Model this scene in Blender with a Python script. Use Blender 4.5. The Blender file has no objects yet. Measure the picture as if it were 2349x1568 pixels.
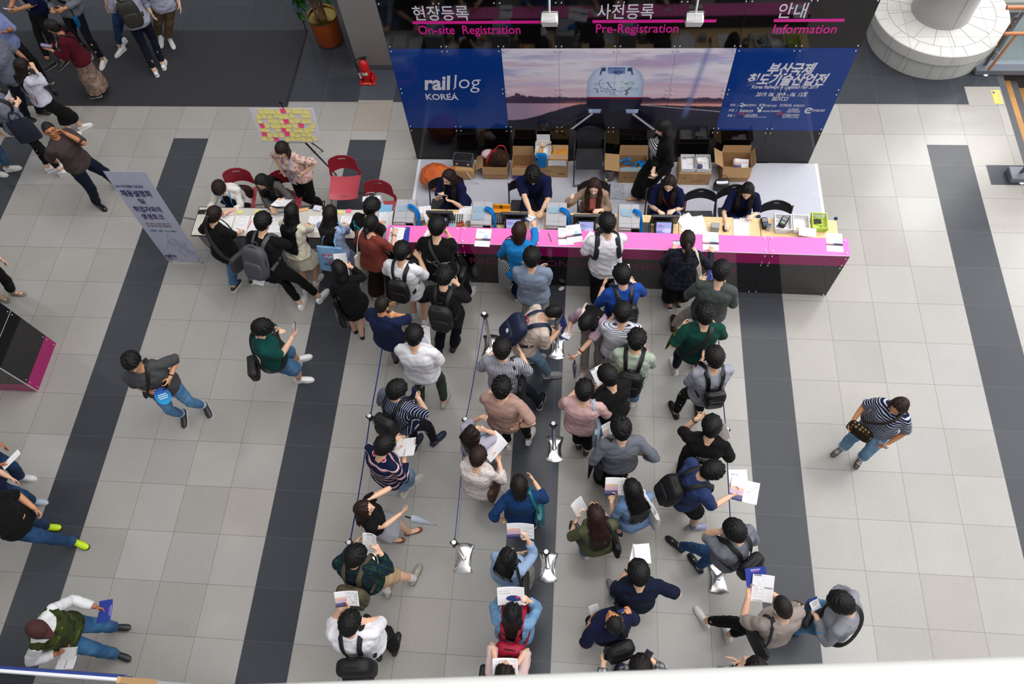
import bpy,bmesh,math,random
import numpy as np
from mathutils import Matrix,Vector
# ------------------------------------------------------------------ camera, world, lights, exposure
SC=bpy.context.scene
COL=SC.collection
CAM_C=np.array([3.16127,-5.31043,9.10965])
CAM_R=np.array([[0.99583537,-0.03186113,0.0854212],[0.06664163,0.89377537,-0.44353633],[-0.0622158,0.44738177,0.89217641]])
FPX=1696.125
def build_camera():
 cd=bpy.data.cameras.new('camera')
 cd.sensor_width=36.0
 cd.lens=FPX/2349.0*36.0
 cd.clip_start=0.05
 cd.clip_end=200
 cd.dof.use_dof=True
 cd.dof.focus_distance=10.2
 cd.dof.aperture_fstop=9.0
 co=bpy.data.objects.new('camera',cd)
 m=Matrix([list(CAM_R[0])+[CAM_C[0]],list(CAM_R[1])+[CAM_C[1]],list(CAM_R[2])+[CAM_C[2]],[0,0,0,1]])
 co.matrix_world=m
 COL.objects.link(co)
 SC.camera=co
def build_light():
 w=bpy.data.worlds.new('hall_daylight')
 SC.world=w
 w.use_nodes=True
 bg=w.node_tree.nodes['Background']
 bg.inputs[0].default_value=(0.93,0.96,1.0,1)
 bg.inputs[1].default_value=0.42
 def area(name,loc,target,sx,sy,power,color):
  ld=bpy.data.lights.new(name,'AREA')
  ld.shape='RECTANGLE'
  ld.size,ld.size_y=sx,sy
  ld.energy=power
  ld.color=color
  o=bpy.data.objects.new(name,ld)
  o.location=loc
  d=Vector(target)-Vector(loc)
  o.rotation_euler=d.to_track_quat('-Z','Y').to_euler()
  COL.objects.link(o)
  # roof light of the atrium, and the glazed wall on the right
 area('skylight',(11.0,0.0,17.0),(9.0,-0.5,0),24,22,5900,(1.0,0.985,0.965))
 area('glazed_wall',(17.0,4.0,6.0),(8.6,2.2,0.0),7,6,850,(0.95,0.975,1.0))
 area('window_bay',(11.4,6.6,5.2),(9.0,4.6,0.3),1.6,2.6,120,(1.0,0.985,0.95))
 # small round downlights in the ceiling over the left half and one over the right
 for x in(-12.0,-9.6,-7.0,-4.6):
  for y in(4.17,1.92,-0.1,-2.1,-4.0):
   downlight(x,y,8.0)
 downlight(8.83,-0.79,8.0)
 vs=SC.view_settings
 vs.view_transform='Standard'
 vs.look='None'
 vs.gamma=1.0
 vs.use_curve_mapping=False
 vs.exposure=-0.18
 SC.display_settings.display_device='sRGB'
def downlight(x,y,z):
 ld=bpy.data.lights.new('downlight','POINT')
 ld.energy=14
 ld.shadow_soft_size=0.11
 ld.color=(1.0,0.96,0.9)
 o=bpy.data.objects.new('downlight',ld)
 o.location=(x,y,z)
 COL.objects.link(o)
build_camera()
build_light()
# ------------------------------------------------------------------ helpers
RND=random.Random(7)
def at(px,py,z=0.0):
 """the point of the horizontal plane at height z under a pixel of the photograph"""
 d=CAM_R@np.array([(px-1174.5)/FPX,-(py-784.0)/FPX,-1.0])
 t=(z-CAM_C[2])/d[2]
 p=CAM_C+t*d
 return np.array([p[0],p[1],z])
def lin(h):
 h=h.lstrip('#')
 v=[int(h[i:i+2],16)/255 for i in(0,2,4)]
 return tuple(c/12.92 if c<=0.04045 else((c+0.055)/1.055)**2.4 for c in v)+(1.0,)
MATS={}
class NT:
 def __init__(s,m):
  s.t=m.node_tree
  s.n=s.t.nodes
  s.b=s.n['Principled BSDF']
 def new(s,typ,**kw):
  n=s.n.new(typ)
  for k,v in kw.items():
   setattr(n,k,v)
  return n
 def put(s,sock,v):
  if isinstance(v,bpy.types.NodeSocket):
   s.t.links.new(v,sock)
  elif v is not None:
   if isinstance(v,tuple)and sock.type=='VECTOR':
    v=v[:3]
   sock.default_value=v
 def math(s,op,a,b=None,c=None):
  n=s.new('ShaderNodeMath',operation=op)
  for i,v in enumerate((a,b,c)):
   if v is not None:
    s.put(n.inputs[i],v)
  return n.outputs[0]
 def mix(s,f,a,b):
  n=s.new('ShaderNodeMix',data_type='RGBA')
  s.put(n.inputs[0],f)
  s.put(n.inputs[6],a)
  s.put(n.inputs[7],b)
  return n.outputs[2]
 def obj(s):
  return s.new('ShaderNodeTexCoord').outputs['Object']
 def xyz(s,v):
  n=s.new('ShaderNodeSeparateXYZ')
  s.put(n.inputs[0],v)
  return n.outputs
 def noise(s,vec,scale,detail=2,rough=0.5):
  n=s.new('ShaderNodeTexNoise')
  s.put(n.inputs['Vector'],vec)
  n.inputs['Scale'].default_value=scale
  n.inputs['Detail'].default_value=detail
  n.inputs['Roughness'].default_value=rough
  return n.outputs[0]
 def ramp(s,f,stops,interp='LINEAR'):
  n=s.new('ShaderNodeValToRGB')
  e=n.color_ramp.elements
  n.color_ramp.interpolation=interp
  while len(e)<len(stops):
   e.new(0.5)
  for i,(p,c)in enumerate(stops):
   e[i].position=p
   e[i].color=c
  s.put(n.inputs[0],f)
  return n.outputs[0]
 def bump(s,h,dist=0.002,strength=0.4):
  n=s.new('ShaderNodeBump')
  n.inputs['Distance'].default_value=dist
  n.inputs['Strength'].default_value=strength
  s.put(n.inputs['Height'],h)
  s.put(s.b.inputs['Normal'],n.outputs[0])
 def col(s,v):
  s.put(s.b.inputs['Base Color'],v)
def newmat(name,rough=0.6,spec=0.5,metal=0.0):
 m=bpy.data.materials.new(name)
 m.use_nodes=True
 nt=NT(m)
 nt.b.inputs['Roughness'].default_value=rough
 nt.b.inputs['Specular IOR Level'].default_value=spec
 nt.b.inputs['Metallic'].default_value=metal
 return m,nt
def flat(name,hexc,rough=0.6,spec=0.5,metal=0.0,alpha=None,trans=None):
 k=('flat',name,hexc,rough)
 if k in MATS:
  return MATS[k]
 m,n=newmat(name,rough,spec,metal)
 c=lin(hexc)
 co=n.obj()
 f=n.noise(co,9.0,3)
 n.col(n.mix(f,tuple(x*0.93 for x in c[:3])+(1,),tuple(min(1,x*1.06)for x in c[:3])+(1,)))
 if alpha is not None:
  n.b.inputs['Alpha'].default_value=alpha
 if trans is not None:
  n.b.inputs['Transmission Weight'].default_value=trans
  n.b.inputs['IOR'].default_value=1.2
 MATS[k]=m
 return m
def emit(name,hexc,strength):
 m,n=newmat(name,0.3)
 n.col(lin(hexc))
 n.put(n.b.inputs['Emission Color'],lin(hexc))
 n.b.inputs['Emission Strength'].default_value=strength
 return m
def fabric(hexc,kind='plain',hex2=None,p=0.03,frac=0.5,rough=0.88,hex3=None,bump=0.5):
 """cloth: plain, hstripe, vstripe, plaid, dots, floral, heather, denim, stripes3"""
 k=('fab',hexc,kind,hex2,p,frac,hex3)
 if k in MATS:
  return MATS[k]
 m,n=newmat('cloth_'+kind,rough,0.14)
 c=lin(hexc)
 co=n.obj()
 sep=n.xyz(co)
 fine=n.noise(co,260.0,2)
 big=n.noise(co,7.0,3)
 base=n.mix(big,tuple(x*0.9 for x in c[:3])+(1,),tuple(min(1,x*1.08)for x in c[:3])+(1,))
 if kind=='heather':
  f=n.ramp(n.noise(co,130.0,4,0.8),[(0.35,(0,0,0,1)),(0.65,(1,1,1,1))])
  base=n.mix(f,lin(hex2),base)
 elif kind=='denim':
  f=n.ramp(n.noise(co,5.0,4,0.6),[(0.38,(0,0,0,1)),(0.72,(1,1,1,1))])
  base=n.mix(f,base,lin(hex2))
  base=n.mix(n.math('MULTIPLY',fine,0.35),base,lin(hex2))
 elif kind in('hstripe','vstripe','ystripe'):
  ax={'h':sep[2],'v':sep[0],'y':n.math('ADD',sep[1],n.math('MULTIPLY',sep[2],0.25))}[kind[0]]
  wob=n.math('MULTIPLY',n.math('SUBTRACT',n.noise(co,3.5,1),0.5),p*1.2)
  fr=n.math('FRACT',n.math('DIVIDE',n.math('ADD',n.math('ADD',ax,wob),10.0),p))
  base=n.mix(n.math('LESS_THAN',fr,frac),base,lin(hex2))
 elif kind=='stripes3':  # dark jumper with white-edged red bands
  wob=n.math('MULTIPLY',n.math('SUBTRACT',n.noise(co,3.0,1),0.5),p*0.9)
  fr=n.math('FRACT',n.math('DIVIDE',n.math('ADD',n.math('ADD',sep[2],wob),10.0),p))
  base=n.mix(n.math('LESS_THAN',fr,frac),base,lin(hex2))
  base=n.mix(n.math('LESS_THAN',n.math('ABSOLUTE',n.math('SUBTRACT',fr,frac*0.35)),frac*0.22),base,lin(hex3))
 elif kind=='plaid':
  for ax,off in((sep[0],0.0),(sep[2],0.013),(sep[1],0.02)):
   fr=n.math('FRACT',n.math('DIVIDE',n.math('ADD',ax,10.0+off),p))
   f=n.math('MULTIPLY',n.math('LESS_THAN',fr,frac),0.6)
   base=n.mix(f,base,lin(hex2))
   if hex3:
    fr2=n.math('FRACT',n.math('DIVIDE',n.math('ADD',ax,10.0+off+p*0.5),p))
    base=n.mix(n.math('MULTIPLY',n.math('LESS_THAN',fr2,0.06),0.7),base,lin(hex3))
 elif kind in('dots','floral'):
  v=n.new('ShaderNodeTexVoronoi')
  n.put(v.inputs['Vector'],co)
  v.inputs['Scale'].default_value=1.0/p
  v.inputs['Randomness'].default_value=0.25 if kind=='dots' else 1.0
  f=n.math('LESS_THAN',v.outputs['Distance'],frac)
  base=n.mix(f,base,lin(hex2))
  if kind=='floral':
   g=n.math('GREATER_THAN',n.noise(co,0.55/p,3),0.58)
   base=n.mix(g,base,lin(hex3))
 base=n.mix(n.math('MULTIPLY',fine,0.16),base,(0,0,0,1))
 n.col(base)
 hn=n.math('ADD',n.math('MULTIPLY',n.noise(co,17.0,4),1.0),n.math('MULTIPLY',fine,0.05))
 n.bump(hn,0.012,bump)
 n.b.inputs['Sheen Weight'].default_value=0.02
 MATS[k]=m
 return m
class MB:
 """collects shapes into one mesh"""
 def __init__(s):
  s.v,s.f,s.m,s.nv=[],[],[],0
 def add(s,v,f,mi=0):
  v=np.asarray(v,float).reshape(-1,3)
  o=s.nv
  s.v.append(v)
  s.f.extend([tuple(i+o for i in q)for q in f])
  s.m.extend([mi]*len(f))
  s.nv+=len(v)
  return s
 def verts(s):
  return np.concatenate(s.v)if s.v else np.zeros((0,3))
 def xf(s,R=None,t=None):
  for i in range(len(s.v)):
   if R is not None:
    s.v[i]=s.v[i]@np.asarray(R).T
   if t is not None:
    s.v[i]=s.v[i]+np.asarray(t)
  return s
 def join(s,o,mi=None):
  base=s.nv
  s.v.extend(o.v)
  s.f.extend([tuple(i+base for i in q)for q in o.f])
  s.m.extend(o.m if mi is None else[mi]*len(o.f))
  s.nv+=o.nv
  return s
  # -- shapes
 def box(s,c,d,R=None,bev=0.0,mi=0):
  c,d=np.asarray(c,float),np.asarray(d,float)/2
  b=min(bev,d.min()*0.9)
  if b<=0:
   v=np.array([[x,y,z]for z in(-1,1)for y in(-1,1)for x in(-1,1)])*d
   f=[(0,2,3,1),(4,5,7,6),(0,1,5,4),(2,6,7,3),(0,4,6,2),(1,3,7,5)]
  else:
   v,idx=[],{}
   for sx in(-1,1):
    for sy in(-1,1):
     for sz in(-1,1):
      sg=np.array([sx,sy,sz])
      for a in range(3):
       q=sg*(d-b)
       q[a]=sg[a]*d[a]
       idx[(sx,sy,sz,a)]=len(v)
       v.append(q)
   f=[]
   for a in range(3):
    b1,c1=(a+1)%3,(a+2)%3
    for sg in(-1,1):
     q=[]
     for p1,p2 in((-1,-1),(1,-1),(1,1),(-1,1)):
      k=[0,0,0]
      k[a],k[b1],k[c1]=sg,p1,p2
      q.append(idx[(k[0],k[1],k[2],a)])
     f.append(tuple(q if sg>0 else q[::-1]))
   for a in range(3):
    b1,c1=(a+1)%3,(a+2)%3
    for p1 in(-1,1):
     for p2 in(-1,1):
      k0,k1=[0,0,0],[0,0,0]
      k0[a],k1[a]=-1,1
      k0[b1]=k1[b1]=p1
      k0[c1]=k1[c1]=p2
      q=[idx[tuple(k0)+(b1,)],idx[tuple(k1)+(b1,)],idx[tuple(k1)+(c1,)],idx[tuple(k0)+(c1,)]]
      f.append(tuple(q if p1*p2<0 else q[::-1]))
   for sx in(-1,1):
    for sy in(-1,1):
     for sz in(-1,1):
      q=[idx[(sx,sy,sz,a)]for a in range(3)]
      f.append(tuple(q if sx*sy*sz>0 else q[::-1]))
   v=np.array(v)
  if R is not None:
   v=v@np.asarray(R).T
  return s.add(v+c,f,mi)
 def loft(s,rings,closed=True,caps=True,mi=0):
  """rings: list of (n,3) arrays"""
  n=len(rings[0])
  v=np.concatenate(rings)
  f=[]
  for i in range(len(rings)-1):
   for j in range(n if closed else n-1):
    k=(j+1)%n
    f.append((i*n+j,i*n+k,(i+1)*n+k,(i+1)*n+j))
  if caps and closed:
   f.append(tuple(range(n))[::-1])
   f.append(tuple((len(rings)-1)*n+j for j in range(n)))
  return s.add(v,f,mi)
 def tube(s,pts,rad,n=10,up=None,mi=0,caps=True,loop=False):
  P=np.asarray(pts,float)
  rad=np.asarray(rad,float)
  if rad.ndim==0:
   rad=np.full((len(P),2),float(rad))
  elif rad.ndim==1 and len(rad)==len(P):
   rad=np.stack([rad,rad],1)
  elif rad.ndim==1:
   rad=np.tile(rad,(len(P),1))
  T=np.gradient(P,axis=0)
  if loop:
   T=np.roll(P,-1,0)-np.roll(P,1,0)
  T/=np.linalg.norm(T,axis=1)[:,None]+1e-12
  u=np.asarray(up if up is not None else((0,0,1)if abs(T[0][2])<0.9 else(0,1,0)),float)
  rings=[]
  a=np.arange(n)*2*np.pi/n
  for i in range(len(P)):
   if up is not None:
    u=np.asarray(up,float)if np.ndim(up)==1 else np.asarray(up[i],float)
   x=np.cross(u,T[i])
   x/=np.linalg.norm(x)+1e-12
   y=np.cross(T[i],x)
   if up is None:
    u=y
   rings.append(P[i]+np.outer(np.cos(a)*rad[i,0],x)+np.outer(np.sin(a)*rad[i,1],y))
  if loop:
   rings.append(rings[0])
   return s.loft(rings,caps=False,mi=mi)
  return s.loft(rings,caps=caps,mi=mi)
 def ell(s,c,r,R=None,nu=14,nv=9,mi=0):
  c,r=np.asarray(c,float),np.broadcast_to(np.asarray(r,float),(3,))
  v,f=[],[]
  for i in range(1,nv):
   th=np.pi*i/nv
   for j in range(nu):
    ph=2*np.pi*j/nu
    v.append((math.sin(th)*math.cos(ph),math.sin(th)*math.sin(ph),math.cos(th)))
  v+=[(0,0,1),(0,0,-1)]
  t,b=len(v)-2,len(v)-1
  for j in range(nu):
   k=(j+1)%nu
   f.append((t,j,k))
   f.append((b,(nv-2)*nu+k,(nv-2)*nu+j))
   for i in range(nv-2):
    f.append((i*nu+j,(i+1)*nu+j,(i+1)*nu+k,i*nu+k))
  v=np.array(v)*r
  if R is not None:
   v=v@np.asarray(R).T
  return s.add(v+c,f,mi)
 def prism(s,poly,z0,z1,mi=0):
  """poly: xy outline, counter-clockwise"""
  n=len(poly)
  v=[(x,y,z0)for x,y in poly]+[(x,y,z1)for x,y in poly]
  f=[tuple(range(n))[::-1],tuple(range(n,2*n))]+[(i,(i+1)%n,n+(i+1)%n,n+i)for i in range(n)]
  return s.add(v,f,mi)
 def lathe(s,prof,n=20,c=(0,0,0),mi=0):
  a=np.arange(n)*2*np.pi/n
  rings=[np.stack([r*np.cos(a),r*np.sin(a),np.full(n,z)],1)+np.asarray(c)for r,z in prof]
  return s.loft(rings,mi=mi)
 def sheet(s,nx,ny,fn,th=0.0012,mi=0):
  """thin two-sided sheet from fn(u, v) -> point, u and v in 0..1"""
  P=np.array([[fn(i/nx,j/ny)for i in range(nx+1)]for j in range(ny+1)])
  du=np.gradient(P,axis=1)
  dv=np.gradient(P,axis=0)
  N=np.cross(du,dv)
  N/=np.linalg.norm(N,axis=2)[...,None]+1e-12
  A,B=(P+N*th/2).reshape(-1,3),(P-N*th/2).reshape(-1,3)
  w,o=nx+1,len(A)
  f=[]
  for j in range(ny):
   for i in range(nx):
    q=(j*w+i,j*w+i+1,(j+1)*w+i+1,(j+1)*w+i)
    f+=[q,tuple(k+o for k in q[::-1])]
  rim=[i for i in range(nx)]+[j*w+nx for j in range(ny)]+[ny*w+i for i in range(nx,0,-1)]+[j*w for j in range(ny,0,-1)]
  for a,b in zip(rim,rim[1:]+rim[:1]):
   f.append((b,a,a+o,b+o))
  return s.add(np.concatenate([A,B]),f,mi)
 def mesh(s,name,mats,smooth=40):
  me=bpy.data.meshes.new(name)
  me.from_pydata(s.verts().tolist(),[],s.f)
  for m in(mats if isinstance(mats,(list,tuple))else[mats]):
   me.materials.append(m)
  if any(s.m):
   me.polygons.foreach_set('material_index',np.array(s.m,np.int32))
  if smooth:
   me.shade_smooth()
   if smooth<180:
    me.set_sharp_from_angle(angle=math.radians(smooth))
  me.update()
  return me
 def build(s,name,mats,parent=None,smooth=40,M=None):
  return link(name,s.mesh(name,mats,smooth),parent,M)
def link(name,data,parent=None,M=None):
 o=bpy.data.objects.new(name,data)
 COL.objects.link(o)
 if parent is not None:
  o.parent=parent
  if M is not None:
   o.matrix_local=mat4(M)
 elif M is not None:
  o.matrix_world=mat4(M)
 return o
def mat4(M):
 return M if isinstance(M,Matrix)else Matrix([list(r)for r in np.asarray(M)])
def tag(o,label=None,cat=None,group=None,kind=None):
 if label:
  o['label']=label
 if cat:
  o['category']=cat
 if group:
  o['group']=group
 if kind:
  o['kind']=kind
 return o
def empty(name,loc,label,cat,group=None,rz=0.0):
 o=bpy.data.objects.new(name,None)
 o.empty_display_size=0.1
 COL.objects.link(o)
 o.location=Vector([float(x)for x in loc])
 o.rotation_euler=(0,0,rz)
 return tag(o,label,cat,group)
def copy_tree(o,parent=None):
 c=o.copy()
 COL.objects.link(c)
 if parent is not None:
  c.parent=parent
 for ch in o.children:
  copy_tree(ch,c)
 return c
def Rx(a):
 c,s=math.cos(a),math.sin(a)
 return np.array([[1,0,0],[0,c,-s],[0,s,c]])
def Ry(a):
 c,s=math.cos(a),math.sin(a)
 return np.array([[c,0,s],[0,1,0],[-s,0,c]])
def Rz(a):
 c,s=math.cos(a),math.sin(a)
 return np.array([[c,-s,0],[s,c,0],[0,0,1]])
def T4(t=(0,0,0),R=None):
 M=np.eye(4)
 if R is not None:
  M[:3,:3]=R
 M[:3,3]=t
 return M
rad=math.radians
def text(name,body,size,m,parent,M,bold=0.0,shear=0.0,align='CENTER',sx=1.0,space=1.0,ext=0.0008):
 cu=bpy.data.curves.new(name,'FONT')
 cu.body=body
 cu.size=size
 cu.align_x=align
 cu.align_y='CENTER'
 cu.offset=bold*size
 cu.shear=shear
 cu.space_character=space
 cu.extrude=ext
 cu.resolution_u=3
 o=link(name,cu,parent)
 o.matrix_local=mat4(np.asarray(M)@np.diag([sx,1,1,1]))
 cu.materials.append(m)
 TEXTS.append(o)
 return o
TEXTS=[]
# ------------------------------------------------------------------ the setting: floor, stairs, pillar
def granite(name,hexc,sp,amount,seed,rough=0.3,spec=0.40):
 m,n=newmat(name,rough,spec)
 co=n.obj()
 sep=n.xyz(co)
 c=lin(hexc)
 fi=n.math('FLOOR',n.math('DIVIDE',sep[0],0.6))
 fj=n.math('FLOOR',n.math('DIVIDE',sep[1],0.6))
 cell=n.new('ShaderNodeCombineXYZ')
 n.put(cell.inputs[0],fi);n.put(cell.inputs[1],fj)
 cell.inputs[2].default_value=seed
 wn=n.new('ShaderNodeTexWhiteNoise')
 n.put(wn.inputs[0],cell.outputs[0])
 tone=n.math('ADD',n.math('MULTIPLY',wn.outputs[0],0.13),0.93)
 warm=n.xyz(wn.outputs[1])[1]
 base=n.mix(n.math('MULTIPLY',warm,0.55),c,lin(sp[2]))
 g1=n.ramp(n.noise(co,150.0,3,0.7),[(0.36,(0,0,0,1)),(0.5,(1,1,1,1))])
 g2=n.ramp(n.noise(co,240.0,2,0.6),[(0.56,(0,0,0,1)),(0.68,(1,1,1,1))])
 base=n.mix(n.math('MULTIPLY',n.math('SUBTRACT',1.0,g1),amount),base,lin(sp[0]))
 base=n.mix(n.math('MULTIPLY',g2,amount*0.7),base,lin(sp[1]))
 big=n.math('ADD',n.math('MULTIPLY',n.noise(co,1.3,4,0.6),0.22),0.89)
 v=n.new('ShaderNodeVectorMath',operation='SCALE')
 n.put(v.inputs[0],base)
 n.put(v.inputs[3],n.math('MULTIPLY',tone,big))
 out=v.outputs[0]
 # joints between the slabs
 j=None
 for ax in(0,1):
  fr=n.math('FRACT',n.math('DIVIDE',n.math('ADD',sep[ax],30.0),0.6))
  d=n.math('ABSOLUTE',n.math('SUBTRACT',n.math('ABSOLUTE',n.math('SUBTRACT',fr,0.5)),0.5))
  k=n.math('LESS_THAN',d,0.0052)
  j=k if j is None else n.math('MAXIMUM',j,k)
 n.col(n.mix(n.math('MULTIPLY',j,0.62),out,lin('#57534e' if amount>0.2 else '#55585e')))
 n.put(n.b.inputs['Roughness'],n.math('ADD',n.math('MULTIPLY',n.noise(co,4.0,3),0.1),rough-0.05))
 return m
def build_floor():
 light=granite('granite_light','#a5a3a0',('#56534f','#d3d1ce','#9f978f'),0.62,1.0,0.19)
 dark=granite('slate_dark','#3e4147',('#34363c','#4a4c53','#3b3d43'),0.2,5.0,0.22,0.26)
 pink=granite('granite_pink','#a79d95',('#75695f','#cabfb4','#a99f95'),0.75,3.0,0.3)
 blue=granite('granite_blue','#4d525a',('#363a41','#757b84','#4a5058'),0.6,4.0,0.3)
 mb=MB()
 def q(x0,x1,y0,y1,mi):
  mb.add([(x0,y0,0),(x1,y0,0),(x1,y1,0),(x0,y1,0)],[(0,1,2,3)],mi)
 yb,ye,xe=2.80,3.62,9.72
 x=-14.4
 i=-24
 while i<16:
  x0,x1=i*0.6,min((i+1)*0.6,9.18)
  band=i%5==4
  q(x0,x1,-10.2,yb,1 if band else 0)
  if i==-1:
   q(x0,x1,yb,2.98,0);q(x0,x1,2.98,3.66,2);q(x0,x1,3.66,10.2,3)
  else:
   q(x0,x1,yb,ye,0);q(x0,x1,ye,10.2,1)
  i+=1
 x0=9.18
 x0=9.6 if x1>9.5 else 9.18
 q(9.18,xe,2.42,4.0,0);q(9.18,xe,2.05,2.42,1);q(9.18,xe,4.0,4.30,1)
 q(9.18,15,-10.2,2.05,0);q(9.18,15.0,4.30,10.2,1)
 o=mb.build('floor',[light,dark,pink,blue],smooth=0)
 tag(o,kind='structure')
 # a slab under the polished floor so that nothing shows below
 b=MB();b.box((0,-0.5,-0.35),(30,20,0.3))
 # mat on the dark floor
 mm,n=newmat('mat_rubber',0.75,0.3)
 co=n.obj();sep=n.xyz(co)
 fr=n.math('FRACT',n.math('DIVIDE',sep[1],0.012))
 n.col(n.mix(fr,lin('#2b2b2f'),lin('#3a3a3f')))
 n.bump(fr,0.003,0.5)
 mb=MB();mb.box((0,0,0.006),(8.2,1.83,0.012),bev=0.004)
 o=mb.build('entrance_mat',[mm],M=T4((-1.80-4.1,3.5+0.915,0)))
 tag(o,'large dark ribbed entrance mat lying on the slate floor at top left','mat')
 mb=MB();mb.box((0,0,0.008),(0.035,1.83,0.016),bev=0.004)
 mb.build('edge_strip',[flat('rubber_edge','#15161b',0.5)],o,M=T4((4.085,0,0.002)))
def build_stairs():
# a short flight going down to the right, its glass balustrade and wooden handrails
 wood,n=newmat('tread_wood',0.35,0.4)
 co=n.obj();sep=n.xyz(co)
 w=n.new('ShaderNodeTexWave',wave_type='BANDS',bands_direction='X')
 n.put(w.inputs[0],co);w.inputs['Scale'].default_value=22;w.inputs['Distortion'].default_value=7
 pl=n.math('FLOOR',n.math('DIVIDE',n.math('ADD',sep[1],20.0),0.42))
 wn=n.new('ShaderNodeTexWhiteNoise',noise_dimensions='1D');n.put(wn.inputs[1],pl)
 n.col(n.mix(n.math('MULTIPLY',w.outputs[0],0.4),n.mix(wn.outputs[0],lin('#c08d50'),lin('#9c7448')),lin('#7c4f22')))
 nose=flat('nosing','#47474b',0.55)
 st=MB()
 for k in range(7):
  x0,z=9.72+0.30*k,-0.16*k
  st.box((x0+0.05,3.35,z-0.02),(0.10,1.9,0.04),mi=1)
  st.box((x0+0.20,3.35,z-0.175),(0.20,1.9,0.03),mi=0)
  st.box((x0+0.09,3.35,z-0.10),(0.02,1.9,0.15),mi=1)
 o=st.build('trim_1',[wood,nose],smooth=0)
 tag(o,kind='structure')
 wl=MB()
 wl.box((11.0,4.36,-0.75),(2.56,0.10,1.46))
 wl.box((11.0,2.26,-0.75),(2.56,0.10,1.46))
 o=wl.build('wall_stairwell',[flat('stairwell_dark','#3a3835',0.8)],smooth=0)
 tag(o,kind='structure')
 steel=flat('brushed_steel','#8b8b88',0.28,0.5,1.0)
 rwood=flat('handrail_wood','#b9764a',0.4)
 glass,n=newmat('balustrade_glass',0.03,0.5)
 n.col(lin('#cfe6ea'));n.b.inputs['Alpha'].default_value=0.38
 stone=flat('kerb_slate','#6d727c',0.3)
 def balustrade(y,x0,label,n_post):
  o=empty('glass_balustrade',(x0,y,0),label,'balustrade')
  mb=MB();mb.box((1.45,0.0,0.05),(3.0,0.24,0.10),bev=0.01)
  mb.build('kerb',[stone],o)
  mb=MB();mb.box((1.55,0.02,0.58),(2.7,0.014,0.92))
  mb.build('glass_pane',[glass],o)
  for k in range(n_post):
   mb=MB();mb.box((0,0,0.53),(0.055,0.02,1.0),bev=0.004)
   mb.tube([(0,0,1.0),(0.0,-0.03,1.1),(0,-0.05,1.2)],[0.012,0.009,0.009],8)
   for z in(0.25,0.45,0.8,0.95):
    mb.ell((0,-0.022,z),(0.016,0.012,0.016),nu=8,nv=5)
   mb.build('post',[steel],o,M=T4((0.10+1.35*k,0,0)))
  mb=MB();mb.tube([(-0.15,-0.05,1.22),(2.9,-0.05,1.22)],0.032,12)
  mb.build('handrail',[rwood],o)
  mb=MB();mb.tube([(0.02,-0.10,0.80),(2.9,-0.10,0.80)],0.028,12)
  mb.tube([(0.20,-0.10,0.80),(0.13,-0.10,0.0)],0.020,10)
  mb.build('lower_handrail',[rwood],o)
  mb=MB();mb.lathe([(0.0,0.0),(0.045,0.0),(0.045,0.012),(0.028,0.025),(0.0,0.026)],16,(0.13,-0.10,0.0))
  mb.tube([(0.10,0,0.4),(0.17,-0.12,0.4)],0.008,8)
  mb.build('floor_flange',[flat('chrome','#d8d8d8',0.12,0.5,1.0)],o)
  return o
 balustrade(4.36,9.42,'glass balustrade with wooden handrails behind the wooden stairs',2)
 balustrade(2.20,9.48,'glass balustrade at the near side of the wooden stairs',2)
 st=MB();st.box((0,0,0.002),(0.13,0.28,0.004))
 for k in range(4):
  st.box((0.035,-0.09+0.05*k,0.0045),(0.03,0.03,0.001),mi=1)
 st.ell((-0.035,0.09,0.005),(0.022,0.03,0.001),mi=2)
 o=st.build('floor_sticker',[flat('sticker_yellow','#f0e05a',0.5),flat('sticker_pink','#d98aa0',0.5),flat('sticker_purple','#6d5a8e',0.5)],M=T4((9.63,3.78,0)))
 tag(o,'yellow safety sticker on the floor beside the wooden stairs','sticker')
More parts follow.
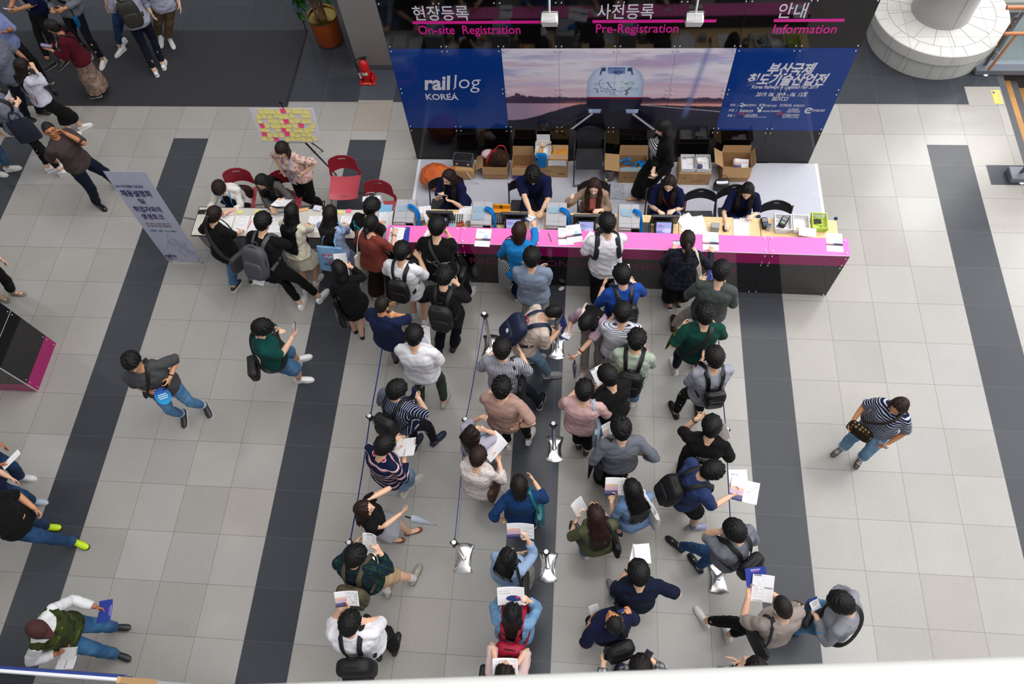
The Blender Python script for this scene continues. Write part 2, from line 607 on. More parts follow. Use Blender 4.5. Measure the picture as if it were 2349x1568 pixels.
def build_back_right():
# white window bay behind the balustrade
 white=flat('bay_white','#f2f1ee',0.6)
 mb=MB()
 mb.box((11.6,6.10,0.35),(4.4,0.6,0.70),bev=0.01)
 mb.box((11.6,5.74,0.10),(4.4,0.12,0.20),mi=1)
 mb.box((11.6,6.0,0.73),(4.4,0.7,0.06),bev=0.01)
 o=mb.build('trim_2',[white,flat('bay_grey','#aaa9a6',0.6)])
 tag(o,kind='structure')
 mb=MB()
 mb.box((11.6,6.62,1.02),(4.4,0.06,0.05),mi=1)
 mb.box((11.6,6.62,1.95),(4.4,0.06,0.06),mi=1)
 for x in(9.7,11.1,12.5):
  mb.box((x,6.62,1.45),(0.06,0.06,0.95),mi=1)
 mb.box((11.6,6.70,1.4),(4.4,0.03,1.1),mi=0)
 o=mb.build('window_1',[emit('window_daylight','#f6faff',2.2),flat('window_frame_blue','#34609c',0.4)],smooth=0)
 tag(o,kind='structure')
 # round stone plinth with a grey column
 st=granite('plinth_stone','#c9c7c2',('#8c8a86','#e8e6e2','#cac6c0'),0.5,9.0,0.45)
 cx,cy=8.80,5.10
 o=empty('column_plinth',(cx,cy,0),'round granite plinth around the foot of the grey column','plinth')
 mb=MB();mb.lathe([(0.0,0.0),(0.955,0.0),(0.975,0.30),(0.965,0.32),(0.965,0.335),(1.02,0.345),(1.03,0.52),(1.02,0.53),(0.0,0.53)],64)
 mb.build('drum',[st],o,30)
 jm=flat('joint','#85837f',0.8)
 mb=MB()
 for r in(0.82,):
  a=np.linspace(0,2*np.pi,65)
  mb.tube(np.stack([r*np.cos(a),r*np.sin(a),np.full(65,0.531)],1)[:-1],0.003,5,loop=True)
 for k in range(16):
  a=2*np.pi*(k+0.2)/16
  c,s=math.cos(a),math.sin(a)
  mb.tube([(0.45*c,0.45*s,0.531),(0.82*c,0.82*s,0.531)],0.003,4)
  a+=0.13
  c,s=math.cos(a),math.sin(a)
  mb.tube([(0.82*c,0.82*s,0.531),(1.025*c,1.025*s,0.531)],0.003,4)
  mb.tube([(0.957*c,0.957*s,0.02),(0.975*c,0.975*s,0.3)],0.003,4)
 mb.build('joint_lines',[jm],o)
 mb=MB();mb.lathe([(0.45,0.53),(0.45,6.5),(0.0,6.5)],64)
 mb.lathe([(0.0,0.531),(0.455,0.531),(0.455,0.56),(0.45,0.57)],64)
 col,n=newmat('column_metal',0.35,0.5,0.25)
 n.col(lin('#a3a1a0'))
 o2=mb.build('column',[col],M=T4((cx,cy,0)))
 mb2=MB();mb2.box((0.09,-0.449,3.5),(0.006,0.008,5.9))
 mb2.build('panel_seam',[flat('seam','#cfcfcf',0.5)],o2)
 tag(o2,'round grey clad column standing on the granite plinth','column')
def build_pillar():
 grey=flat('pillar_grey','#837f7d',0.55)
 mb=MB();mb.box((0.75,5.0,2.66),(2.9,1.3,5.1));mb.box((0.77,5.02,0.06),(2.86,1.24,0.12))
 o=mb.build('wall_pillar',[grey],smooth=0)
 tag(o,kind='structure')
 # fire extinguisher sign
 o=empty('fire_sign',(-0.30,4.345,1.55),'small red and white fire extinguisher sign on the grey pillar','sign')
 R=Rx(math.pi/2)
 mb=MB();mb.box((0,0,0.004),(0.17,0.22,0.006),bev=0.002)
 mb.build('backing',[flat('sign_white','#dcdad8',0.4)],o,M=T4(R=R))
 mb=MB();mb.prism([(-0.07,0.095),(-0.07,-0.01),(-0.03,-0.01),(-0.03,-0.05),(-0.06,-0.05),(0.0,-0.095),(0.06,-0.05),(0.03,-0.05),(0.03,-0.01),(0.07,-0.01),(0.07,0.095)][::-1],0.007,0.009)
 mb.build('arrow',[flat('sign_red','#c01f2c',0.4)],o,M=T4(R=R))
 text('lettering','소 화 기',0.048,flat('sign_white','#dcdad8',0.4),o,T4((0,-0.0105,0.055),R),0.01)
 # socket with a cable duct
 o=empty('wall_socket',(0.0,4.345,0.62),'white power socket with conduit on the grey pillar','socket')
 wm=flat('socket_white','#e2e1df',0.4)
 mb=MB();mb.box((0,-0.012,0),(0.10,0.02,0.13),bev=0.004);mb.build('cover_plate',[wm],o)
 mb=MB();mb.box((0.03,-0.012,-0.33),(0.035,0.024,0.52));mb.box((0.40,-0.012,-0.59),(0.78,0.024,0.035))
 mb.build('conduit',[flat('conduit_grey','#b5b3b5',0.5)],o)
 mb=MB();mb.tube([(0,-0.02,0.0),(0.02,-0.09,-0.08),(0.10,-0.11,-0.22),(0.30,-0.06,-0.42),(0.62,-0.04,-0.58)],0.008,8)
 mb.build('cable',[flat('cable_black','#141414',0.5)],o)
 # extinguisher on its stand
 red=flat('extinguisher_red','#c3141d',0.22)
 o=empty('fire_extinguisher',(-0.50,4.10,0),'red fire extinguisher standing in a red floor stand by the grey pillar','fire extinguisher')
 mb=MB();mb.lathe([(0.0,0.03),(0.075,0.03),(0.08,0.05),(0.08,0.36),(0.07,0.41),(0.035,0.445),(0.022,0.455),(0.022,0.48),(0,0.48)],24)
 mb.build('cylinder_body',[red],o)
 mb=MB();mb.box((0,0,0.012),(0.26,0.22,0.024),bev=0.008)
 mb.box((0.10,0.0,0.07),(0.02,0.17,0.12),bev=0.006);mb.box((-0.10,0.02,0.05),(0.02,0.14,0.08),bev=0.006);mb.box((0,0.095,0.06),(0.2,0.02,0.10),bev=0.006)
 st=mb.build('floor_stand',[red],o)
 text('lettering','소화기',0.05,flat('stand_gold','#e0b66a',0.5),st,T4((0,-0.085,0.0255)),0.01)
 blk=flat('valve_black','#161616',0.4)
 mb=MB();mb.box((0.03,0,0.505),(0.14,0.03,0.016),R=Ry(-0.25),bev=0.004);mb.box((0.035,0,0.475),(0.10,0.03,0.014),bev=0.004)
 mb.tube([(0,0,0.47),(-0.05,-0.02,0.50),(-0.10,-0.03,0.46),(-0.11,-0.03,0.34),(-0.10,-0.03,0.20)],0.012,8)
 mb.build('handle_and_hose',[blk],o)
 mb=MB();mb.tube([(-0.10,-0.03,0.21),(-0.095,-0.035,0.10)],[0.014,0.02],10);mb.build('nozzle',[flat('nozzle_white','#dcdcdc',0.4)],o)
 mb=MB()
 a=np.linspace(-2.2,-0.9,9)
 mb.loft([np.stack([0.0815*np.cos(a),0.0815*np.sin(a),np.full(9,z)],1)for z in(0.19,0.25)],closed=False,caps=False)
 mb.build('paper_label',[flat('sticker_cream','#d8d2bb',0.5)],o)
 # potted plants
 pot=flat('pot_lacquer','#a0481a',0.28)
 leafm,n=newmat('leaf',0.35,0.5)
 n.col(n.mix(n.noise(n.obj(),6.0,3),lin('#15380f'),lin('#2f6a1c')))
 def plant(loc,label,seed):
  r=random.Random(seed)
  o=empty('potted_plant',loc,label,'plant')
  mb=MB();mb.lathe([(0.0,0.03),(0.225,0.03),(0.235,0.05),(0.25,0.53),(0.232,0.53),(0.225,0.45),(0.0,0.45)],40)
  mb.build('pot',[pot],o)
  mb=MB();mb.lathe([(0.25,0.525),(0.262,0.53),(0.262,0.555),(0.232,0.56),(0.228,0.53)],40)
  mb.build('rim',[flat('brass','#b49a5a',0.25,0.5,1.0)],o)
  mb=MB();mb.lathe([(0.0,0.485),(0.12,0.48),(0.228,0.465),(0.228,0.455)],24)
  mb.build('soil',[flat('soil','#3a2a22',0.95)],o)
  for k in range(3):
   mb=MB();a=k*2.1;mb.ell((0.16*math.cos(a),0.16*math.sin(a),0.02),(0.025,0.025,0.02),nu=8,nv=6)
   mb.build('castor',[flat('castor','#151515',0.5)],o)
  stems=[]
  for k in range(4):
   a=r.uniform(0,6.28)
   p0=np.array([0.10*math.cos(a+k*1.6),0.10*math.sin(a+k*1.6),0.47])
   p2=p0+np.array([r.uniform(-0.25,0.12),r.uniform(-0.12,0.12),r.uniform(0.9,1.3)])
   mb=MB();mb.tube([p0,(p0+p2)/2+np.array([0.03,0.02,0]),p2],[0.024,0.02,0.015],8)
   mb.build('stem',[flat('bark','#7a5c44',0.8)],o)
   stems.append((p0,p2))
  mb=MB()
  for p0,p2 in stems:
   for c in range(9):
    t=r.uniform(0.3,1.05)
    b=p0+(p2-p0)*t
    d=np.array([r.uniform(-1,0.7),r.uniform(-1,1),r.uniform(-0.1,0.5)])
    d/=np.linalg.norm(d)
    tip=b+d*r.uniform(0.12,0.3)
    mb.tube([b,tip],0.004,5)
    for l in range(7):
     a=l/7*2*math.pi
     x=np.cross(d,(0,0,1.0));x/=np.linalg.norm(x);y=np.cross(x,d)
     e=x*math.cos(a)+y*math.sin(a)*0.8+np.array([0,0,-0.55])
     e/=np.linalg.norm(e)
     L=r.uniform(0.13,0.2)
     w=np.cross(e,(0.1,0.2,1));w/=np.linalg.norm(w)
     mb.sheet(2,5,lambda u,v:tip+e*L*v+w*(u-0.5)*0.062*math.sin(math.pi*min(1,0.06+v*0.94))**0.7+np.array([0,0,-0.05*v*v-0.012*abs(u-0.5)]),0.002)
  f=mb.build('foliage',[leafm],o,60)
  f['kind']='stuff'
  return o
 p=plant((-1.33,5.06,0),'tall leafy potted plant in an orange brown pot with brass rim',3)
 plant((-1.02,6.25,0),'second orange brown pot, only its base in view behind the grey pillar',8)
 # chrome stand with a blue sign sheet beside the plant
 o=empty('stand_sign',(-1.83,5.33,0),'thin stand with a clear blue sheet beside the potted plant','sign')
 mb=MB();mb.tube([(0,0,0.0),(0.0,0,1.3)],0.009,8);mb.lathe([(0.0,0),(0.03,0),(0.03,0.02),(0,0.025)],12)
 mb.build('pole',[flat('stand_black','#1a1a1c',0.4)],o)
 mb=MB();mb.box((0.0,-0.015,0.85),(0.16,0.006,0.9));mb.build('sheet',[flat('clear_blue','#5f84a5',0.2,alpha=0.55)],o)
build_floor()
build_stairs()
build_back_right()
build_pillar()
# ------------------------------------------------------------------ printed surfaces painted as colour attributes
def attr_mat(name,rough=0.5,spec=0.5,coat=0.0):
 if name in MATS:
  return MATS[name]
 m,n=newmat(name,rough,spec)
 a=n.new('ShaderNodeAttribute')
 a.attribute_name='print'
 n.col(a.outputs['Color'])
 n.b.inputs['Coat Weight'].default_value=coat
 MATS[name]=m
 return m
def hexa(h):
 return np.array(lin(h)[:3])
def vnoise(u,v,fx,fy,seed,octv=4):
 r=np.random.RandomState(seed)
 out,amp,tot=0,1.0,0
 for k in range(octv):
  g=r.rand(int(fy)+3,int(fx)+3)
  x,y=u*fx,v*fy
  i,j=np.floor(x).astype(int),np.floor(y).astype(int)
  a,b=x-i,y-j
  a,b=a*a*(3-2*a),b*b*(3-2*b)
  i=np.clip(i,0,g.shape[1]-2);j=np.clip(j,0,g.shape[0]-2)
  out=out+amp*((g[j,i]*(1-a)+g[j,i+1]*a)*(1-b)+(g[j+1,i]*(1-a)+g[j+1,i+1]*a)*b)
  tot+=amp
  amp*=0.55;fx*=2;fy*=2
 return out/tot
def sst(x,a,b):
 t=np.clip((x-a)/(b-a),0,1)
 return t*t*(3-2*t)
def over(c,m,col):
 m=np.clip(m,0,1)[...,None]
 return c*(1-m)+np.asarray(col)*m
def seg(u,v,p,q,w,asp=1.0):
 """mask of a line in u,v"""
 p,q=np.array(p,float),np.array(q,float)
 d=q-p
 du,dv=(u-p[0])*asp,v-p[1]
 d=np.array([d[0]*asp,d[1]])
 t=np.clip((du*d[0]+dv*d[1])/(d@d),0,1)
 return sst(np.hypot(du-t*d[0],dv-t*d[1]),w*1.4,w*0.6)
def paint_mural(u,v):
 sky=hexa('#e6e1ee')
 c=np.zeros(u.shape+(3,))+sky
 c=over(c,sst(v,0.80,0.44)*0.9,hexa('#e8c3cf'))
 n1=vnoise(u*0.999,v*0.999,5,12,3)
 n2=vnoise(u*0.999,v*0.999,3,16,8)
 c=over(c,sst(n1,0.45,0.65)*sst(v,0.45,0.75)*0.8,hexa('#a8abd6'))
 c=over(c,sst(n2,0.5,0.7)*sst(v,0.42,0.6)*0.55,hexa('#c7a3bf'))
 c=over(c,sst(n2,0.45,0.3)*sst(v,0.4,0.55)*0.6,hexa('#f3eef4'))
 c=over(c,sst(u,0.12,0.3)*sst(u,0.6,0.42)*sst(v,0.6,0.9)*0.5,hexa('#efeaf3'))
 # far bank, water
 tree=0.415+0.05*(vnoise(u*0.999,v*0,22,1,5)-0.3)+0.10*np.exp(-((u-0.07)/0.035)**2)*vnoise(u*0.999,v*0.999,60,30,6)
 c=over(c,(v<0.36)*1.0,hexa('#d9a6b4'))
 c=over(c,(v<0.36)*sst(u,0.35,0.05)*0.7,hexa('#8d83a8'))
 c=over(c,sst(v,tree+0.01,tree-0.01)*(v>0.345),hexa('#4a3a52'))
 glow=np.exp(-((v-0.33)/0.03)**2)*(sst(u,0.2,0.36)*sst(u,0.7,0.5)+sst(u,0.6,0.75)*0.9)
 c=over(c,glow*0.85,hexa('#f5a58f'))
 # bank and track bed blurred by speed
 edge=0.12+0.23*sst(u,0.02,0.40)
 edge=np.where(u>0.62,0.335-0.05*(u-0.62),edge)+0.012*(vnoise(u*0.999,v*0,30,1,4)-0.5)
 m=sst(v,edge+0.008,edge-0.008)
 st=vnoise(u*0.9,v*0.9+0.08*np.abs(u-0.5),9,40,9)
 grd=hexa('#262433')*(0.55+st[...,None]*1.1)
 grd=grd*(0.4+0.9*sst(v,-0.1,0.34))[...,None]
 c=c*(1-m[...,None])+grd*m[...,None]
 bed=sst(np.abs(u-0.5)-(0.12+(0.25-v)*0.55),0.03,0.0)*(v<0.26)
 c=over(c,bed*0.8,hexa('#17161d'))
 A=3.03/1.49
 c=over(c,seg(u,v,(0.405,0.21),(0.30,-0.02),0.010,A),hexa('#cfcbe0'))
 c=over(c,seg(u,v,(0.60,0.21),(0.72,-0.02),0.010,A),hexa('#cfcbe0'))
 c=over(c,seg(u,v,(0.38,0.21),(0.22,-0.02),0.004,A)*0.4,hexa('#6b6a86'))
 c=over(c,seg(u,v,(0.62,0.335),(1.0,0.25),0.005,A)*0.8,hexa('#c5bccb'))
 # mast on the right, smeared
 mast=np.exp(-((u-(0.885-(1-v)*0.055))/0.013)**2)*sst(v,0.12,0.25)
 c=over(c,mast*0.62,hexa('#6f7fb8'))
 # train nose
 x=(u-0.505)*A
 yb,yt=0.215,0.80
 hw=0.262*np.clip(1-np.abs((v-0.50)/0.33)**3.2,0,1)**0.55
 hw=np.where(v<0.42,0.262-0.03*sst(v,0.40,0.22),hw)
 body=sst(np.abs(x)-hw,0.006,-0.006)*sst(v,yb,yb+0.02)*sst(v,yt+0.01,yt)
 shade=1.0-0.25*sst(np.abs(x)/np.maximum(hw,0.01),0.75,1.0)
 tc=np.zeros_like(c)+hexa('#c3d3f1')
 tc=over(tc,np.exp(-((x/0.17)**2+((v-0.60)/0.16)**2))*0.9,hexa('#dfe8fa'))
 tc=tc*shade[...,None]
 tc=over(tc,(v<0.415)*1.0,hexa('#232438'))
 tc=over(tc,sst(v,0.30,0.22)*(v<0.41),hexa('#14151f'))
 tc=over(tc,sst(np.abs(v-0.42),0.014,0.009),hexa('#8e1638'))
 sk=(v<0.275)&(np.abs(x)>0.115+0.2*(0.275-v))
 tc=over(tc,sk*0.95,hexa('#a9bce6'))
 tc=over(tc,(sk&(np.abs(x)>0.2))*0.6,hexa('#d5dcf2'))
 # cab windows
 tw=(v>0.745)&(v<0.785)&(np.abs(x)<0.135)
 tc=over(tc,tw*1.0,hexa('#3d4a73'))
 tc=over(tc,((v>0.715)&(v<0.775)&(np.abs(x)<0.075))*1.0,hexa('#7f96c9'))
 tc=over(tc,((v>0.715)&(v<0.785)&(np.abs(np.abs(x)-0.088)<0.009))*1.0,hexa('#c5d5f3'))
 tc=over(tc,((v>0.70)&(v<0.78)&(np.abs(np.abs(x)-0.128-(0.78-v)*0.2)<0.008))*1.0,hexa('#49557f'))
 # route map on the nose
 def line(pts,w,col):
  nonlocal tc
  for p,q in zip(pts,pts[1:]):
   tc=over(tc,seg(x,v,p,q,w),hexa(col))
 line([(-0.20,0.60),(-0.15,0.60),(-0.145,0.58),(-0.20,0.58)],0.0035,'#7d7f96')
 line([(-0.15,0.60),(-0.145,0.63),(-0.12,0.645)],0.0035,'#7d7f96')
 line([(-0.145,0.57),(-0.12,0.54),(-0.09,0.535),(-0.10,0.50),(-0.125,0.50),(-0.13,0.53)],0.0035,'#7d7f96')
 line([(-0.20,0.535),(-0.165,0.535),(-0.155,0.48),(-0.17,0.49),(-0.165,0.535)],0.0035,'#7d7f96')
 line([(-0.08,0.48),(-0.07,0.545),(-0.05,0.50),(-0.02,0.475),(0.0,0.50)],0.0035,'#8d8399')
 line([(-0.13,0.595),(-0.07,0.615),(0.0,0.60)],0.0035,'#7fb6e8')
 line([(-0.075,0.612),(-0.02,0.52),(0.01,0.53)],0.005,'#444d98')
 r=np.random.RandomState(2)
 for k in range(20):
  px,py=0.02+r.rand()*0.16,0.47+r.rand()*0.15
  col=['#8a90a8','#8a90a8','#68708c','#6fbf5a','#5aa9e6'][r.randint(5)]
  line([(px,py),(px+0.02+0.02*r.rand(),py)],0.0035,col)
 line([(0.105,0.46),(0.115,0.49),(0.10,0.51),(0.13,0.535)],0.009,'#737588')
 c=c*(1-body[...,None])+tc*body[...,None]
 return c
def painted_panel(name,w,h,nx,ny,fn,m,parent,M,d=0.004):
 """upright board in its own x,z plane facing -y, its front painted by fn(u, v)"""
 u,v=np.meshgrid(np.linspace(0,1,nx+1),np.linspace(0,1,ny+1))
 P=np.stack([u*w,np.zeros_like(u),v*h],2).reshape(-1,3)
 W=nx+1
 f=[(j*W+i,j*W+i+1,(j+1)*W+i+1,(j+1)*W+i)for j in range(ny)for i in range(nx)]
 mb=MB().add(P,f)
 k=mb.nv
 mb.add([(0,d,0),(w,d,0),(w,d,h),(0,d,h),(0,0,0),(w,0,0),(w,0,h),(0,0,h)],[(3,2,1,0),(4,0,1,5),(5,1,2,6),(6,2,3,7),(7,3,0,4)])
 me=mb.mesh(name,m,smooth=0)
 col=np.ones((mb.nv,4),np.float32)
 c=fn(u,v).reshape(-1,3)
 col[:k,:3]=c
 col[k:,:3]=c.mean(0)
 a=me.color_attributes.new('print','FLOAT_COLOR','POINT')
 a.data.foreach_set('color',col.ravel())
 return link(name,me,parent,M)
FACE=Rx(math.pi/2)  # turns text to face -y
def build_backdrop():
 X0,X1,Y=0.556,6.604,2.415
 pw,ph,z0=(X1-X0)/8,0.745,0.70
 root=empty('registration_backdrop',(X0,Y,0),'tall glossy registration backdrop wall of black and blue panels with a train mural','backdrop wall')
 black,n=newmat('acrylic_black',0.045,0.5)
 n.col(lin('#0b0b0d'))
 blue,n=newmat('acrylic_blue',0.09,0.35)
 co=n.obj()
 v=n.new('ShaderNodeTexVoronoi');n.put(v.inputs['Vector'],co);v.inputs['Scale'].default_value=11
 f=n.math('MULTIPLY',n.math('LESS_THAN',v.outputs['Distance'],0.075),n.math('GREATER_THAN',n.noise(co,3.1,2),0.5))
 n.col(n.mix(n.math('MULTIPLY',f,0.7),lin('#0f3a88'),lin('#2c6fc0')))
 metal=flat('bolt_metal','#d5d2d0',0.2,0.5,1.0)
 frame=flat('frame_aluminium','#8a8a8c',0.35,0.5,0.9)
 bm=MB();bm.lathe([(0.0,0.0),(0.011,0.0),(0.012,0.008),(0.009,0.014),(0.0,0.017)],10)
 bm.xf(FACE)
 bolt_me=bm.mesh('bolt',metal,60)
 nb=0
 def panel(name,m,c0,c1,r0,r1,me=None):
  nonlocal nb
  xa,za=c0*pw+0.002,(0.0 if r0<0 else z0+r0*ph)+0.0015
  xb,zb=c1*pw-0.002,z0+r1*ph-0.0015
  mb=MB();mb.box(((xa+xb)/2,0.003,(za+zb)/2),(xb-xa,0.006,zb-za))
  o=mb.build(name,[m],root,smooth=0)
  return o
 def bolts(o,c,zs):
  nonlocal nb
  for z in zs:
   for x in(c*pw+0.035,(c+1)*pw-0.035):
    b=link('bolt',bolt_me,o)
    b.location=(x,-0.0005,z)
    nb+=1
 mat_mural=attr_mat('mural_print',0.10,0.25)
 for c in range(8):
  p=panel('black_panel',black,c,c+1,-1,0)
  bolts(p,c,(z0-0.045,))
  p=panel('black_panel',black,c,c+1,2,3)
  bolts(p,c,(z0+2*ph+0.04,z0+3*ph-0.045))
  panel('black_panel',black,c,c+1,3,4)
  if c in(0,1,6,7):
   for r in(0,1):
    p=panel('blue_panel',blue,c,c+1,r,r+1)
    bolts(p,c,(z0+r*ph+0.045,z0+(r+1)*ph-0.04))
 for r in(0,1):
  for c in range(2,6):
   def fn(u,v,c=c,r=r):
    return paint_mural((c-2+u)/4,(r+v)/2)
   p=painted_panel('mural_panel',pw-0.003,ph-0.002,108,106,fn,mat_mural,root,T4((c*pw+0.0015,0,z0+r*ph+0.001)))
   for z in(0.045,ph-0.04):
    for x in(0.035,pw-0.035):
     b=link('bolt',bolt_me,p)
     b.location=(x-0.0015,-0.0005,z)
 mb=MB()
 for c in(0,2,4,6,8):
  mb.box((min(max(c*pw,0.02),8*pw-0.02),0.035,1.84),(0.04,0.05,3.68))
 mb.box((4*pw,0.035,3.66),(8*pw,0.05,0.04));mb.box((4*pw,0.035,0.7),(8*pw,0.05,0.04));mb.box((4*pw,0.035,0.02),(8*pw,0.05,0.04))
 mb.build('support_frame',[frame],root,smooth=0)
 mb=MB();mb.box((4*pw,0.066,1.84),(8*pw,0.008,3.68))
 mb.build('back_board',[flat('back_white','#d9dce6',0.5)],root,smooth=0)
 # the lettering
 white=flat('letter_white','#dcdae6',0.35)
 pink=flat('letter_pink','#e5189a',0.35)
 red=flat('letter_red','#c5304a',0.4)
 def L(body,px0,py,px1,size,m,bold=0.0,sh=0.0,sp=1.0,z=None,fit=True):
 # two pixels of the wall front give the run of the word
  a,b=on_wall(px0,py),on_wall(px1,py)
  x,zz,w=(a[0]+b[0])/2-X0,(a[1]+b[1])/2,abs(b[0]-a[0])
  o=text('lettering',body,size,m,root,T4((x,-0.003,zz),FACE),bold,sh,space=sp)
  o['fit']=w
  return o
 def on_wall(px,py):
  d=CAM_R@np.array([(px-1174.5)/FPX,-(py-784.0)/FPX,-1.0])
  t=(Y-CAM_C[1])/d[1]
  p=CAM_C+t*d
  return p[0],p[2]
 def bar(px0,px1,py,h):
  a,b=on_wall(px0,py),on_wall(px1,py)
  mb=MB();mb.box(((a[0]+b[0])/2-X0,-0.002,(a[1]+b[1])/2),(b[0]-a[0],0.003,h))
  mb.build('lettering_bar',[pink],root,smooth=0)
 L('현장등록',947,30,1075,0.24,white,0.006,sp=1.0)
 L('사전등록',1370,26,1500,0.24,white,0.006)
 L('안내',1786,24,1851,0.24,white,0.006)
 bar(946,1262,51,0.042);bar(1359,1643,48.5,0.042);bar(1775,1937,46.5,0.042)
 L('On-site  Registration',960,71,1194,0.19,pink,0.008)
 L('Pre-Registration',1367,68,1556,0.19,pink,0.008)
 L('Information',1774,66,1920,0.19,pink,0.008)
 L('rail',971,190,1036,0.36,white,0.028,0.2)
 L('log',1040,192,1104,0.36,white,-0.006,0.2)
 L('KOREA',977,222,1051,0.155,white,0.02)
 L('부산국제',1761,158,1871,0.22,white,0.03,0.28)
 L('철도기술산업전',1715,182,1899,0.22,white,0.03,0.28)
 L('Korea Railways & Logistics Fair 2019',1724,200,1877,0.085,white,0.016,0.25)
 L('2019. 06. 12수 - 06. 15토',1734,216,1852,0.10,white,0.018,0.25)
 L('BEXCO',1771,226,1808,0.10,white,0.018,0.25)
 for body,a,y,b,s in(('주최  |',1674,241,1693,0.055),('부산광역시',1710,241,1735,0.055),('KR',1741,241,1755,0.08),('한국철도시설공단',1756,242,1782,0.045),('KORAIL',1789,241,1817,0.07),('한국철도공사',1820,242,1846,0.05),('주관  |',1671,253,1690,0.055),('bexco',1697,253,1728,0.09),('messe frankfurt',1749,254,1791,0.055),('KORSEA',1808,251,1833,0.06),('한국철도기계신호협회',1804,256,1835,0.035),('한국철도협회',1864,253,1892,0.05),('후원  |',1668,265,1686,0.055),('국토교통부',1709,264,1737,0.06),('Ministry of Land, Infrastructure and Transport',1707,268,1758,0.028),('산업통상자원부',1795,264,1833,0.06),('Ministry of Trade, Industry and Energy',1794,269,1832,0.028)):
  L(body,a,y,b,s,white,0.008,0.2)
  # round emblems of the organisers
 def emblem(px,py,poly,m):
  x,z=on_wall(px,py)
  mb=MB()
  for pl in poly:
   mb.prism([(a*0.05,b*0.05)for a,b in pl],0,0.002)
  mb.build('emblem',[m],root,M=T4((x-X0,-0.003,z),FACE),smooth=0)
 circ=lambda r,a0=0,a1=360,n=20:[(r*math.cos(rad(a0+(a1-a0)*i/n)),r*math.sin(rad(a0+(a1-a0)*i/n)))for i in range(n)]
 ring=lambda r0,r1,a0,a1:circ(r1,a0,a1)+circ(r0,a1,a0)
 emblem(1704,241,[[(-1,0),(0,-0.8),(0.2,-0.3),(-0.4,0.1)],[(-0.2,0.2),(0.6,-0.4),(0.9,0.0),(0,0.7)],[(-0.6,0.4),(0,0.9),(-0.1,1),(-0.8,0.7)]],white)
 emblem(1744,251,[[(-0.6,-0.9),(0.4,-0.9),(0.4,0.1),(-0.6,0.1)],[(-1,0.3),(-0.5,0.3),(-0.5,0.8),(-1,0.8)],[(0.0,0.4),(0.5,0.4),(0.5,0.95),(0.0,0.95)]],white)
 emblem(1855,253,[ring(0.7,1.1,20,330),[(-0.8,-0.3),(0.9,0.2),(0.9,0.45),(-0.8,0.0)]],white)
 emblem(1699,264,[ring(0.75,1.1,-20,160)],red)
 emblem(1699,265,[ring(0.6,0.9,170,330)],flat('emblem_navy','#0c2560',0.4))
 emblem(1787,264,[ring(0.75,1.1,-20,160)],red)
 emblem(1787,265,[ring(0.6,0.9,170,330)],flat('emblem_navy','#0c2560',0.4))
 # little name on the train nose
 nv=flat('train_navy','#3b4a80',0.4)
 L('rail',1406,164,1418,0.07,nv,0.02,0.2);L('log',1419,164,1430,0.07,nv,0,0.2);L('KOREA',1411,169,1424,0.03,nv,0.01)
 return on_wall
def build_side_banner():
# white edge of a roll-up sheet standing right behind the backdrop's right end
 o=empty('side_banner',(7.15,4.36,0),'tall white roll-up banner behind the right end of the backdrop','banner')
 mb=MB();mb.sheet(6,2,lambda u,v:np.array([(u-0.5)*0.6,0.0,0.12+v*3.3]),0.004)
 mb.build('sheet',[flat('banner_white','#dfe1ea',0.55)],o)
 mb=MB();mb.tube([(0.28,0.01,0.0),(0.28,0.01,3.42)],0.012,8);mb.box((0,0.0,0.06),(0.6,0.06,0.05),bev=0.01);mb.box((0.24,0,0.02),(0.05,0.22,0.04),bev=0.01);mb.box((-0.24,0,0.02),(0.05,0.22,0.04),bev=0.01)
 mb.build('stand',[flat('stand_grey','#77787c',0.3,0.5,0.8)],o)
def build_flood_lamps(on_wall):
 wh=flat('lamp_white','#e9e8e6',0.35)
 for px,lab in((1261,'white floodlight on a thin arm in front of the On-site Registration lettering'),(1593,'white floodlight on a thin arm in front of the Pre-Registration lettering')):
  p=at(px,46,2.95)
  o=empty('floodlight',p,lab,'floodlight','floodlights above the backdrop')
  mb=MB();mb.box((0,0,0),(0.20,0.10,0.13),R=Rx(0.5),bev=0.012);mb.box((0,0.055,0.03),(0.19,0.03,0.12),R=Rx(0.5))
  mb.build('housing',[wh],o)
  mb=MB()
  for k in range(8):
   mb.box((-0.07+0.02*k,-0.03,0.062),(0.008,0.075,0.03),R=Rx(0.5))
  mb.build('cooling_fins',[flat('fin_grey','#c9c9c9',0.4)],o)
  mb=MB();mb.box((0,0.03,-0.065),(0.18,0.09,0.008),R=Rx(0.5));mb.build('lens',[flat('lens_pale','#f4f4f0',0.2)],o)
  mb=MB();mb.tube([(-0.105,0,0.0),(-0.105,0.0,0.11),(0.105,0.0,0.11),(0.105,0,0)],0.006,6)
  mb.build('bracket',[flat('bracket_dark','#2a2a2a',0.4)],o)
  mb=MB();mb.tube([(0,0.0,0.11),(0.0,0.03,0.45),(0,0.30,0.70),(0,2.40-p[1],0.72)],0.012,8)
  mb.build('arm',[wh],o)
  mb=MB();mb.tube([(-0.09,-0.02,0.04),(-0.13,-0.03,0.0),(-0.12,0,0.1),(-0.03,0.0,0.16),(-0.012,0.01,0.4)],0.005,6)
  mb.build('cable',[flat('cable_black','#141414',0.5)],o)
CT=T4((6.591,0.09,0.0))@T4(R=Rz(rad(-0.794)))  # frame of the counter, x runs left of its right end
def ct(x,y,z):
 return(CT@np.array([x,y,z,1]))[:3]
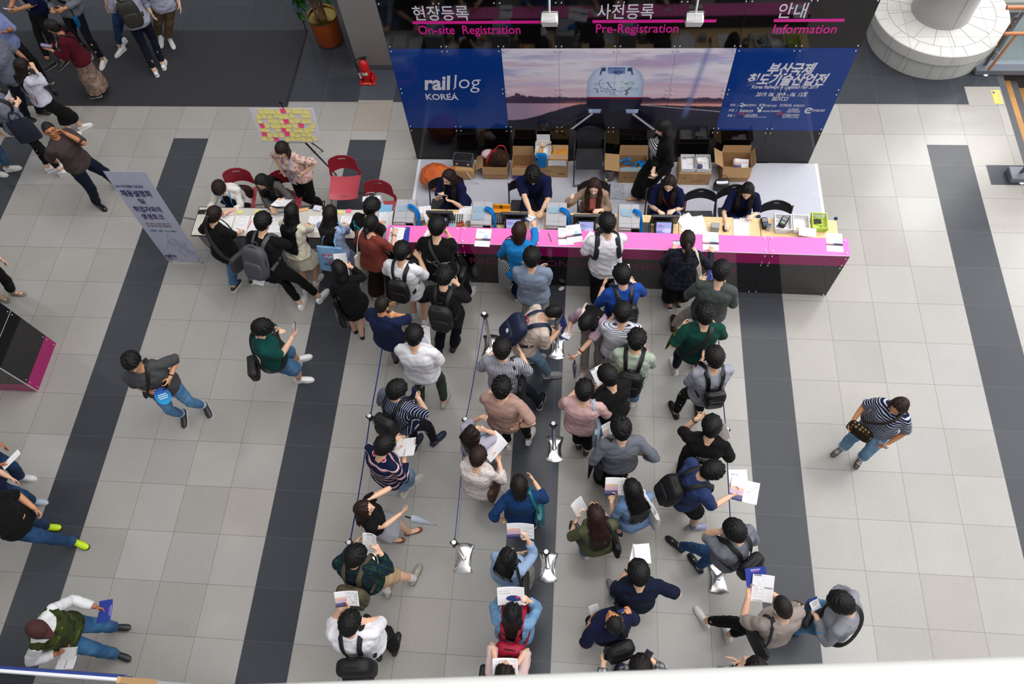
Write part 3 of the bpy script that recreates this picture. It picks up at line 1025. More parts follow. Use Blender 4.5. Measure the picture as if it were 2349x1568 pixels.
def build_counter():
 LW,n,dep,H,zs=6.012,6,0.262,0.99,0.745
 pw=LW/n
 root=empty('registration_counter',(0,0,0),'long registration counter with pink top and glossy black front','counter')
 root.matrix_world=mat4(CT)
 pink=flat('counter_pink','#f770bf',0.45)
 purple,q=newmat('acrylic_purple',0.06,0.45);q.col(lin('#9c1262'))
 black,q=newmat('counter_black',0.05,0.6);q.col(lin('#100f11'))
 edge=flat('edge_white','#efe6ea',0.4)
 metal=flat('bolt_metal','#d5d2d0',0.2,0.5,1.0)
 bm=MB();bm.lathe([(0.0,0.0),(0.011,0.0),(0.011,0.01),(0.009,0.018),(0.0,0.02)],10)
 bolt_up=bm.mesh('bolt',flat('bolt_white','#e9e4e6',0.35),60)
 bm.xf(FACE)
 bolt_me=bm.mesh('bolt',metal,60)
 for k in range(n):
  xa,xb=-LW+k*pw+0.0015,-LW+(k+1)*pw-0.0015
  xc,w=(xa+xb)/2,xb-xa
  mb=MB();mb.box((xc,dep/2,H-0.004),(w,dep,0.008),mi=0);mb.box((xc,0.001,H-0.006),(w,0.003,0.013),mi=1)
  p=mb.build('top_panel',[pink,edge],root,smooth=0)
  for x in(xa+0.045,xb-0.045):
   for y in(0.035,dep-0.035):
    link('bolt',bolt_up,p).location=(x,y,H)
  mb=MB();mb.box((xc,0.006,(H-0.012+zs)/2),(w,0.006,H-0.012-zs-0.002));p=mb.build('purple_panel',[purple],root,smooth=0)
  for x in(xa+0.045,xb-0.045):
   for z in(zs+0.035,H-0.055):
    link('bolt',bolt_me,p).location=(x,0.003,z)
  mb=MB();mb.box((xc,0.006,zs/2),(w,0.006,zs-0.002));p=mb.build('black_panel',[black],root,smooth=0)
  for x in(xa+0.045,xb-0.045):
   for z in(0.035,zs-0.03):
    link('bolt',bolt_me,p).location=(x,0.003,z)
 mb=MB();mb.box((-LW/2,dep-0.004,H/2-0.01),(LW,0.008,H-0.03),mi=0)
 for x in(-LW+0.004,-0.004):
  mb.box((x,dep/2+0.004,H/2-0.01),(0.008,dep-0.02,H-0.03),mi=0)
 mb.build('carcass',[flat('carcass_black','#1a191b',0.3)],root,smooth=0)
 text('lettering','REGISTRATON DESK & INFORMATION',0.215,flat('counter_letter','#7d1356',0.3),root,T4((-3.12,0.0022,0.575),FACE),0.0)['fit']=3.58
def build_carpet():
 m,n=newmat('booth_carpet',0.95,0.2)
 co=n.obj()
 n.col(n.mix(n.noise(co,55.0,4,0.7),lin('#a9aab6'),lin('#d3d4de')))
 n.bump(n.noise(co,200.0,2),0.003,0.5)
 mb=MB();mb.box((3.66,1.385,0.003),(6.16,2.03,0.006))
 o=mb.build('booth_carpet',[m],smooth=0)
 tag(o,'pale grey booth carpet on the floor behind the counter','carpet')
 tp=flat('tape_white','#eceaf2',0.5)
 for x in(0.605,6.715):
  mb=MB();mb.box((x,1.385,0.0075),(0.045,2.03,0.003));mb.build('edge_tape',[tp],o,smooth=0)
def build_desks():
 wood,n=newmat('desk_wood',0.45,0.4)
 co=n.obj();w=n.new('ShaderNodeTexWave',wave_type='BANDS',bands_direction='Y')
 n.put(w.inputs[0],co);w.inputs['Scale'].default_value=9;w.inputs['Distortion'].default_value=9;w.inputs['Detail'].default_value=3
 n.col(n.mix(n.math('MULTIPLY',w.outputs[0],0.5),lin('#ecd0a0'),lin('#d3a869')))
 leg=flat('desk_leg','#9a9a9c',0.3,0.5,0.8)
 kn=flat('knob_blue','#1f2f66',0.5)
 places=['left end, under the first badge printer','second from the left','under the tan-shirted woman at the counter','under the fourth badge printer','with loose forms spread on it','right end, carrying the baskets']
 xs=[(0.62,1.30),(1.30,2.34),(2.34,3.38),(3.38,4.50),(4.50,5.58),(5.58,6.585)]
 for k,(xa,xb)in enumerate(xs):
  yb=0.885-0.0139*(xa-1.0)
  yf=0.372-0.0139*(xa-0.6)+0.005
  o=empty('wooden_table',((xa+xb)/2,(yb+yf)/2+0.006,0.0062),'light wooden staff table behind the counter, '+places[k],'table','wooden staff tables',rad(-0.794))
  d,wd=yb-yf,xb-xa-0.006
  mb=MB();mb.box((0,0,0.727),(wd,d,0.026),bev=0.006);mb.build('tabletop',[wood],o)
  for sx in(-1,1):
   for sy in(-1,1):
    mb=MB();mb.tube([(sx*(wd/2-0.05),sy*(d/2-0.05),0.0),(sx*(wd/2-0.05),sy*(d/2-0.05),0.715)],0.014,8);mb.build('leg',[leg],o)
  if k>1:
   mb=MB();mb.tube([(wd/2-0.005,d/2+0.025,0.70),(wd/2-0.005,d/2+0.025,0.735)],0.010,8)
   for a in range(6):
    mb.ell((wd/2-0.005+0.017*math.cos(a),d/2+0.025+0.017*math.sin(a),0.74),(0.012,0.012,0.012),nu=6,nv=5)
   mb.build('joint_knob',[kn],o)
build_side_banner()
ON_WALL=build_backdrop()
build_flood_lamps(ON_WALL)
build_counter()
build_carpet()
build_desks()
# ------------------------------------------------------------------ people
def unit(v):
 v=np.asarray(v,float)
 return v/(np.linalg.norm(v)+1e-12)
def skin_mat(name,hexc):
 k='skin'+hexc
 if k in MATS:
  return MATS[k]
 m,n=newmat('skin',0.5,0.4)
 a=n.new('ShaderNodeAttribute');a.attribute_name='print'
 c=lin(hexc)
 t=n.mix(n.noise(n.obj(),14.0,3),tuple(x*0.9 for x in c[:3])+(1,),tuple(min(1,x*1.06)for x in c[:3])+(1,))
 v=n.new('ShaderNodeMix',data_type='RGBA',blend_type='MULTIPLY')
 v.inputs[0].default_value=1.0
 n.put(v.inputs[6],t);n.put(v.inputs[7],a.outputs['Color'])
 n.col(v.outputs[2])
 n.b.inputs['Subsurface Weight'].default_value=0.06
 n.b.inputs['Subsurface Radius'].default_value=(0.01,0.004,0.002)
 MATS[k]=m
 return m
def hair_mat(hexc):
 k='hair'+hexc
 if k in MATS:
  return MATS[k]
 m,n=newmat('hair',0.46,0.28)
 co=n.obj()
 mp=n.new('ShaderNodeMapping');n.put(mp.inputs[0],co);mp.inputs['Scale'].default_value=(1,1,0.16)
 f=n.noise(mp.outputs[0],150.0,3,0.7)
 c=lin(hexc)
 n.col(n.mix(f,tuple(x*0.45 for x in c[:3])+(1,),tuple(min(1,x*1.35+0.001)for x in c[:3])+(1,)))
 n.bump(f,0.006,0.7)
 MATS[k]=m
 return m
# every cloth and body surface is grown as overlapping closed tubes fused by a voxel remesh;
# the fused meshes are read back in one go once all the people exist
FUSE=[]
def fuse(mb,name,mats,parent,voxel,smooth,post=None):
 me=mb.mesh(name,[],smooth=0)
 o=link(name,me,parent)
 r=o.modifiers.new('fuse','REMESH')
 r.mode='VOXEL'
 r.voxel_size=voxel
 r.use_smooth_shade=True
 if smooth:
  s=o.modifiers.new('soften','SMOOTH')
  s.factor=0.5
  s.iterations=smooth
 FUSE.append((o,mats,post))
 return o
def finish_fused():
 dg=bpy.context.evaluated_depsgraph_get()
 dg.update()
 for o,mats,post in FUSE:
  ev=o.evaluated_get(dg)
  me=bpy.data.meshes.new_from_object(ev)
  me.name=o.name
  me.materials.clear()
  for m in mats:
   me.materials.append(m)
  if post:
   n=len(me.vertices)
   co=np.zeros(n*3,np.float32);me.vertices.foreach_get('co',co);co=co.reshape(-1,3)
   post(me,co)
  me.shade_smooth()
  o['_new']=1
  READY.append((o,me))
 for o,me in READY:
  old=o.data
  o.modifiers.clear()
  o.data=me
  bpy.data.meshes.remove(old)
  del o['_new']
READY=[]
def wrinkle(amp,seed,scale=1.0,dirn=(0.3,0.2,1.0)):
 r=np.random.RandomState(seed)
 def post(me,co):
  n=len(co)
  nr=np.zeros(n*3,np.float32);me.vertices.foreach_get('normal',nr);nr=nr.reshape(-1,3)
  d=np.zeros(n)
  for k in range(9):
   w=unit(r.normal(size=3)*(0.8,0.8,0.55)+np.array(dirn)*r.normal())
   fr=r.uniform(22,75)*scale
   q=co@w*fr+r.uniform(0,6.28)
   q2=co@unit(r.normal(size=3))*fr*0.45+r.uniform(0,6.28)
   d+=(np.abs(np.sin(q*0.5+0.8*np.sin(q2)))-0.6)*(0.5+0.5*np.sin(q2*1.3))*(30/fr)**0.6
  co2=co+nr*(d*amp/2.2)[:,None]
  me.vertices.foreach_set('co',co2.astype(np.float32).ravel())
  me.update()
 return post
def ik(a,t,l1,l2,hint):
 """elbow or knee position between a and t"""
 d=t-a
 L=np.linalg.norm(d)
 mx=(l1+l2)*0.995
 if L>mx:
  t=a+d/L*mx
  d=t-a;L=mx
 if L<abs(l1-l2)*1.05+0.02:
  L=abs(l1-l2)*1.05+0.02
  t=a+unit(d)*L;d=t-a
 x=(l1*l1-l2*l2+L*L)/(2*L)
 h=math.sqrt(max(l1*l1-x*x,0))
 n=unit(d)
 p=np.asarray(hint,float)-n*(np.asarray(hint,float)@n)
 return a+n*x+unit(p)*h,t
def head_r(D,female):
 """radius of the head in direction D (n,3), y is forward, origin mid skull"""
 x,y,z=D[:,0],D[:,1],D[:,2]
 w=0.073 if not female else 0.070
 zz=np.where(z>0,z/0.108,z/0.118)
 jaw=1-0.20*np.clip(-z,0,1)**1.3
 yb=np.where(y>0,y/0.092,y/0.098)
 r=1.0/np.sqrt((x/(w*jaw))**2+yb**2+zz**2)
 # back of the skull does not reach down to the chin
 r*=1-0.30*np.clip(-z-0.35,0,1)*np.clip(-y+0.35,0,1)
 g=lambda cx,cz,sx,sz:np.exp(-((x-cx)/sx)**2-((z-cz)/sz)**2)*(y>0)
 r+=0.021*g(0,-0.20,0.13,0.20)*(0.55+0.45*np.clip(-(z-0.05)*4,0,1))  # nose
 r+=0.010*g(0,-0.32,0.17,0.09)
 r-=0.008*(g(0.36,0.03,0.19,0.12)+g(-0.36,0.03,0.19,0.12))  # eye sockets
 r+=0.004*g(0,0.22,0.5,0.10)  # brow
 r+=0.006*g(0,-0.56,0.24,0.06)+0.004*g(0,-0.68,0.2,0.06)  # lips
 r+=0.008*g(0,-0.86,0.3,0.14)  # chin
 r+=0.004*(g(0.45,-0.28,0.2,0.2)+g(-0.45,-0.28,0.2,0.2))  # cheeks
 return r
def star(nu,nv):
 th=np.pi*(np.arange(nv)+0.5)/nv
 ph=2*np.pi*np.arange(nu)/nu
 TH,PH=np.meshgrid(th,ph,indexing='ij')
 D=np.stack([np.sin(TH)*np.cos(PH),np.sin(TH)*np.sin(PH),np.cos(TH)],2).reshape(-1,3)
 f=[(i*nu+j,(i+1)*nu+j,(i+1)*nu+(j+1)%nu,i*nu+(j+1)%nu)for i in range(nv-1)for j in range(nu)]
 f+=[tuple(range(nu)),tuple((nv-1)*nu+j for j in range(nu))[::-1]]
 return D,f
class Person:
 pass
POSES={  # palm targets in the chest frame, x outwards, y forward, z from the shoulder line; palm facing
'down':((0.24,0.03,-0.60),'in'),'relax':((0.25,0.12,-0.56),'in'),'swing':((0.25,0.22,-0.50),'in'),'back':((0.26,-0.16,-0.54),'in'),'read':((0.09,0.33,-0.22),'up'),'readlow':((0.09,0.34,-0.33),'up'),'phone':((0.04,0.32,-0.16),'up'),'high':((0.13,0.30,-0.04),'up'),'bent':((0.17,0.30,-0.32),'in'),'write':((0.10,0.46,-0.36),'dn'),'rest':((0.20,0.40,-0.38),'dn'),'hip':((0.27,0.06,-0.42),'in'),'chin':((0.06,0.17,0.03),'in'),'cross':((-0.06,0.22,-0.30),'in'),'pocket':((0.22,0.10,-0.50),'in'),'strap':((0.13,0.17,-0.12),'in'),'face':((0.05,0.19,0.10),'in'),'lap':((0.12,0.34,-0.45),'dn'),}
def hand_mesh(mb,w,d,n,s,k,curl,g=1.0):
 """w wrist, d along the fingers, n palm normal, s towards the thumb"""
 P=lambda a,b,c:w+d*a*k+s*b*k+n*c*k
 mb.tube([P(-0.02,0,0),P(0.01,0,0),P(0.045,0.002,0),P(0.085,0.0,0),P(0.098,0,0)],np.array([(0.026,0.020),(0.029,0.018),(0.038,0.016),(0.041,0.014),(0.036,0.011)])*k,12,up=n)
 for i,(b,L,fan)in enumerate(((0.031,0.072,0.15),(0.0105,0.081,0.04),(-0.0105,0.075,-0.06),(-0.031,0.060,-0.18))):
  c=curl*(0.85+0.13*i)
  p=P(0.088-0.004*abs(i-1),b,0.0)
  e=unit(d+s*fan)
  pts,a=[p-e*0.012*k],0.0
  pts.append(p)
  for fr,da in((0.46,0.55),(0.30,0.9),(0.24,0.7)):
   a+=c*da
   p=p+(e*math.cos(a)+n*math.sin(a))*L*fr*k
   pts.append(p)
  mb.tube(pts,np.array([0.0095,0.0095,0.009,0.0082,0.0062])*k*g,7)
  mb.ell(pts[-1],0.0065*k*g,nu=7,nv=5)
 p=P(0.022,0.028,0.004)
 e=unit(d*0.62+s*0.70+n*0.30)
 e2=unit(d*0.88+s*0.22+n*(0.30+0.4*curl))
 q=p+e*0.044*k
 r_=q+e2*0.032*k
 mb.tube([p-e*0.015,p,q,r_],np.array([0.013,0.0135,0.0105,0.008])*k*g,7)
 mb.ell(r_,0.008*k*g,nu=7,nv=5)
def make_person(label,head,face=0,H=1.70,sex='m',lean=3,side=0,twist=0,pit=18,hyaw=0,hroll=0,arms=('down','down'),feet=None,stance=0.0,spread=0.10,sit=0,skin='#e2b597',hair=('short','#0c0a0a'),top=None,bottom=None,shoes='#e8e6e4',sole='#f0f0ee',build=1.0,seed=1,extra=(),group=None,wide=1.0,zoff=0.0,sock=None,curl=None,res=0.0082,front=None):
 """head: pixel of the head centre in the photograph; face: compass bearing (0 away from the camera, 90 to the right)"""
 p=Person()
 u=H/1.72
 fem=sex=='f'
 rs=random.Random(seed*77+5)
 z0=zoff
 # ---------------- joints in local coordinates (faces +y)
 hip_z=(0.525*H)if not sit else sit
 hip_y=0.0
 leanr=rad(lean)
 Rp=Rx(-leanr*(0.45 if not sit else 0.25))
 Rc=Rz(-rad(twist))@Rx(-leanr)@Ry(rad(side))
 Rm=Rz(-rad(twist)*0.5)@Rx(-leanr*0.75)@Ry(rad(side)*0.6)
 pel=np.array([0,hip_y-0.10*math.sin(leanr)*(0 if sit else 1),hip_z])
 waist=pel+Rp@np.array([0,0,0.10*u])
 mid=waist+Rm@np.array([0,0,0.15*u])
 S=mid+Rc@np.array([0,0.0,0.245*u])
 nb=S+Rc@np.array([0,-0.005,0.035])*u
 Rh=Rz(-rad(twist*0.7+hyaw))@Rx(-rad(pit))@Ry(rad(hroll))
 nt=nb+unit(Rc[:,2]*0.55+Rh[:,2]*0.45)*0.065*u
 hk=1.07*u*(0.99 if fem else 1.0)
 hc=nt+Rh@np.array([0,0.022,0.078])*hk
 # ---------------- place the person: the head centre sits on the sight line at its own height
 hw=at(head[0],head[1],hc[2]+z0)
 Rw=Rz(-rad(face))
 base=np.array([hw[0],hw[1],z0])-Rw@np.array([hc[0],hc[1],0])
 base[2]=z0
 W=T4(base,Rw)
 p.W,p.base=W,base
 loc=lambda q:Rw.T@(np.asarray(q,float)-base)
 def px(q):  # ('px', x, y, z) pixel at a height, or a local point
  return loc(at(q[1],q[2],q[3]))if q[0]=='px' else np.asarray(q,float)
  # ---------------- legs
 hipj={}
 leg={}
 tl,sl=0.245*H*(1.0),0.245*H
 for sg,nm in((-1,'L'),(1,'R')):
  hj=pel+Rp@np.array([sg*0.088*u,0,-0.02])
  fdir=np.array([sg*0.16,1.0,0])
  if feet and feet[0 if sg<0 else 1]is not None:
   f=feet[0 if sg<0 else 1]
   a=px(('px',f[0],f[1],z0+0.07))if len(f)<4 else np.array(f[:3],float)
   a[2]=0.085*u
   if len(f)==3:
    fdir=np.array([math.sin(rad(f[2]-face)),math.cos(rad(f[2]-face)),0])
  elif sit:
   a=np.array([sg*0.12,0.40,0.085*u])
  else:
   a=np.array([sg*spread,0.02+stance*sg,0.085*u])
  kn,a=ik(hj,a,tl,sl,np.array([sg*0.12,1.0,0.15 if sit else 0.0]))
  if a[2]<0.06:
   a[2]=0.06
  leg[nm]=(hj,kn,a,unit(fdir))
 p.leg=leg
 # ---------------- arms
 arm={}
 sw=(0.183 if not fem else 0.162)*u*build**0.5
 ul,fl=0.282*u,0.248*u
 for i,(sg,nm)in enumerate(((-1,'L'),(1,'R'))):
  sh=S+Rc@np.array([sg*sw,0.0,-0.034*u])
  ps=arms[i]
  hint=Rc@np.array([sg*0.55,-0.45,-0.75])
  if isinstance(ps,str):
   off,pal=POSES[ps]
   t=S+Rc@(np.array([sg*off[0],off[1],off[2]])*u)
   if ps=='hip':
    hint=Rc@np.array([sg*1.0,-0.5,-0.1])
  else:
   pal=ps[-1]
   t=px(ps[:4])if ps[0]=='px' else S+Rc@(np.array([sg*ps[0],ps[1],ps[2]])*u)
   if ps[0]=='px':
    t=t.copy();t[2]-=z0
  if(t-S)@Rc[:,2]>-0.14*u:
   hint=Rc@np.array([sg*0.45,0.15,-1.0])
  tw=t-unit(t-sh)*0.055
  el,wr=ik(sh,tw,ul,fl,hint)
  d=unit(wr-el)
  medial=-sg*Rc[:,0]
  nn={'in':medial,'up':unit(np.array([0,-0.25,1.0])+0.35*medial),'dn':np.array([0,0,-1.0])}[pal]
  d2=d
  if pal in('up','dn'):
   d2=unit(d+(0.35*medial if pal=='up' else np.array([0,0,0.0]))-np.array([0,0,0.5*d[2]]))
  n=unit(nn-d2*(nn@d2))
  s=np.cross(d2,n)*sg
  arm[nm]=(sh,el,wr,d2,n,unit(s))
 p.arm=arm
 # ---------------- body
 kb=build
 af=(0.86 if fem else 1.0)*kb**0.6
 tor=([(-0.085,.105,.085,-.01),(-.02,.170,.122,-.012),(.05,.163,.115,-.005),(.13,.137,.098,0),(.20,.128,.096,.002),(.30,.143,.108,.006),(.39,.150,.106,.0),(.455,.140,.088,-.006),(.495,.100,.066,-.008),(.525,.056,.055,-.006)]if fem else[(-0.085,.110,.088,-.01),(-.02,.165,.118,-.008),(.05,.160,.114,-.002),(.13,.152,.108,0),(.20,.150,.107,.002),(.30,.163,.116,.004),(.39,.172,.116,.0),(.455,.160,.094,-.006),(.50,.115,.070,-.008),(.53,.062,.060,-.006)])
 def spine(h):
  h=h*u
  if h<0.10*u:
   return pel,Rp,h
  if h<0.25*u:
   return waist,Rm,h-0.10*u
  return mid,Rc,h-0.25*u
 A16=np.arange(20)*2*np.pi/20
 def ring(h,rx,ry,yo,e=0.0,sq=0.0):
  o,R,z=spine(h)
  c,s=np.cos(A16),np.sin(A16)
  k=1/(np.abs(c)**2.6+np.abs(s)**2.6)**(1/2.6)
  q=np.stack([(rx*u*kb+e)*c*k,yo*u+(ry*u*kb+e)*s*k,np.full(20,z)],1)
  return o+q@R.T
 p.ring=ring
 p.tor=tor
 def torso(mb,e,h0,h1,flare=0.0,etop=None):
  hs=np.array([t[0]for t in tor])
  zs=sorted([h for h in hs if h0<h<h1]+[h0,h1])
  rr=[]
  for h in zs:
   hh=max(h,-0.06)
   v=[np.interp(hh,hs,[t[i]for t in tor])for i in(1,2,3)]
   ee=e+flare*max(0,(0.12-h))if h<0.12 else e
   if etop is not None and h>0.44:
    ee=e+(etop-e)*(h-0.44)/(h1-0.44)
   rr.append(ring(h,v[0],v[1],v[2],ee))
  mb.loft(rr)
 p.torso=torso
 def limb(mb,pts,rr,n=12):
  mb.tube(pts,rr,n)
  mb.ell(pts[0],rr[0]*0.98,nu=10,nv=7);mb.ell(pts[-1],rr[-1]*0.98,nu=10,nv=7)
 lerp=lambda a,b,t:a+(b-a)*t
 body=MB()
 torso(body,0.0,-0.085,0.53)
 if fem:
  for sg in(-1,1):
   body.ell(mid+Rc@np.array([sg*0.065,0.085,0.085])*u,(0.058*u,0.05*u,0.058*u),Rc)
 body.tube([nb-Rc[:,2]*0.03,nb+(nt-nb)*0.4,nt,nt+Rh[:,2]*0.05],np.array([.068,.056,.053,.052])*(0.86 if fem else 1)*u,12)
 AR=np.array([.050,.047,.042,.038,.041,.036,.0275])*af*u
 for nm in 'LR':
  sh,el,wr,d,n,s=arm[nm]
  limb(body,[sh,lerp(sh,el,.35),lerp(sh,el,.75),el,lerp(el,wr,.25),lerp(el,wr,.6),wr],AR)
  body.ell(sh,np.array([.054,.054,.054])*af*u,nu=10,nv=7)
  body.tube([nb-Rc[:,2]*0.02,S+Rc@np.array([(-1 if nm=='L' else 1)*sw*0.55,-0.01,-0.008]),sh],np.array([.058,.055,.048])*u,10)
  pal=arms[0 if nm=='L' else 1]
  cu=curl if curl is not None else(0.95 if(isinstance(pal,str)and pal in('read','readlow','phone','write','high','strap'))or not isinstance(pal,str)else 0.4)
  hand_mesh(body,wr,d,n,s,u*(0.92 if fem else 1.0),cu)
  hj,kn,an,fd=leg[nm]
  LRr=np.array([.088,.078,.062,.053,.056,.050,.037])*(0.95 if fem else 1.0)*kb**0.5*u
  limb(body,[hj,lerp(hj,kn,.4),lerp(hj,kn,.8),kn,lerp(kn,an,.3),lerp(kn,an,.6),an],LRr)
  h=np.array([an[0],an[1],0.035])
  kf=0.9 if fem else 1.0
  body.tube([h-fd*0.045,h,h+fd*0.06*kf,h+fd*0.12*kf,h+fd*0.145*kf],np.array([(.026,.028),(.032,.034),(.034,.025),(.032,.014),(.016,.009)])*u,10,up=(0,0,1))
 D,F=star(40,30)
 r=head_r(D,fem)*hk
 body.add((D*r[:,None])@Rh.T+hc,F)
 for sg in(-1,1):
  body.ell(hc+Rh@np.array([sg*0.073,-0.012,-0.012])*hk,np.array([0.011,0.020,0.032])*hk,Rh@Ry(sg*0.12)@Rz(-sg*0.35),nu=9,nv=7)
 sm=skin_mat('skin',skin)
 lipc=(0.80,0.50,0.50)if fem else(0.86,0.68,0.66)
 def paint(me,co):
  q=(co-hc)@Rh/hk
  rr_=np.linalg.norm(q,axis=1)
  dd=q/(rr_[:,None]+1e-9)
  on=(rr_<0.16)&(dd[:,1]>0.25)
  x,z=dd[:,0],dd[:,2]
  c=np.ones((len(co),4),np.float32)
  g=lambda cx,cz,sx,sz:np.exp(-((x-cx)/sx)**2-((z-cz)/sz)**2)*on
  for sg in(-1,1):
   m=np.clip(g(sg*0.36,0.02,0.14,0.05)*2.6,0,1)[:,None]
   c[:,:3]=c[:,:3]*(1-m)+np.array([0.10,0.07,0.06])*m
   m=np.clip(g(sg*0.36,0.19,0.18,0.045)*2.2,0,1)[:,None]
   c[:,:3]=c[:,:3]*(1-m)+np.array([0.16,0.12,0.10])*m
  m=np.clip(g(0,-0.60,0.22,0.075)*1.2,0,1)[:,None]
  c[:,:3]=c[:,:3]*(1-m)+np.array(lipc)*m
  a=me.color_attributes.new('print','FLOAT_COLOR','POINT')
  a.data.foreach_set('color',c.ravel())
 o=fuse(body,'person',[sm],None,res,2,paint)
 o.matrix_world=mat4(W)
 tag(o,label,'person',group)
 p.o=o
 p.u,p.S,p.Rc,p.Rh,p.hc,p.hk,p.mid,p.pel,p.Rp,p.waist,p.Rm,p.nb=u,S,Rc,Rh,hc,hk,mid,pel,Rp,waist,Rm,nb
 p.fem,p.kb,p.sw,p.seed=fem,kb,sw,seed
 p.front=front if front is not None else(120<=face<=262)
 # ---------------- hair
 if hair:
  make_hair(p,hair)
  # ---------------- clothes
 if bottom:
  make_bottom(p,bottom,AR)
 if top:
  make_top(p,top,AR,lerp)
 if shoes:
  make_shoes(p,shoes,sole,sock)
 for e in extra:
  e(p)
 return p
def make_top(p,top,AR,lerp):
 """top: dict(m=material, sleeve=0..1.95, loose, hem, kind)"""
 u,arm=p.u,p.arm
 e=top.get('loose',0.016)
 hem=top.get('hem',-0.075)
 sl=top.get('sleeve',0.75)
 es=top.get('es',0.016 if sl>1 else 0.024)
 mb=MB()
 p.torso(mb,e,hem,0.512,top.get('flare',0.10),0.012)
 p.shirt_e=e
 if p.fem:
  for sg in(-1,1):
   mb.ell(p.mid+p.Rc@np.array([sg*0.065,0.085,0.085])*u,np.array([0.058,0.05,0.058])*u+e*0.8,p.Rc)
 for nm in 'LR':
  sh,el,wr,d,n,s=arm[nm]
  sg=-1 if nm=='L' else 1
  mb.tube([p.S+p.Rc@np.array([sg*0.03,-0.012,0.004]),p.S+p.Rc@np.array([sg*p.sw*0.55,-0.010,-0.008]),sh],np.array([.064,.058,.050])*u+np.array([0.002,0.008,0.011]),12)
  mb.ell(sh,.054*u*p.kb**0.3*(0.9 if p.fem else 1)+0.011,nu=12,nv=8)
  P=[sh,lerp(sh,el,.35),lerp(sh,el,.75),el,lerp(el,wr,.25),lerp(el,wr,.6),wr]
  ts=[0,.35,.75,1.0,1.25,1.6,2.0]
  pts,rr=[],[]
  for k in range(7):
   if ts[k]<=sl:
    pts.append(P[k]);rr.append(AR[k]+es*(0.7+0.5*min(1,ts[k])))
  if ts[len(pts)-1]<sl and len(pts)<7:
   k=len(pts)
   t=(sl-ts[k-1])/(ts[k]-ts[k-1])
   pts.append(lerp(P[k-1],P[k],t));rr.append(AR[k-1]+(AR[k]-AR[k-1])*t+es*1.25)
  if len(pts)>1:
   mb.tube(pts,rr,14)
 mb.tube([p.S-p.Rc[:,2]*0.07*u,p.S-p.Rc[:,2]*0.02*u,p.nb+p.Rc@np.array([0,-0.004,-0.012])*u],np.array([(.135,.088),(.108,.082),(.076,.072)])*u+0.004,16,up=p.Rc[:,1])
 if top.get('collar'):
  a=np.arange(14)*2*np.pi/14
  c0=p.nb+p.Rc@np.array([0,0.0,-0.03])
  ring=c0+np.stack([0.074*u*np.cos(a),0.070*u*np.sin(a)+0.004,0.012-0.028*np.sin(a)],1)@p.Rc.T
  mb.tube(ring,(0.012,0.020),8,loop=True)
 if top.get('hood'):
  mb.ell(p.nb+p.Rc@np.array([0,-0.075,-0.03]),(0.10,0.06,0.05),p.Rc)
 o=fuse(mb,top.get('name','shirt'),[top['m']],p.o,0.0125,4,wrinkle(top.get('wr',0.017),p.seed+3))
 p.shirt=o
 if top.get('open'):  # shirt or cardigan worn open over another top: a panel down the front
  mb=MB()
  hs=np.linspace(0.06,0.50,9)
  w=top.get('openw',0.5)
  rows=[]
  for h in hs:
   hv=[np.interp(h,[t[0]for t in p.tor],[t[i]for t in p.tor])for i in(1,2,3)]
   r=p.ring(h,hv[0],hv[1],hv[2]+(0.018 if p.fem and 0.25<h<0.42 else 0),e+0.010+(0.022 if p.fem and 0.27<h<0.40 else 0))
   idx=[3,4,5,6,7]
   rows.append(np.array([r[i]for i in idx])if h<0.42 else np.array([r[i]for i in(4,4,5,6,6)]))
  c=np.array(rows)
  f=[]
  n=5
  v=np.concatenate([c.reshape(-1,3),(c-0.012*p.Rc[:,1]).reshape(-1,3)])
  off=len(hs)*n
  for i in range(len(hs)-1):
   for j in range(n-1):
    q=(i*n+j,i*n+j+1,(i+1)*n+j+1,(i+1)*n+j)
    f+=[q,tuple(k+off for k in q[::-1])]
  mb.add(v,f)
  mb.build('undershirt',[top['open']],p.o,180)
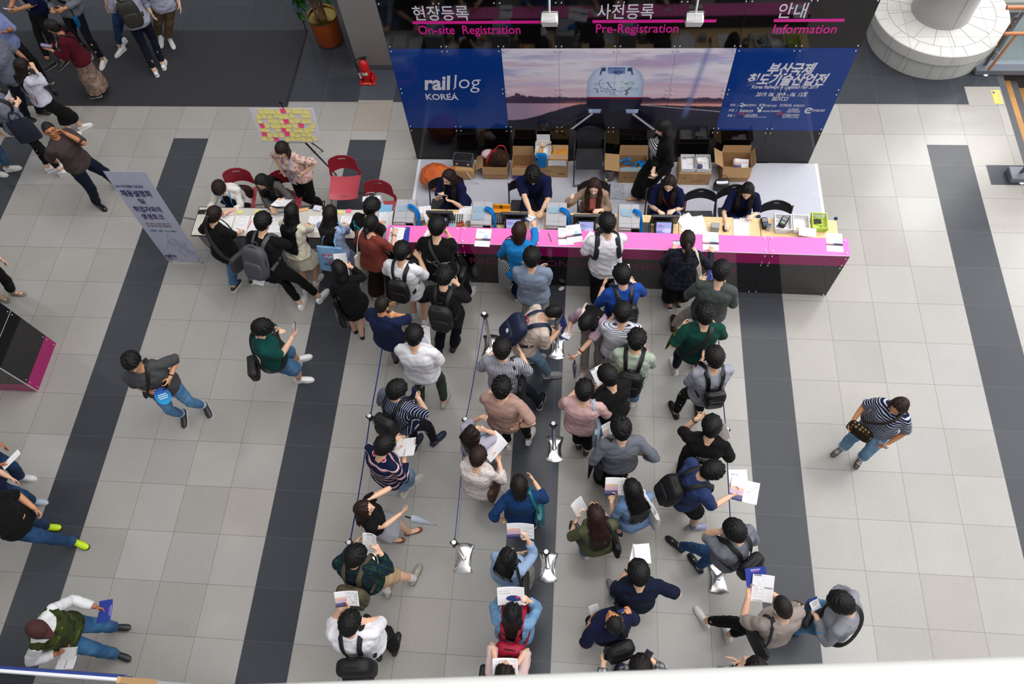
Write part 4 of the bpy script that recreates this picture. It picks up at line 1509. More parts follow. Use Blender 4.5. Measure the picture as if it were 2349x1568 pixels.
def make_bottom(p,b,AR):
 """b: dict(m, kind: slim|straight|wide|shorts|skirt|dress, len)"""
 u,kind=p.u,b.get('kind','straight')
 mb=MB()
 L=b.get('len',1.93)
 lerp=lambda a,c,t:a+(c-a)*t
 if kind in('skirt','dress'):
  top_h=b.get('top',0.12)
  p.torso(mb,0.010,-0.085,top_h)
  hem=b.get('hem',0.45)
  hj=(p.leg['L'][0]+p.leg['R'][0])/2
  an=(p.leg['L'][2]+p.leg['R'][2])/2
  kn=(p.leg['L'][1]+p.leg['R'][1])/2
  c0=p.pel+p.Rp@np.array([0,-0.005,-0.01])
  rings=[]
  a=np.arange(28)*2*np.pi/28
  w0,w1=0.172*u*p.kb,b.get('w',0.21)*u
  nst=10
  zt=c0[2]
  for k in range(nst+1):
   t=k/nst
   z=zt+(hem-zt)*t
   f=(zt-z)/max(zt-an[2],0.1)
   c=np.array([c0[0]+(an[0]-c0[0])*f,c0[1]+((an[1]if not 0 else 0)-c0[1])*f*0.8,z])
   if f<0.55:
    c[1]=c0[1]+(kn[1]-c0[1])*f*1.3
   w=w0+(w1-w0)*t
   fold=1+b.get('fold',0.05)*t*np.cos(a*9+p.seed)
   rings.append(c+np.stack([w*np.cos(a)*fold,(w*0.74+0.02*t)*np.sin(a)*fold,np.zeros(28)],1))
  mb.loft(rings[::-1])
  fuse(mb,'skirt' if kind=='skirt' else 'dress',[b['m']],p.o,0.0125,2,wrinkle(0.004,p.seed+9,0.8,(1,0.3,0.1)))
  return
 p.torso(mb,0.009,-0.085,b.get('waist',0.10))
 base={'slim':(.100,.090,.072,.062,.063,.056,.047),'straight':(.104,.094,.080,.073,.071,.068,.066),'wide':(.106,.102,.100,.104,.110,.118,.126),'shorts':(.108,.108,.104,.100,.1,.1,.1),'flare':(.100,.090,.074,.066,.078,.095,.110)}[kind]
 for nm in 'LR':
  hj,kn,an,fd=p.leg[nm]
  P=[hj,lerp(hj,kn,.4),lerp(hj,kn,.8),kn,lerp(kn,an,.3),lerp(kn,an,.6),an-np.array([0,0,0.02])]
  ts=[0,.4,.8,1.0,1.3,1.6,2.0]
  pts,rr=[],[]
  for k in range(7):
   if ts[k]<=L:
    pts.append(P[k]);rr.append(base[k]*u*p.kb**0.5)
  k=len(pts)
  if k<7 and ts[k-1]<L:
   t=(L-ts[k-1])/(ts[k]-ts[k-1])
   pts.append(lerp(P[k-1],P[k],t));rr.append((base[k-1]+(base[k]-base[k-1])*t)*u*p.kb**0.5)
  mb.tube(pts,rr,16)
  mb.ell(hj,rr[0],nu=12,nv=8)
  mb.ell(hj+np.array([0,-0.035,0.015])*u,np.array([.09,.09,.10])*u*p.kb**0.5,nu=12,nv=8)
 o=fuse(mb,b.get('name','shorts' if kind=='shorts' else 'trousers'),[b['m']],p.o,0.0125,3,wrinkle(b.get('wr',0.014),p.seed+11,1.0,(0.2,0.2,1.2)))
 if b.get('cuff'):
  for nm in 'LR':
   hj,kn,an,fd=p.leg[nm]
   q=lerp(kn,an,(L-1))
   d=unit(an-kn)
   m2=MB();r_=(base[5]+0.004)*u
   m2.tube([q-d*0.028,q+d*0.012],[r_,r_],16);m2.build('turn_up',[b['cuff']],p.o)
def make_shoes(p,c,sole,sock):
 kind='flat'
 if isinstance(c,tuple):
  kind,c=c
 um=flat('shoe',c,0.45 if kind!='gloss' else 0.15)
 sm=flat('shoe_sole',sole,0.6)
 for nm in 'LR':
  hj,kn,an,fd=p.leg[nm]
  k=p.u*(0.92 if p.fem else 1.0)
  fx=np.array([fd[1],-fd[0],0.0])
  R=np.stack([fx,fd,[0,0,1]],1)
  o=np.array([an[0],an[1],0.0])
  mb=MB()
  out=[(0.0,-0.078),(0.030,-0.068),(0.037,-0.03),(0.034,0.03),(0.043,0.09),(0.044,0.13),(0.034,0.17),(0.012,0.192),(-0.014,0.190),(-0.034,0.165),(-0.042,0.12),(-0.040,0.08),(-0.034,0.03),(-0.037,-0.03),(-0.030,-0.068)]
  out=[(x*k,y*k)for x,y in out]
  th=0.026 if kind not in('pump','sandal')else 0.014
  mb.prism(out,0.001,th)
  mb.xf(R,o)
  sl=None
  up=MB()
  if kind=='sandal':
   for y in(0.04,0.10):
    up.tube([(-0.042*k,y*k,0.015),(-0.03*k,y*k,0.052-y*0.1),(0,y*k,0.066-y*0.12),(0.03*k,y*k,0.052-y*0.1),(0.042*k,y*k,0.015)],(0.004,0.016),8,up=(0,1,0))
   up.tube([(-0.034*k,0.0,0.02),(-0.036*k,-0.05,0.06),(0,-0.075*k,0.07),(0.036*k,-0.05,0.06),(0.034*k,0,0.02)],0.007,8)
  elif kind=='pump':
   up.tube([(0,-0.062*k,0.035),(0,-0.02*k,0.03),(0,0.06*k,0.026),(0,0.12*k,0.026),(0,0.165*k,0.022),(0,0.188*k,0.014)],np.array([(.030,.030),(.034,.026),(.038,.022),(.038,.022),(.030,.016),(.010,.008)])*k,12,up=(0,0,1))
  else:
   up.tube([(0,-0.070*k,0.045),(0,-0.045*k,0.055),(0,0.0,0.06),(0,0.05*k,0.050),(0,0.11*k,0.038),(0,0.16*k,0.030),(0,0.186*k,0.022)],np.array([(.022,.030),(.036,.045),(.038,.048),(.040,.040),(.043,.030),(.038,.022),(.015,.012)])*k,14,up=(0,0,1))
  up.xf(R,o)
  sh=up.build('shoe',[um],p.o,60)
  mb.build('sole',[sm],sh)
  if kind=='lace':
   lb=MB()
   for y in(0.045,0.07,0.095):
    lb.tube([(-0.026*k,y*k,0.088-y*0.28),(0,y*k+0.006,0.100-y*0.30),(0.026*k,y*k,0.088-y*0.28)],0.005,6)
   lb.xf(R,o);lb.build('laces',[flat('lace_white','#e9e7e4',0.6)],sh)
  if sock:
   sb=MB();d=unit(kn-an)
   sb.tube([an-np.array([0,0,0.03]),an+d*0.05,an+d*0.12],np.array([.043,.044,.049])*p.u,12)
   sb.build('sock',[flat('sock',sock,0.85)],p.o,60)
def make_hair(p,hair):
 style,hexc=hair[0],hair[1]
 part=hair[2]if len(hair)>2 else None
 m=hair_mat(hexc)
 hk,Rh,hc=p.hk,p.Rh,p.hc
 rs=np.random.RandomState(p.seed+40)
 D,F=star(56,40)
 az=np.degrees(np.arctan2(np.abs(D[:,0]),D[:,1]))  # 0 in front, 180 behind
 el=np.degrees(np.arcsin(np.clip(D[:,2],-1,1)))
 woman=style in('long','bob','pony','bun','wavy','half')
 if style=='buzz':
  lim=np.interp(az,[0,40,62,80,105,130,180],[34,34,18,2,4,-26,-30]);t0=0.008
 elif style=='bald':
  lim=np.interp(az,[0,40,62,80,105,130,180],[64,60,20,2,6,-28,-34]);t0=0.010
 elif woman:
  lim=np.interp(az,[0,30,50,70,95,130,180],[50 if part else 20,40 if part else 18,16,-4,-24,-45,-52]);t0=0.024
 else:
  fr={'short':16,'fringe':9,'up':30,'curly':16}.get(style,16)
  lim=np.interp(az,[0,40,58,78,104,125,180],[fr,fr,14,-2,6,-30,-38]);t0=0.036
 lim=lim+4.0*np.sin(az*0.31+p.seed)*(az<60)
 m_in=np.clip((el-lim)/7.0+0.5,0,1)
 top=np.clip(D[:,2],0,1)
 th=t0*(0.75+0.45*top)
 if not woman and style not in('buzz','bald'):
  th*=np.interp(el,[-40,-10,20,50],[0.45,0.62,1.0,1.1])
 ph=np.arctan2(D[:,0],D[:,1])
 # tufts radiate from the crown
 cr=unit(np.array([0.12*rs.randn(),-0.45,0.85]))
 ang=np.arccos(np.clip(D@cr,-1,1))
 tx=np.cross(cr,(1.0,0.3,0.1));tx=unit(tx);ty=np.cross(cr,tx)
 pa=np.arctan2(D@tx,D@ty)
 swirl=pa+0.7*ang
 k=0.10 if style in('buzz','bald')else(0.34 if style=='curly' else 0.20)
 tuft=(np.sin(swirl*13+2.0*np.sin(ang*5+p.seed))*0.5+np.sin(swirl*29+3*np.sin(ang*7))*0.3+0.4*np.sin(ang*19+swirl*7+p.seed))*np.clip(ang*2.2,0,1)
 if style=='curly':
  tuft=tuft+0.8*np.sin(D[:,0]*55+p.seed)*np.sin(D[:,1]*50)*np.sin(D[:,2]*52)
 th=th*(1+k*tuft)
 if part:  # a parting shows as a groove on the crown
  off=0.12*(part if isinstance(part,(int,float))else 0)
  g=np.exp(-((D[:,0]-off)/0.035)**2)*(D[:,2]>0.25)*(D[:,1]>-0.35)
  th=th*(1-0.75*g)
 r=(head_r(D,p.fem)*(1-0.0*m_in))*hk
 base=1.0/np.sqrt((D[:,0]/0.073)**2+(D[:,1]/0.096)**2+(D[:,2]/0.108)**2)*hk
 r=np.where(m_in>0,np.maximum(r,base*0.97),r)
 r=r+np.where(m_in>0.02,th*m_in-0.006*(1-m_in),-0.016)*hk/1.0
 V=(D*r[:,None])@Rh.T+hc
 mb=MB()
 F=[f for f in F if m_in[list(f)].max()>0.0]
 mb.add(V,F)
 def curtain(L,a0,wave=0.0,back=0.035,thick=0.024,front=False,rough=0.0):
  """hair falling from the crown over the neck and back; a0 half angle left open around the face"""
  nrow,ncol=16,34
  aa=np.radians(np.linspace(a0,360-a0,ncol))
  rows_o,rows_i=[],[]
  Rc,S,u=p.Rc,p.S,p.u
  for i in range(nrow):
   t=i/(nrow-1)
   d=t*L
   z=0.055-d
   wv=wave*np.sin(t*9+aa*3+p.seed)*t
   rx=0.088+0.008*math.sin(min(1,t*2)*math.pi)-0.02*max(0,t-0.5)
   ry=0.102-0.010*t
   gro=1+0.035*np.sin(aa*23+p.seed+t*2)+0.03*np.sin(aa*41+t*3*wave*20)
   jag=(0.03 if L>0.26 else 0.006)*t*t*np.sin(aa*17+p.seed*2)+(0.02 if L>0.26 else 0.004)*t*t*np.sin(aa*31)
   q=np.stack([np.sin(aa)*rx*gro+wv,np.cos(aa)*ry*gro+wv*0.5,np.full(ncol,z)-jag],1)
   qh=hc+(q*hk)@Rh.T
   # lower down the hair hangs straight and lies on the shoulders and back
   q2=np.stack([np.sin(aa)*(rx+0.02)*gro+wv,np.cos(aa)*(0.085+0.01*t)*gro-back-0.005,np.zeros(ncol)],1)
   anchor=hc+Rh@np.array([0,-0.010,-0.06])*hk
   drop=max(0.0,d-0.115)*hk
   qc=anchor+q2@Rc.T-np.array([0,0,drop])-np.outer(jag,[0,0,1.0])
   if drop>0.0:
   # keep clear of the back of the shirt
    rel=(qc-S)@Rc
    lim_y=-0.118*u*p.kb-0.036
    mask=(np.cos(aa)<0.35)&(rel[:,2]<0.02)
    rel[:,1]=np.where(mask,np.minimum(rel[:,1],lim_y+0.02*np.abs(np.sin(aa))),rel[:,1])
    qc=S+rel@Rc.T
   w=sst(np.array([d]),0.10,0.20)[0]if L>0.26 else 0.0
   row=qh*(1-w)+qc*w
   rows_o.append(row)
   cen=row.mean(0)
   inn=row+(cen-row)/(np.linalg.norm(cen-row,axis=1)[:,None]+1e-9)*thick*(1-0.6*t)
   rows_i.append(inn)
  rings=[np.concatenate([o_,i_[::-1]])for o_,i_ in zip(rows_o,rows_i)]
  mb.loft(rings)
 ln=hair[3]if len(hair)>3 else 0.42
 if style=='long':
  curtain(ln,62)
 elif style=='wavy':
  curtain(ln,60,0.012)
 elif style=='bob':
  curtain(0.20,58,0.0,0.0)
 elif style=='half':
  curtain(ln,75)
 if style in('long','wavy')and p.front:
  for sg in(-1,1):
   a0=hc+Rh@np.array([sg*0.068,0.03,0.05])*hk
   a1=hc+Rh@np.array([sg*0.086,0.035,-0.04])*hk
   a2=hc+Rh@np.array([sg*0.088,0.03,-0.11])*hk
   fw=0.120*p.kb+0.045
   S,Rc,u=p.S,p.Rc,p.u
   e1=S+Rc@np.array([sg*0.085,fw*0.75,0.0])*u
   e2=S+Rc@np.array([sg*0.080,fw+0.012,-ln*0.30])*u
   e3=S+Rc@np.array([sg*0.072,fw+0.020,-ln*0.52])*u
   P=catmull([a0,a1,a2,(a2+e1)/2,e1,e2,e3],4)
   n=len(P)
   w=np.interp(np.linspace(0,1,n),[0,0.2,0.5,0.85,1],[0.014,0.030,0.036,0.034,0.010])
   mb.tube(P,np.stack([w*1.05,w*0.62],1),14,up=Rc[:,1])
   for k in(-1,1):
    off=np.outer(np.linspace(0,1,n),Rc[:,0]*k*0.016)
    mb.tube(P+off,np.stack([w*0.55,w*0.5],1),10,up=Rc[:,1])
 o=mb.build('hair',[m],p.o,180)
 hp=lambda x,y,z:hc+Rh@np.array([x,y,z])*hk
 if style=='pony':
  q=hp(0,-0.105,0.02)
  dn=p.Rc
  pts=[hp(0,-0.09,0.03),q+Rh@np.array([0,-0.025,-0.01]),q+Rh@np.array([0,-0.045,-0.06])*1,q+np.array([0,0,0])+dn@np.array([0,-0.055,-0.16]),q+dn@np.array([0,-0.06,-ln*0.75])]
  m2=MB();m2.tube(pts,[0.02,0.026,0.034,0.03,0.008],12);m2.build('ponytail',[m],o,180)
  m2=MB();m2.tube(pts[0:2],0.024,10);m2.build('hair_tie',[flat('hair_tie','#16121a',0.7)],o)
 if style=='bun':
  m2=MB();m2.ell(hp(0,-0.10,-0.045),(0.046,0.036,0.04),Rh,16,10);m2.ell(hp(0.02,-0.115,-0.06),(0.03,0.03,0.03),Rh)
  m2.tube([hp(0,-0.115,-0.06),hp(0.02,-0.135,-0.12),hp(0.03,-0.13,-0.16)],[0.018,0.013,0.004],8);m2.build('bun',[m],o,180)
 p.hair=o
# ------------------------------------------------------------------ things people wear or hold
def sq_ell(mb,c,r,e=0.45,R=None,nu=24,nv=14,mi=0):
 """rounded box (superellipsoid)"""
 c,r=np.asarray(c,float),np.asarray(r,float)
 v,f=[],[]
 pw=lambda x:np.sign(x)*abs(x)**e
 for i in range(1,nv):
  th=math.pi*i/nv-math.pi/2
  for j in range(nu):
   ph=2*math.pi*j/nu
   v.append((pw(math.cos(th))*pw(math.cos(ph)),pw(math.cos(th))*pw(math.sin(ph)),pw(math.sin(th))))
 v+=[(0,0,-1),(0,0,1)]
 b,t=len(v)-2,len(v)-1
 for j in range(nu):
  k=(j+1)%nu
  f+=[(b,k,j),(t,(nv-2)*nu+j,(nv-2)*nu+k)]
  for i in range(nv-2):
   f.append((i*nu+j,i*nu+k,(i+1)*nu+k,(i+1)*nu+j))
 v=np.array(v)*r
 if R is not None:
  v=v@np.asarray(R).T
 mb.add(v+c,f,mi)
def worn(p,name,label,cat,group=None,at_=(0,0,0),R=None):
 """an Empty in the frame of the wearer's chest; at_ is given from the middle of the shoulder line"""
 M=p.W@T4(p.S,p.Rc)@T4(np.asarray(at_,float)*p.u,R)
 o=bpy.data.objects.new(name,None)
 o.empty_display_size=0.1
 COL.objects.link(o)
 o.matrix_world=mat4(M)
 o['label']=label;o['category']=cat
 if group:
  o['group']=group
 return o
def catmull(P,n=5):
 P=np.asarray(P,float)
 Q=np.concatenate([[2*P[0]-P[1]],P,[2*P[-1]-P[-2]]])
 out=[]
 for i in range(1,len(Q)-2):
  for k in range(n):
   t=k/n
   a,b,c,d=Q[i-1],Q[i],Q[i+1],Q[i+2]
   out.append(0.5*(2*b+(c-a)*t+(2*a-5*b+4*c-d)*t*t+(3*b-a-3*c+d)*t**3))
 out.append(P[-1])
 return np.array(out)
def ribbon(mb,pts,w,th=0.005,cen=(0,0,-0.2),smooth=5):
 P=catmull(pts,smooth)
 up=[]
 for q in P:
  d=np.array([q[0]*0.8,q[1]-cen[1],max(0,q[2]+0.05)*2.2])
  up.append(unit(d))
 mb.tube(P,np.tile([w/2,th],(len(P),1)),8,up=up)
def backpack(label,col,w=0.29,h=0.42,d=0.13,z=-0.03,strap=None,side=None,tilt=0,patch=None,rough=0.6,top=None,front=True,x=0.0):
 def f(p):
  m=flat('bag_cloth',col,rough,0.35)
  ms=m if strap is None else flat('bag_strap',strap,0.6)
  yb=-(0.120*p.kb+p.shirt_e+0.012)
  o=worn(p,'backpack',label,'backpack',None,(x,yb-d/2,z),Ry(rad(tilt)))
  mb=MB();sq_ell(mb,(0,0,-h/2),(w/2,d/2,h/2),0.55)
  mb.build('bag_body',[m],o,180)
  if front:
   mb=MB();sq_ell(mb,(0,-d*0.42,-h*0.66),(w*0.40,d*0.24,h*0.27),0.5);mb.build('front_pocket',[m],o,180)
  mb=MB()
  P=np.array([(math.cos(a)*w*0.505,-d*0.12,-h*0.42+math.sin(a)*h*0.44)for a in np.linspace(-0.2,math.pi+0.2,20)])
  mb.tube(P,0.005,6);mb.build('zip',[flat('zip_dark','#0a0a0b',0.4)],o)
  mb=MB();mb.tube([(-0.035,d*0.3,-0.005),(-0.03,d*0.3,0.035),(0.03,d*0.3,0.035),(0.035,d*0.3,-0.005)],(0.009,0.006),8)
  mb.build('grab_handle',[ms if top is None else flat('handle',top,0.6)],o)
  inv=np.linalg.inv(T4((np.array([x,yb-d/2,z]))*p.u,Ry(rad(tilt))))
  e=p.shirt_e
  for sg in((-1,1)if side is None else(side,)):
   F=0.118*p.kb+e+0.012+(0.03 if p.fem else 0)
   pts=[(sg*0.07,yb+0.0,z-0.06),(sg*0.082,yb+0.035,0.0),(sg*0.098,-0.035,0.052),(sg*0.10,0.035,0.046),(sg*0.105,0.095,-0.005),(sg*0.112,F,-0.09),(sg*0.128,F-0.005,-0.19),(sg*0.160,0.075,-0.28),(sg*0.178,-0.02,-0.315),(sg*0.14,yb+0.02,z-h*0.80)]
   pts=np.array(pts)*p.u
   mb=MB();ribbon(mb,pts,0.052,0.006);mb.xf(inv[:3,:3],inv[:3,3]);mb.build('shoulder_strap',[ms],o,60)
  if patch:
   mb=MB();mb.ell((0.02,-d*0.66,-h*0.5),(0.028,0.004,0.028));mb.build('round_patch',[flat('patch',patch,0.5)],o)
 return f
def diag(label,col,sg=1,bag=(0.24,0.09,0.18),pos='back',name='crossbody_bag',strapw=0.035,dz=0.0,bagcol=None,cat='bag',hasbag=True,kind='sq',m=None):
 """strap from shoulder sg (1 right) over the chest to the other hip, with its bag"""
 def f(p):
  u,e=p.u,p.shirt_e
  m0=flat('bag_strap',col,0.6)
  mb_=m or flat('bag_cloth',bagcol or col,0.55)
  top=np.array([sg*0.085,-0.005,0.055]);hip=np.array([-sg*(0.185*p.kb+e),0.0,-0.50+dz])
  C,a=(top+hip)/2,(top-hip)/2
  pts=[]
  for k in range(29):
   t=2*math.pi*k/28
   fr=0.120*p.kb+e+0.014+(0.030 if p.fem and math.sin(t)>0 else 0)
   s,c=math.sin(t),math.cos(t)
   pts.append(C+a*np.sign(c)*abs(c)**0.85+np.array([0,np.sign(s)*abs(s)**0.75*fr,0]))
  o=worn(p,name,label,cat,None,hip)
  mb=MB();ribbon(mb,(np.array(pts)-hip)*u,strapw,0.004,smooth=2)
  mb.build('strap',[m0],o,60)
  if hasbag:
   w,d,h=bag
   off={'back':(sg*0.11,-(0.13*p.kb+e+d/2+0.03),-0.02),'front':(sg*0.10,0.13*p.kb+e+d/2+0.03,-0.02),'side':(-sg*(d/2+0.035),0.0,-0.03)}[pos]
   b=MB()
   r=(w/2,d/2,h/2)if pos!='side' else(d/2,w/2,h/2)
   sq_ell(b,(0,0,0),r,0.5 if kind=='sq' else 0.9)
   b.xf(None,np.array(off))
   b.build('bag_body',[mb_],o,180)
   b=MB()
   if pos=='side':
    b.box((off[0]-sg*d*0.36,off[1],off[2]+h*0.2),(d*0.3,w*0.84,h*0.5),bev=0.01)
   else:
    b.box((off[0],off[1]+(d*0.36 if pos=='front' else-d*0.36),off[2]+h*0.2),(w*0.84,d*0.3,h*0.5),bev=0.01)
   b.build('flap',[mb_],o)
 return f
def tote(label,col,sg=1,w=0.34,h=0.36,d=0.07,pos=(0.0,-0.02,-0.30),yaw=0,strap=None,name='tote_bag',cat='bag',m=None,art=None,shoulder=True,bulge=0.9):
 """bag hanging by its two straps from shoulder sg; pos: top middle of the bag, x outwards from the arm"""
 def f(p):
  u=p.u
  mm=m or flat('bag_cloth',col,0.7)
  ms=flat('bag_strap',strap or col,0.7)if not m or strap else m
  q=np.array([sg*(p.sw/p.u+0.085+pos[0]),pos[1],pos[2]])
  R=Rz(rad(yaw))
  o=worn(p,name,label,cat,None,q,R)
  b=MB()
  n=16
  rings=[]
  for k in range(7):
   t=k/6
   th=(d*0.35+d*0.65*math.sin(min(1,t*1.15)*math.pi*0.85)*bulge)/2+0.008
   ww=w/2*(0.95+0.07*t)
   a=np.arange(n)*2*np.pi/n
   c,s=np.cos(a),np.sin(a)
   kk=(np.abs(c)**4+np.abs(s)**4)**-0.25
   rings.append(np.stack([th*c*kk,ww*s*kk,np.full(n,-h*t)-0.012*np.cos(a*2)*(t>0.9)],1))
  b.loft(rings)
  b.build('bag_body',[mm],o,60)
  topq=(np.array([sg*0.115,0.0,0.040])-q)
  topq=R.T@topq
  for s2 in(-1,1):
   b=MB()
   if shoulder:
    y0=w*0.26*s2
    pts=[(s2*0.0,y0,-0.02),(topq[0]*0.25,y0*0.85,topq[2]*0.45),(topq[0]*0.75,topq[1]+s2*0.07,topq[2]*0.9),(topq[0],topq[1]+s2*0.012,topq[2]+0.024)]
    pts2=pts+[(topq[0]-sg*0.03,topq[1]+s2*0.014-0.0,topq[2]+0.02)]
    ribbon(b,np.array(pts2[:5])*1.0,0.03,0.004)
   else:
    P=[(s2*0.02,-w*0.22,-0.01),(s2*0.02,-w*0.18,0.10),(s2*0.01,0,0.16),(s2*0.02,w*0.18,0.10),(s2*0.02,w*0.22,-0.01)]
    b.tube(catmull(P,4),0.008,8)
   b.build('strap',[ms],o,60)
  if art:
   art(o,sg,d,w,h)
 return f
def palm(p,nm):
 sh,el,wr,d,n,s=p.arm[nm]
 return wr+d*0.075+n*0.012,d,n,s
def paint_page(kind,u,v,seed):
 r=np.random.RandomState(seed)
 c=np.ones(u.shape+(3,))*hexa('#ecebee')
 lines=lambda n,dens,lo,hi,ua,ub:((np.mod(v*n,1)<0.42)&(vnoise(u*0.999,np.floor(v*n)/n*0.99,26,n,seed,1)>1-dens)&(v>lo)&(v<hi)&(u>ua)&(u<ub))
 if kind=='form':
  c=over(c,lines(24,0.62,0.06,0.88,0.08,0.92)*0.3,hexa('#6d6e78'))
  c=over(c,((v>0.9)&(v<0.94)&(u>0.25)&(u<0.75))*0.6,hexa('#4a4b58'))
  c=over(c,((np.abs(u-0.35)<0.006)&(v<0.88))*0.3,hexa('#8a8b96'))
 elif kind=='ticket':
  c=over(c,lines(18,0.6,0.1,0.95,0.06,0.6)*0.32,hexa('#6d6e78'))
  c=over(c,((v>0.93)&(u>0.04)&(u<0.4))*0.75,hexa('#3a3a44'))
  c=over(c,((np.abs(v-0.52)<0.03)&(u>0.6)&(u<0.95))*0.7,hexa('#33343c'))
  c=over(c,((np.abs(v-0.06)<0.02)&(u>0.1)&(u<0.55))*0.7,hexa('#44454e'))
 elif kind=='brochure':
  c=over(c,((np.abs(v-0.84)<0.014)&(u>0.12)&(u<0.42)|(np.abs(v-0.79)<0.016)&(u>0.12)&(u<0.56))*(0.55+0.3*np.sign(np.sin(u*90))),hexa('#5b6590'))
  c=over(c,((np.abs(v-0.70)<0.008)&(u>0.12)&(u<0.32))*0.6,hexa('#8a8fa8'))
  t=np.hypot((u-0.68)/0.16,(v-0.50)/0.17)
  c=over(c,sst(t,1.0,0.85)*(v>0.44),hexa('#b5d0ee'))
  band=(v>0.33)&(v<0.46)
  c=over(c,band*1.0,hexa('#50465c'))
  c=over(c,band*sst(u,0.55,0.3)*0.9,hexa('#d9a4ae'))
  c=over(c,((v>0.33)&(v<0.38))*0.9,hexa('#2c2a38'))
  c=over(c,lines(26,0.5,0.08,0.28,0.1,0.9)*0.35,hexa('#6d6e78'))
 elif kind=='spread':
  g=vnoise(u*0.99,v*0.99,3,4,seed)
  c=over(c,((u<0.5)&(v<0.62))*1.0,hexa('#e3b9a4'))
  c=over(c,((u<0.5)&(v<0.5))*g[...,None][...,0],hexa('#b0a4cf'))
  c=over(c,((u<0.5)&(v<0.26))*0.9,hexa('#4c4a78'))
  c=over(c,((u<0.5)&(v<0.08))*0.9,hexa('#272a66'))
  c=over(c,lines(22,0.55,0.1,0.9,0.55,0.95)*0.4,hexa('#6d6e78'))
  c=over(c,(np.abs(u-0.5)<0.008)*0.4,hexa('#9a9aa2'))
 elif kind=='blue':
  c=np.ones(u.shape+(3,))*hexa('#2c3f95')
  c=over(c,((np.abs(v-0.9)<0.02)&(u>0.25)&(u<0.75))*0.8,hexa('#d7dcf2'))
  c=over(c,((np.abs(v-0.80)<0.012)&(u>0.3)&(u<0.7))*0.8,hexa('#e27bb6'))
 elif kind=='plan':
  c=over(c,lines(20,0.5,0.6,0.95,0.05,0.5)*0.4,hexa('#55566a'))
  c=over(c,sst(np.hypot((u-0.6)/0.3,(v-0.35)/0.18),1.0,0.9),hexa('#27407f'))
  c=over(c,sst(np.hypot((u-0.75)/0.08,(v-0.42)/0.08),1.0,0.9),hexa('#c9435a'))
 elif kind=='badge':
  c=over(c,(v>0.80)*1.0,hexa('#2b3a78'))
  c=over(c,(v<0.2)*0.8,hexa('#b9cbe6'))
  c=over(c,lines(8,0.8,0.3,0.7,0.2,0.8)*0.6,hexa('#4b4c5a'))
 return c
PAGES={}
def page_mesh(kind,w,h,bend=0.0,seed=1,res=0.0075,th=0.0014):
 k=(kind,w,h,bend,seed)
 if k in PAGES:
  return PAGES[k]
 nx,ny=max(4,int(w/res)),max(4,int(h/res))
 mb=MB()
 mb.sheet(nx,ny,lambda u,v:np.array([(u-0.5)*w,(v-0.5)*h,bend*w*(4*(u-0.5)**2-0.3)+0.3*bend*h*(v-0.5)**2]),th)
 me=mb.mesh('page',[attr_mat('paper_print',0.7,0.3)],180)
 n1=(nx+1)*(ny+1)
 u,v=np.meshgrid(np.linspace(0,1,nx+1),np.linspace(0,1,ny+1))
 c=paint_page(kind,u,v,seed).reshape(-1,3)
 col=np.ones((2*n1,4),np.float32)
 col[:n1,:3]=c;col[n1:,:3]=c
 a=me.color_attributes.new('print','FLOAT_COLOR','POINT')
 a.data.foreach_set('color',col.ravel())
 PAGES[k]=me
 return me
def held_page(label,hand='R',kind='form',w=0.21,h=0.297,tilt=35,roll=0,yaw=0,shift=(0,0.35),bend=0.06,seed=1,name='sheet',cat='paper',lift=0.0):
 """page gripped by one or both hands; tilt 0 lies flat, 90 stands up facing the reader"""
 def f(p):
  if hand=='LR':
   a,b=palm(p,'L')[0],palm(p,'R')[0]
   c=(a+b)/2
   gx=unit(b-a)if np.linalg.norm(b-a)>0.05 else p.Rc[:,0]
   gx=unit(np.array([gx[0],gx[1],gx[2]*0.4]))
  else:
   c=palm(p,hand)[0]
   gx=unit(np.array([p.Rc[0,0],p.Rc[1,0],0]))
  z=np.array([0,0,1.0])
  fy=np.cross(z,gx);fy=unit(np.array([fy[0],fy[1],0]))
  R=np.stack([gx,fy,z],1)@Rz(-rad(yaw))@Rx(rad(tilt))@Ry(rad(roll))
  q=c+R@np.array([shift[0]*w,shift[1]*h,0.012+lift])
  o=link(name,page_mesh(kind,w,h,bend,seed))
  o.matrix_world=mat4(p.W@T4(q,R))
  tag(o,label,cat)
 return f
def phone(label,hand='R',tilt=40,yaw=0,col='#121318',scr='#1c2430',w=0.074,h=0.152,roll=0,up=0.03):
 def f(p):
  c,d,n,s=palm(p,hand)
  z=np.array([0,0,1.0])
  gx=unit(np.array([p.Rc[0,0],p.Rc[1,0],0]));fy=np.cross(z,gx)
  R=np.stack([gx,fy,z],1)@Rz(-rad(yaw))@Rx(rad(tilt))@Ry(rad(roll))
  o=link('phone',None)
  o.matrix_world=mat4(p.W@T4(c+n*0.014+R@np.array([0,0.25*h,up*0.3]),R))
  tag(o,label,'phone')
  b=MB();b.box((0,0,0),(w,h,0.009),bev=0.003);b.build('phone_body',[flat('phone_case',col,0.35)],o)
  b=MB();b.box((0,0,0.0052),(w*0.9,h*0.92,0.001));b.build('screen',[flat('phone_screen',scr,0.08)],o)
 return f
def pen(label,hand='R',col='#2a2c66'):
 def f(p):
  c,d,n,s=palm(p,hand)
  e=unit(np.array([0.1,-0.2,1.0])+0.4*s)
  b=MB();q=c+d*0.03+s*0.02
  b.tube([q-e*0.06,q-e*0.045,q+e*0.08],[0.0015,0.005,0.005],8)
  o=b.build('pen',[flat('pen',col,0.4)],M=p.W)
  tag(o,label,'pen')
 return f
